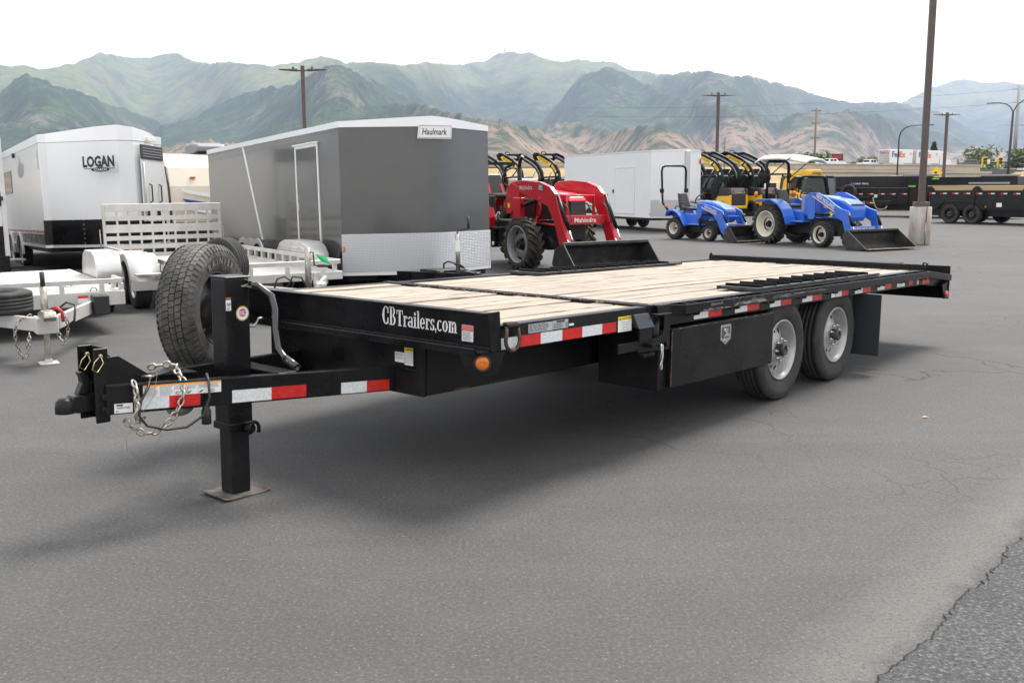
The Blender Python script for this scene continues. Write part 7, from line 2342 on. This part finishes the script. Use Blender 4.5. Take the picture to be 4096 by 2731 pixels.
for x in (18.6, 21.6):
    put_wheel(TRK, (x, .2, .50), -1, dict(tyre=tyre_mesh('truck_tyre', .50, .28, .29, RUBBER, 'bald', 20)))
part('fairing_mark', MB().box(18.9, 19.3, .085, .1, 3.0, 3.3), PUR, cb)

CARW = mat('white_car_paint', (.75, .75, .75), .25, coat=.5)
CARG = mat('grey_car_paint', (.08, .085, .09), .25, coat=.5)


def road_car(name, label, cat, M, m_, kind='pickup'):
    t = thing(name, label, cat, M=M, group='cars on the overpass')
    body = {'pickup': [(-2.8, .45), (2.8, .45), (2.85, .95), (2.7, 1.15), (1.35, 1.25), (.75, 1.85), (-.75, 1.88), (-1.0, 1.25), (-2.8, 1.22)],
            'suv': [(-2.2, .4), (2.2, .4), (2.3, .85), (2.15, 1.05), (1.2, 1.15), (.5, 1.68), (-1.6, 1.72), (-2.15, 1.2)],
            'sedan': [(-2.2, .4), (2.2, .4), (2.3, .75), (1.3, .95), (.6, 1.4), (-.9, 1.42), (-1.6, 1.0), (-2.25, .95)],
            'van': [(-2.6, .4), (2.6, .4), (2.65, 1.0), (2.3, 1.2), (1.7, 1.95), (-2.5, 2.0), (-2.65, 1.2)]}[kind]
    bo = part('body', MB().prism(body, -.95, .95), m_, t, .10, 3)
    top = [p for p in body if p[1] > 1.3]
    gx0, gx1 = min(p[0] for p in top), max(p[0] for p in top)
    zt_ = max(p[1] for p in body)
    zl = zt_ - .52
    nw = {'pickup': 2, 'suv': 3, 'sedan': 2, 'van': 2}[kind]
    for i in range(nw):
        a_, c_ = gx0 + .1 + (gx1 - gx0 - .05) * i / nw, gx0 + .1 + (gx1 - gx0 - .05) * (i + 1) / nw - .1
        for y in (-.955, .945):
            part('side_window', MB().box(a_, c_, y, y + .01, zl, zt_ - .12), GLASS, bo)
    part('rear_window', MB().box(gx0 - .22, gx0 - .16, -.75, .75, zl, zt_ - .1), GLASS, bo)
    part('tail_light', MB().box(body[0][0] - .02, body[0][0] + .05, -.9, -.75, .85, 1.1), REDLENS, bo)
    part('tail_light', MB().box(body[0][0] - .02, body[0][0] + .05, .75, .9, .85, 1.1), REDLENS, bo)
    for x in (-1.75 if kind == 'pickup' else -1.35, 1.75 if kind == 'pickup' else 1.4):
        for y, s in ((-.85, -1), (.85, 1)):
            put_wheel(t, (x, y, .38), s, dict(tyre=tyre_mesh('car_tyre', .38, .22, .24, RUBBER, 'bald', 20), rim=rim_mesh('car_rim', .24, .22, SILVER, 'plain')))
    return t


road_car('pickup_truck', 'white pickup truck on the overpass beside the dark red roadside sign', 'pickup', frame((62.2, 195, deck_z(62)), 76), CARW, 'pickup')
road_car('pickup_truck', 'white pickup truck on the overpass right behind the parcel truck', 'pickup', frame((71.6, 200, deck_z(71)), 62), CARW, 'pickup')
road_car('parked_van', 'white van on the overpass under the tractor canopy', 'van', frame((55.0, 196, deck_z(55)), 85), CARW, 'van')
road_car('grey_car', 'dark grey car on the overpass left of the tractor canopy', 'car', frame((50.2, 196, deck_z(50)), 80), CARG, 'suv')
road_car('grey_car', 'dark grey car on the ramp left of the traffic signals', 'car', frame((86.5, 188.0, deck_z(86)), 90), CARG, 'suv')
rt = thing('box_truck', 'red and white box truck on the overpass behind the red tractor', 'truck', M=frame((.4, 196, deck_z(0) - .5), 88) @ Matrix.Scale(.75, 4), group='cars on the overpass')
part('box', MB().box(-2.5, 2.0, -1.2, 1.2, .9, 2.5), RED_D, rt, .05)
part('cab', MB().box(2.1, 3.8, -1.1, 1.1, .6, 2.0), CARW, rt, .1, 2)
part('white_panel', MB().box(-1.6, .2, -1.23, -1.2, 1.0, 2.3), WHITE, rt)
for x in (-1.5, 3.0):
    put_wheel(rt, (x, -1.0, .45), -1, dict(tyre=tyre_mesh('car_tyre', .38, .22, .24, RUBBER, 'bald', 20)))
BB = thing('roadside_sign', 'dark roadside board with red lettering behind the white pickup', 'sign', (77.5, 240, -1.6), R(-18))
part('board', MB().box(-1.9, 1.9, -.2, .2, 8.6, 10.2), mat('dark_board', (.02, .02, .022), .5), BB, .03)
part('lettering', MB().box(-.9, 1.6, -.23, -.2, 9.0, 9.9), mat('red_board_print', (.45, .015, .02), .5), BB)
part('sign_post', MB().box(-.25, .25, -.1, .1, 0, 8.6), BLACK, BB)

# ------------------------------------------------------------------ street furniture beyond the lot
STG = mat('dark_street_pole', (.025, .032, .034), .45)
GALV = mat('galvanised_pole', (.30, .29, .29), .5, .4)
WOODP = mat('utility_pole_wood', (.17, .125, .095), .85)
c1 = thing('street_lamp', 'slim dark street lamp with one curved arm beside the concrete overpass wall', 'street lamp', (38.6, 100, -.7), 0, 'street lamps along the road')
part('pole', MB().tube([(0, 0, 0), (0, 0, 6.8), (.15, 0, 7.35), (.55, 0, 7.75), (1.2, 0, 7.98), (2.9, 0, 8.05)], .085, 8, r2=.05), STG, c1)
part('lamp_head', MB().box(2.8, 3.4, -.13, .13, 7.98, 8.08), STG, c1, .03)
part('small_sign', MB().box(-.65, .0, -.11, -.09, 2.7, 3.1), YEL_D, c1)
c2 = thing('street_lamp', 'dark street lamp with two curved arms above the traffic signals', 'street lamp', (44.7, 90, -.65), 0, 'street lamps along the road')
part('pole', MB().tube([(0, 0, 0), (.02, 0, 3.8), (.08, 0, 8.6)], .17, 10, r2=.09), STG, c2)
part('lamp_arm', MB().tube([(.08, 0, 8.5), (-.2, 0, 8.95), (-.6, 0, 9.2), (-1.2, 0, 9.3), (-1.9, 0, 9.28)], .05, 6), STG, c2)
part('lamp_arm', MB().tube([(.08, 0, 8.5), (.4, 0, 9.1), (.9, 0, 9.5), (1.6, 0, 9.75), (2.4, 0, 9.8)], .05, 6), STG, c2)
part('lamp_head', MB().box(-2.3, -1.8, -.12, .12, 9.22, 9.30), STG, c2, .03)
ts = thing('traffic_signal', 'signal mast arm carrying two yellow traffic lights over the road', 'traffic light', (44.75, 89.6, -.65), 0)
part('mast_arm', MB().cyl((0, 0, 4.10), (-2.9, .0, 4.05), .06, 8), STG, ts)
part('mast_arm', MB().tube([(.1, 0, 4.2), (1.2, -.2, 4.55), (3.0, -.5, 4.75)], .13, 8), STG, ts)
part('brace_arm', MB().tube([(.1, 0, 4.0), (1.5, -.2, 3.85), (3.0, -.4, 3.4)], .05, 6), STG, ts)
for x in (-2.55, -1.15):
    hd_ = part('signal_head', MB().box(x - .19, x + .19, -.32, -.12, 3.60, 4.52), mat('signal_yellow', (.75, .45, .02), .45), ts, .02)
    for i, mm in enumerate((mat('dim_red_signal', (.25, .06, .02), .3), mat('dim_amber_signal', (.45, .22, .02), .3), mat('green_signal', (.02, .55, .20), .3, emit=((.05, .9, .4), .8)))):
        z = 4.36 - i * .30
        part('signal_lens', MB().lathe([(.11, 0), (.09, -.03), (.0001, -.035)], 12, Matrix.Translation((x, -.32, z))), mm, hd_)
        part('visor', MB().lathe([(.125, 0), (.125, -.16)], 12, Matrix.Translation((x, -.32, z))), BLACK_PL, hd_)
part('road_plaque', MB().box(-2.25, -2.0, -.2, -.18, 3.95, 4.35), WHITE, ts)
for x in (1.6,):
    pass
ow = thing('one_way_sign', 'black and white one way arrow sign under the traffic signal pole', 'sign', (45.1, 88.5, -.65), 0)
part('sign_plate', MB().box(-.46, .46, -.02, 0, 3.30, 3.62), INK, ow)
MB().add([(-.40, -.026, 3.38), (.18, -.026, 3.38), (.18, -.026, 3.33), (.42, -.026, 3.46), (.18, -.026, 3.59), (.18, -.026, 3.54), (-.40, -.026, 3.54)], [tuple(range(7))]).build('arrow_print', WHITE, ow)
letters('lettering', 'ONE WAY', INK, ow, basis((-.34, -.028, 3.42), (1, 0, 0), up), .48, .075, 0, 0, .002, .01)
part('sign_post', MB().cyl((0, .02, 0), (0, .02, 3.6), .03, 6), GALV, ow)
dsn = thing('warning_sign', 'yellow diamond road warning sign rising behind the black dump trailers', 'sign', (31.9, 75, -.5), 0)
part('sign_plate', MB().prism([(0, 2.45), (.46, 2.91), (0, 3.37), (-.46, 2.91)], -.02, 0), mat('sign_yellow', (.88, .55, .01), .4), dsn, .004)
part('symbol_print', MB().box(-.16, .02, -.024, -.02, 2.72, 2.98).box(.02, .18, -.024, -.02, 2.66, 2.80), INK, dsn)
part('sign_post', MB().cyl((0, .02, 0), (0, .02, 2.9), .03, 6), GALV, dsn)


def utility_pole(label, x, y, h, r, arms, m_, group='utility poles'):
    t = thing('utility_pole', label, 'pole', (x, y, 0), .1, group)
    part('pole', MB().cyl((0, 0, 0), (0, 0, h), r, 10, r * .65), m_, t)
    for z, w in arms:
        a = part('cross_arm', MB().bar((-w, 0, z), (w, 0, z), .16, .16), m_, t)
        for s in (-1, -.5, .5, 1):
            part('insulator', MB().cyl((s * w, 0, z + .08), (s * w, 0, z + .35), .07, 6), INKG, a)
    return t


utility_pole('wooden utility pole with short cross arms behind the white pickup', 69.6, 230, 18.6, .28, ((18.0, 1.1), (15.2, 1.0), (11.9, 1.1)), WOODP)
utility_pole('tall grey steel power pole beyond the traffic signals', 125.5, 250, 25.3, .55, ((24.3, 1.6), (15.6, 2.8), (21.1, 1.4)), GALV)
utility_pole('shorter grey steel power pole next to the taller one', 135.5, 262, 20.9, .5, ((20.1, 1.5), (14.6, 2.0)), GALV)
sp2 = thing('street_name_sign', 'thin wooden post with a small green street sign behind the skid steer loaders', 'sign', (26.4, 124, -.8), .2)
part('post', MB().cyl((0, 0, 0), (0, 0, 8.0), .08, 6), WOODP, sp2)
part('sign_plate', MB().box(-.9, .1, -.12, -.10, 5.75, 6.25), mat('street_sign_green', (.02, .35, .18), .5), sp2)
b = MB()
for z0_, z1_ in ((24.2, 22.0), (21.0, 19.5)):
    b.tube([(125.5 - 1.4, 250, z0_)] + [(125.5 - 1.4 + (20 - 125) * u, 250 + 60 * u, z0_ + (z1_ + 3 - z0_) * u - 6 * u * (1 - u)) for u in np.linspace(.1, 1, 10)], .03, 4)
stuff(tag(b.build('power_line', STG), 'thin power lines strung from the tall grey steel pole', 'cable'))

# radio masts on the summit
mtw = thing('summit_mast', 'tiny radio masts on the highest mountain summit', 'mast', tuple(SUMMIT), 0)
part('mast', MB().box(-25, -17, -4, 4, -30, 42), GALV, mtw)
part('mast', MB().box(48, 54, -4, 4, -30, 28), GALV, mtw)

# ------------------------------------------------------------------ trees beyond the lot
LEAF = [mat('leaf_green', (.11, .165, .045), .7, col2=(.055, .095, .025), scale=.8, lo=.35, hi=.65), mat('leaf_olive', (.15, .175, .065), .7, col2=(.08, .105, .035), scale=.8), mat('leaf_dark', (.03, .05, .025), .75, col2=(.02, .035, .018), scale=.8)]
BARK = mat('grey_bark', (.11, .09, .07), .9)


def tree(label, x, y, h, w, mi=0, seed=0, z0=0.0, n=2600, cone=False, group='trees along the road'):
    rnd_ = random.Random(seed)
    t = thing('tree' if h > 4 else 'bush', label, 'tree' if h > 4 else 'bush', (x, y, z0), rnd_.uniform(0, 6), group)
    h -= 1.3
    b = MB()
    b.tube([(0, 0, 0), (.05 * w, .03 * w, h * .3), (0, 0, h * .75)], h * .028, 8, r2=h * .008)
    for i in range(7):
        a = rnd_.uniform(0, 6.28)
        z = h * rnd_.uniform(.22, .6)
        b.tube([(0, 0, z), (w * .22 * math.cos(a), w * .22 * math.sin(a), z + h * .12), (w * .40 * math.cos(a), w * .40 * math.sin(a), z + h * .25)], h * .012, 5, r2=h * .004)
    part('trunk', b, BARK, t)
    b = MB()
    cl = []
    for i in range(24 if not cone else 12):
        if cone:
            z = h * (.12 + .85 * i / 12)
            r_ = w * .5 * (1 - i / 12.5) + .1
            cl.append((0, 0, z, r_, h * .07))
        else:
            a = rnd_.uniform(0, 6.28)
            rr_ = w * .34 * math.sqrt(rnd_.random())
            z = h * rnd_.uniform(.16, .88)
            q_ = w * rnd_.uniform(.15, .25) * (1.15 - .5 * abs(z / h - .5))
            cl.append((rr_ * math.cos(a), rr_ * math.sin(a), z, q_, q_ * .75))
    for i in range(n):
        cx_, cy_, cz, r_, rz_ = cl[rnd_.randrange(len(cl))]
        u = rnd_.gauss(0, 1), rnd_.gauss(0, 1), rnd_.gauss(0, 1)
        l = math.sqrt(sum(q_ * q_ for q_ in u)) or 1
        k_ = rnd_.uniform(.55, 1.12)
        p = Vector((cx_ + u[0] / l * r_ * k_, cy_ + u[1] / l * r_ * k_, cz + u[2] / l * rz_ * k_))
        s_ = w * rnd_.uniform(.022, .055)
        d1 = Vector((rnd_.gauss(0, 1), rnd_.gauss(0, 1), rnd_.gauss(0, .6))).normalized()
        d2 = d1.cross(Vector((rnd_.gauss(0, 1), rnd_.gauss(0, 1), rnd_.gauss(0, 1)))).normalized()
        b.add([p - d1 * s_, p + d2 * s_ * .6, p + d1 * s_, p - d2 * s_ * .6], [(0, 1, 2, 3)])
    stuff(part('crown', b, LEAF[mi], t))
    return t


tree('dense green tree standing by the wooden utility pole', 72.5, 236, 10.4, 8.5, 0, 1)
tree('rounded green tree behind the tractor canopy', 60.5, 243, 9.6, 4.5, 0, 2)
tree('low round bush beside the parcel truck', 83.5, 240, 8.4, 4.5, 0, 3)
tree('pale feathery small tree left of the parcel truck', 86.5, 244, 10.0, 5.2, 1, 4)
tree('dark conifer peeking over the parcel truck', 104.5, 248, 13.2, 6.0, 2, 5, cone=True)
tree('dark small tree in front of the parcel truck cab', 107, 236, 9.0, 4.5, 2, 6)
tree('olive tree left of the traffic signals', 112.5, 240, 11.6, 9.5, 1, 7)
tree('big green tree behind the left traffic signal', 121, 238, 12.0, 9.0, 0, 8)
tree('tallest broad green tree behind the traffic signals', 129, 242, 14.2, 12, 0, 9, n=3600)
tree('broad olive tree behind the grey power poles', 139, 246, 13.2, 11, 1, 10, n=3200)
tree('green tree at the end of the road beyond the signal pole', 148, 240, 11.8, 10, 0, 11)
tree('small green bush on the bank behind the loaders', 23, 244, 8.2, 3.5, 0, 12)

# fallen leaf on the asphalt
tag(MB().add([(0, 0, .006), (.03, .012, .012), (.06, 0, .006), (.03, -.014, .010)], [(0, 1, 2, 3)], Matrix.Translation((2.93, 6.9, 0))).build('fallen_leaf', mat('dry_leaf', (.55, .40, .22), .8)), 'small dry tan leaf lying alone on the asphalt', 'leaf')
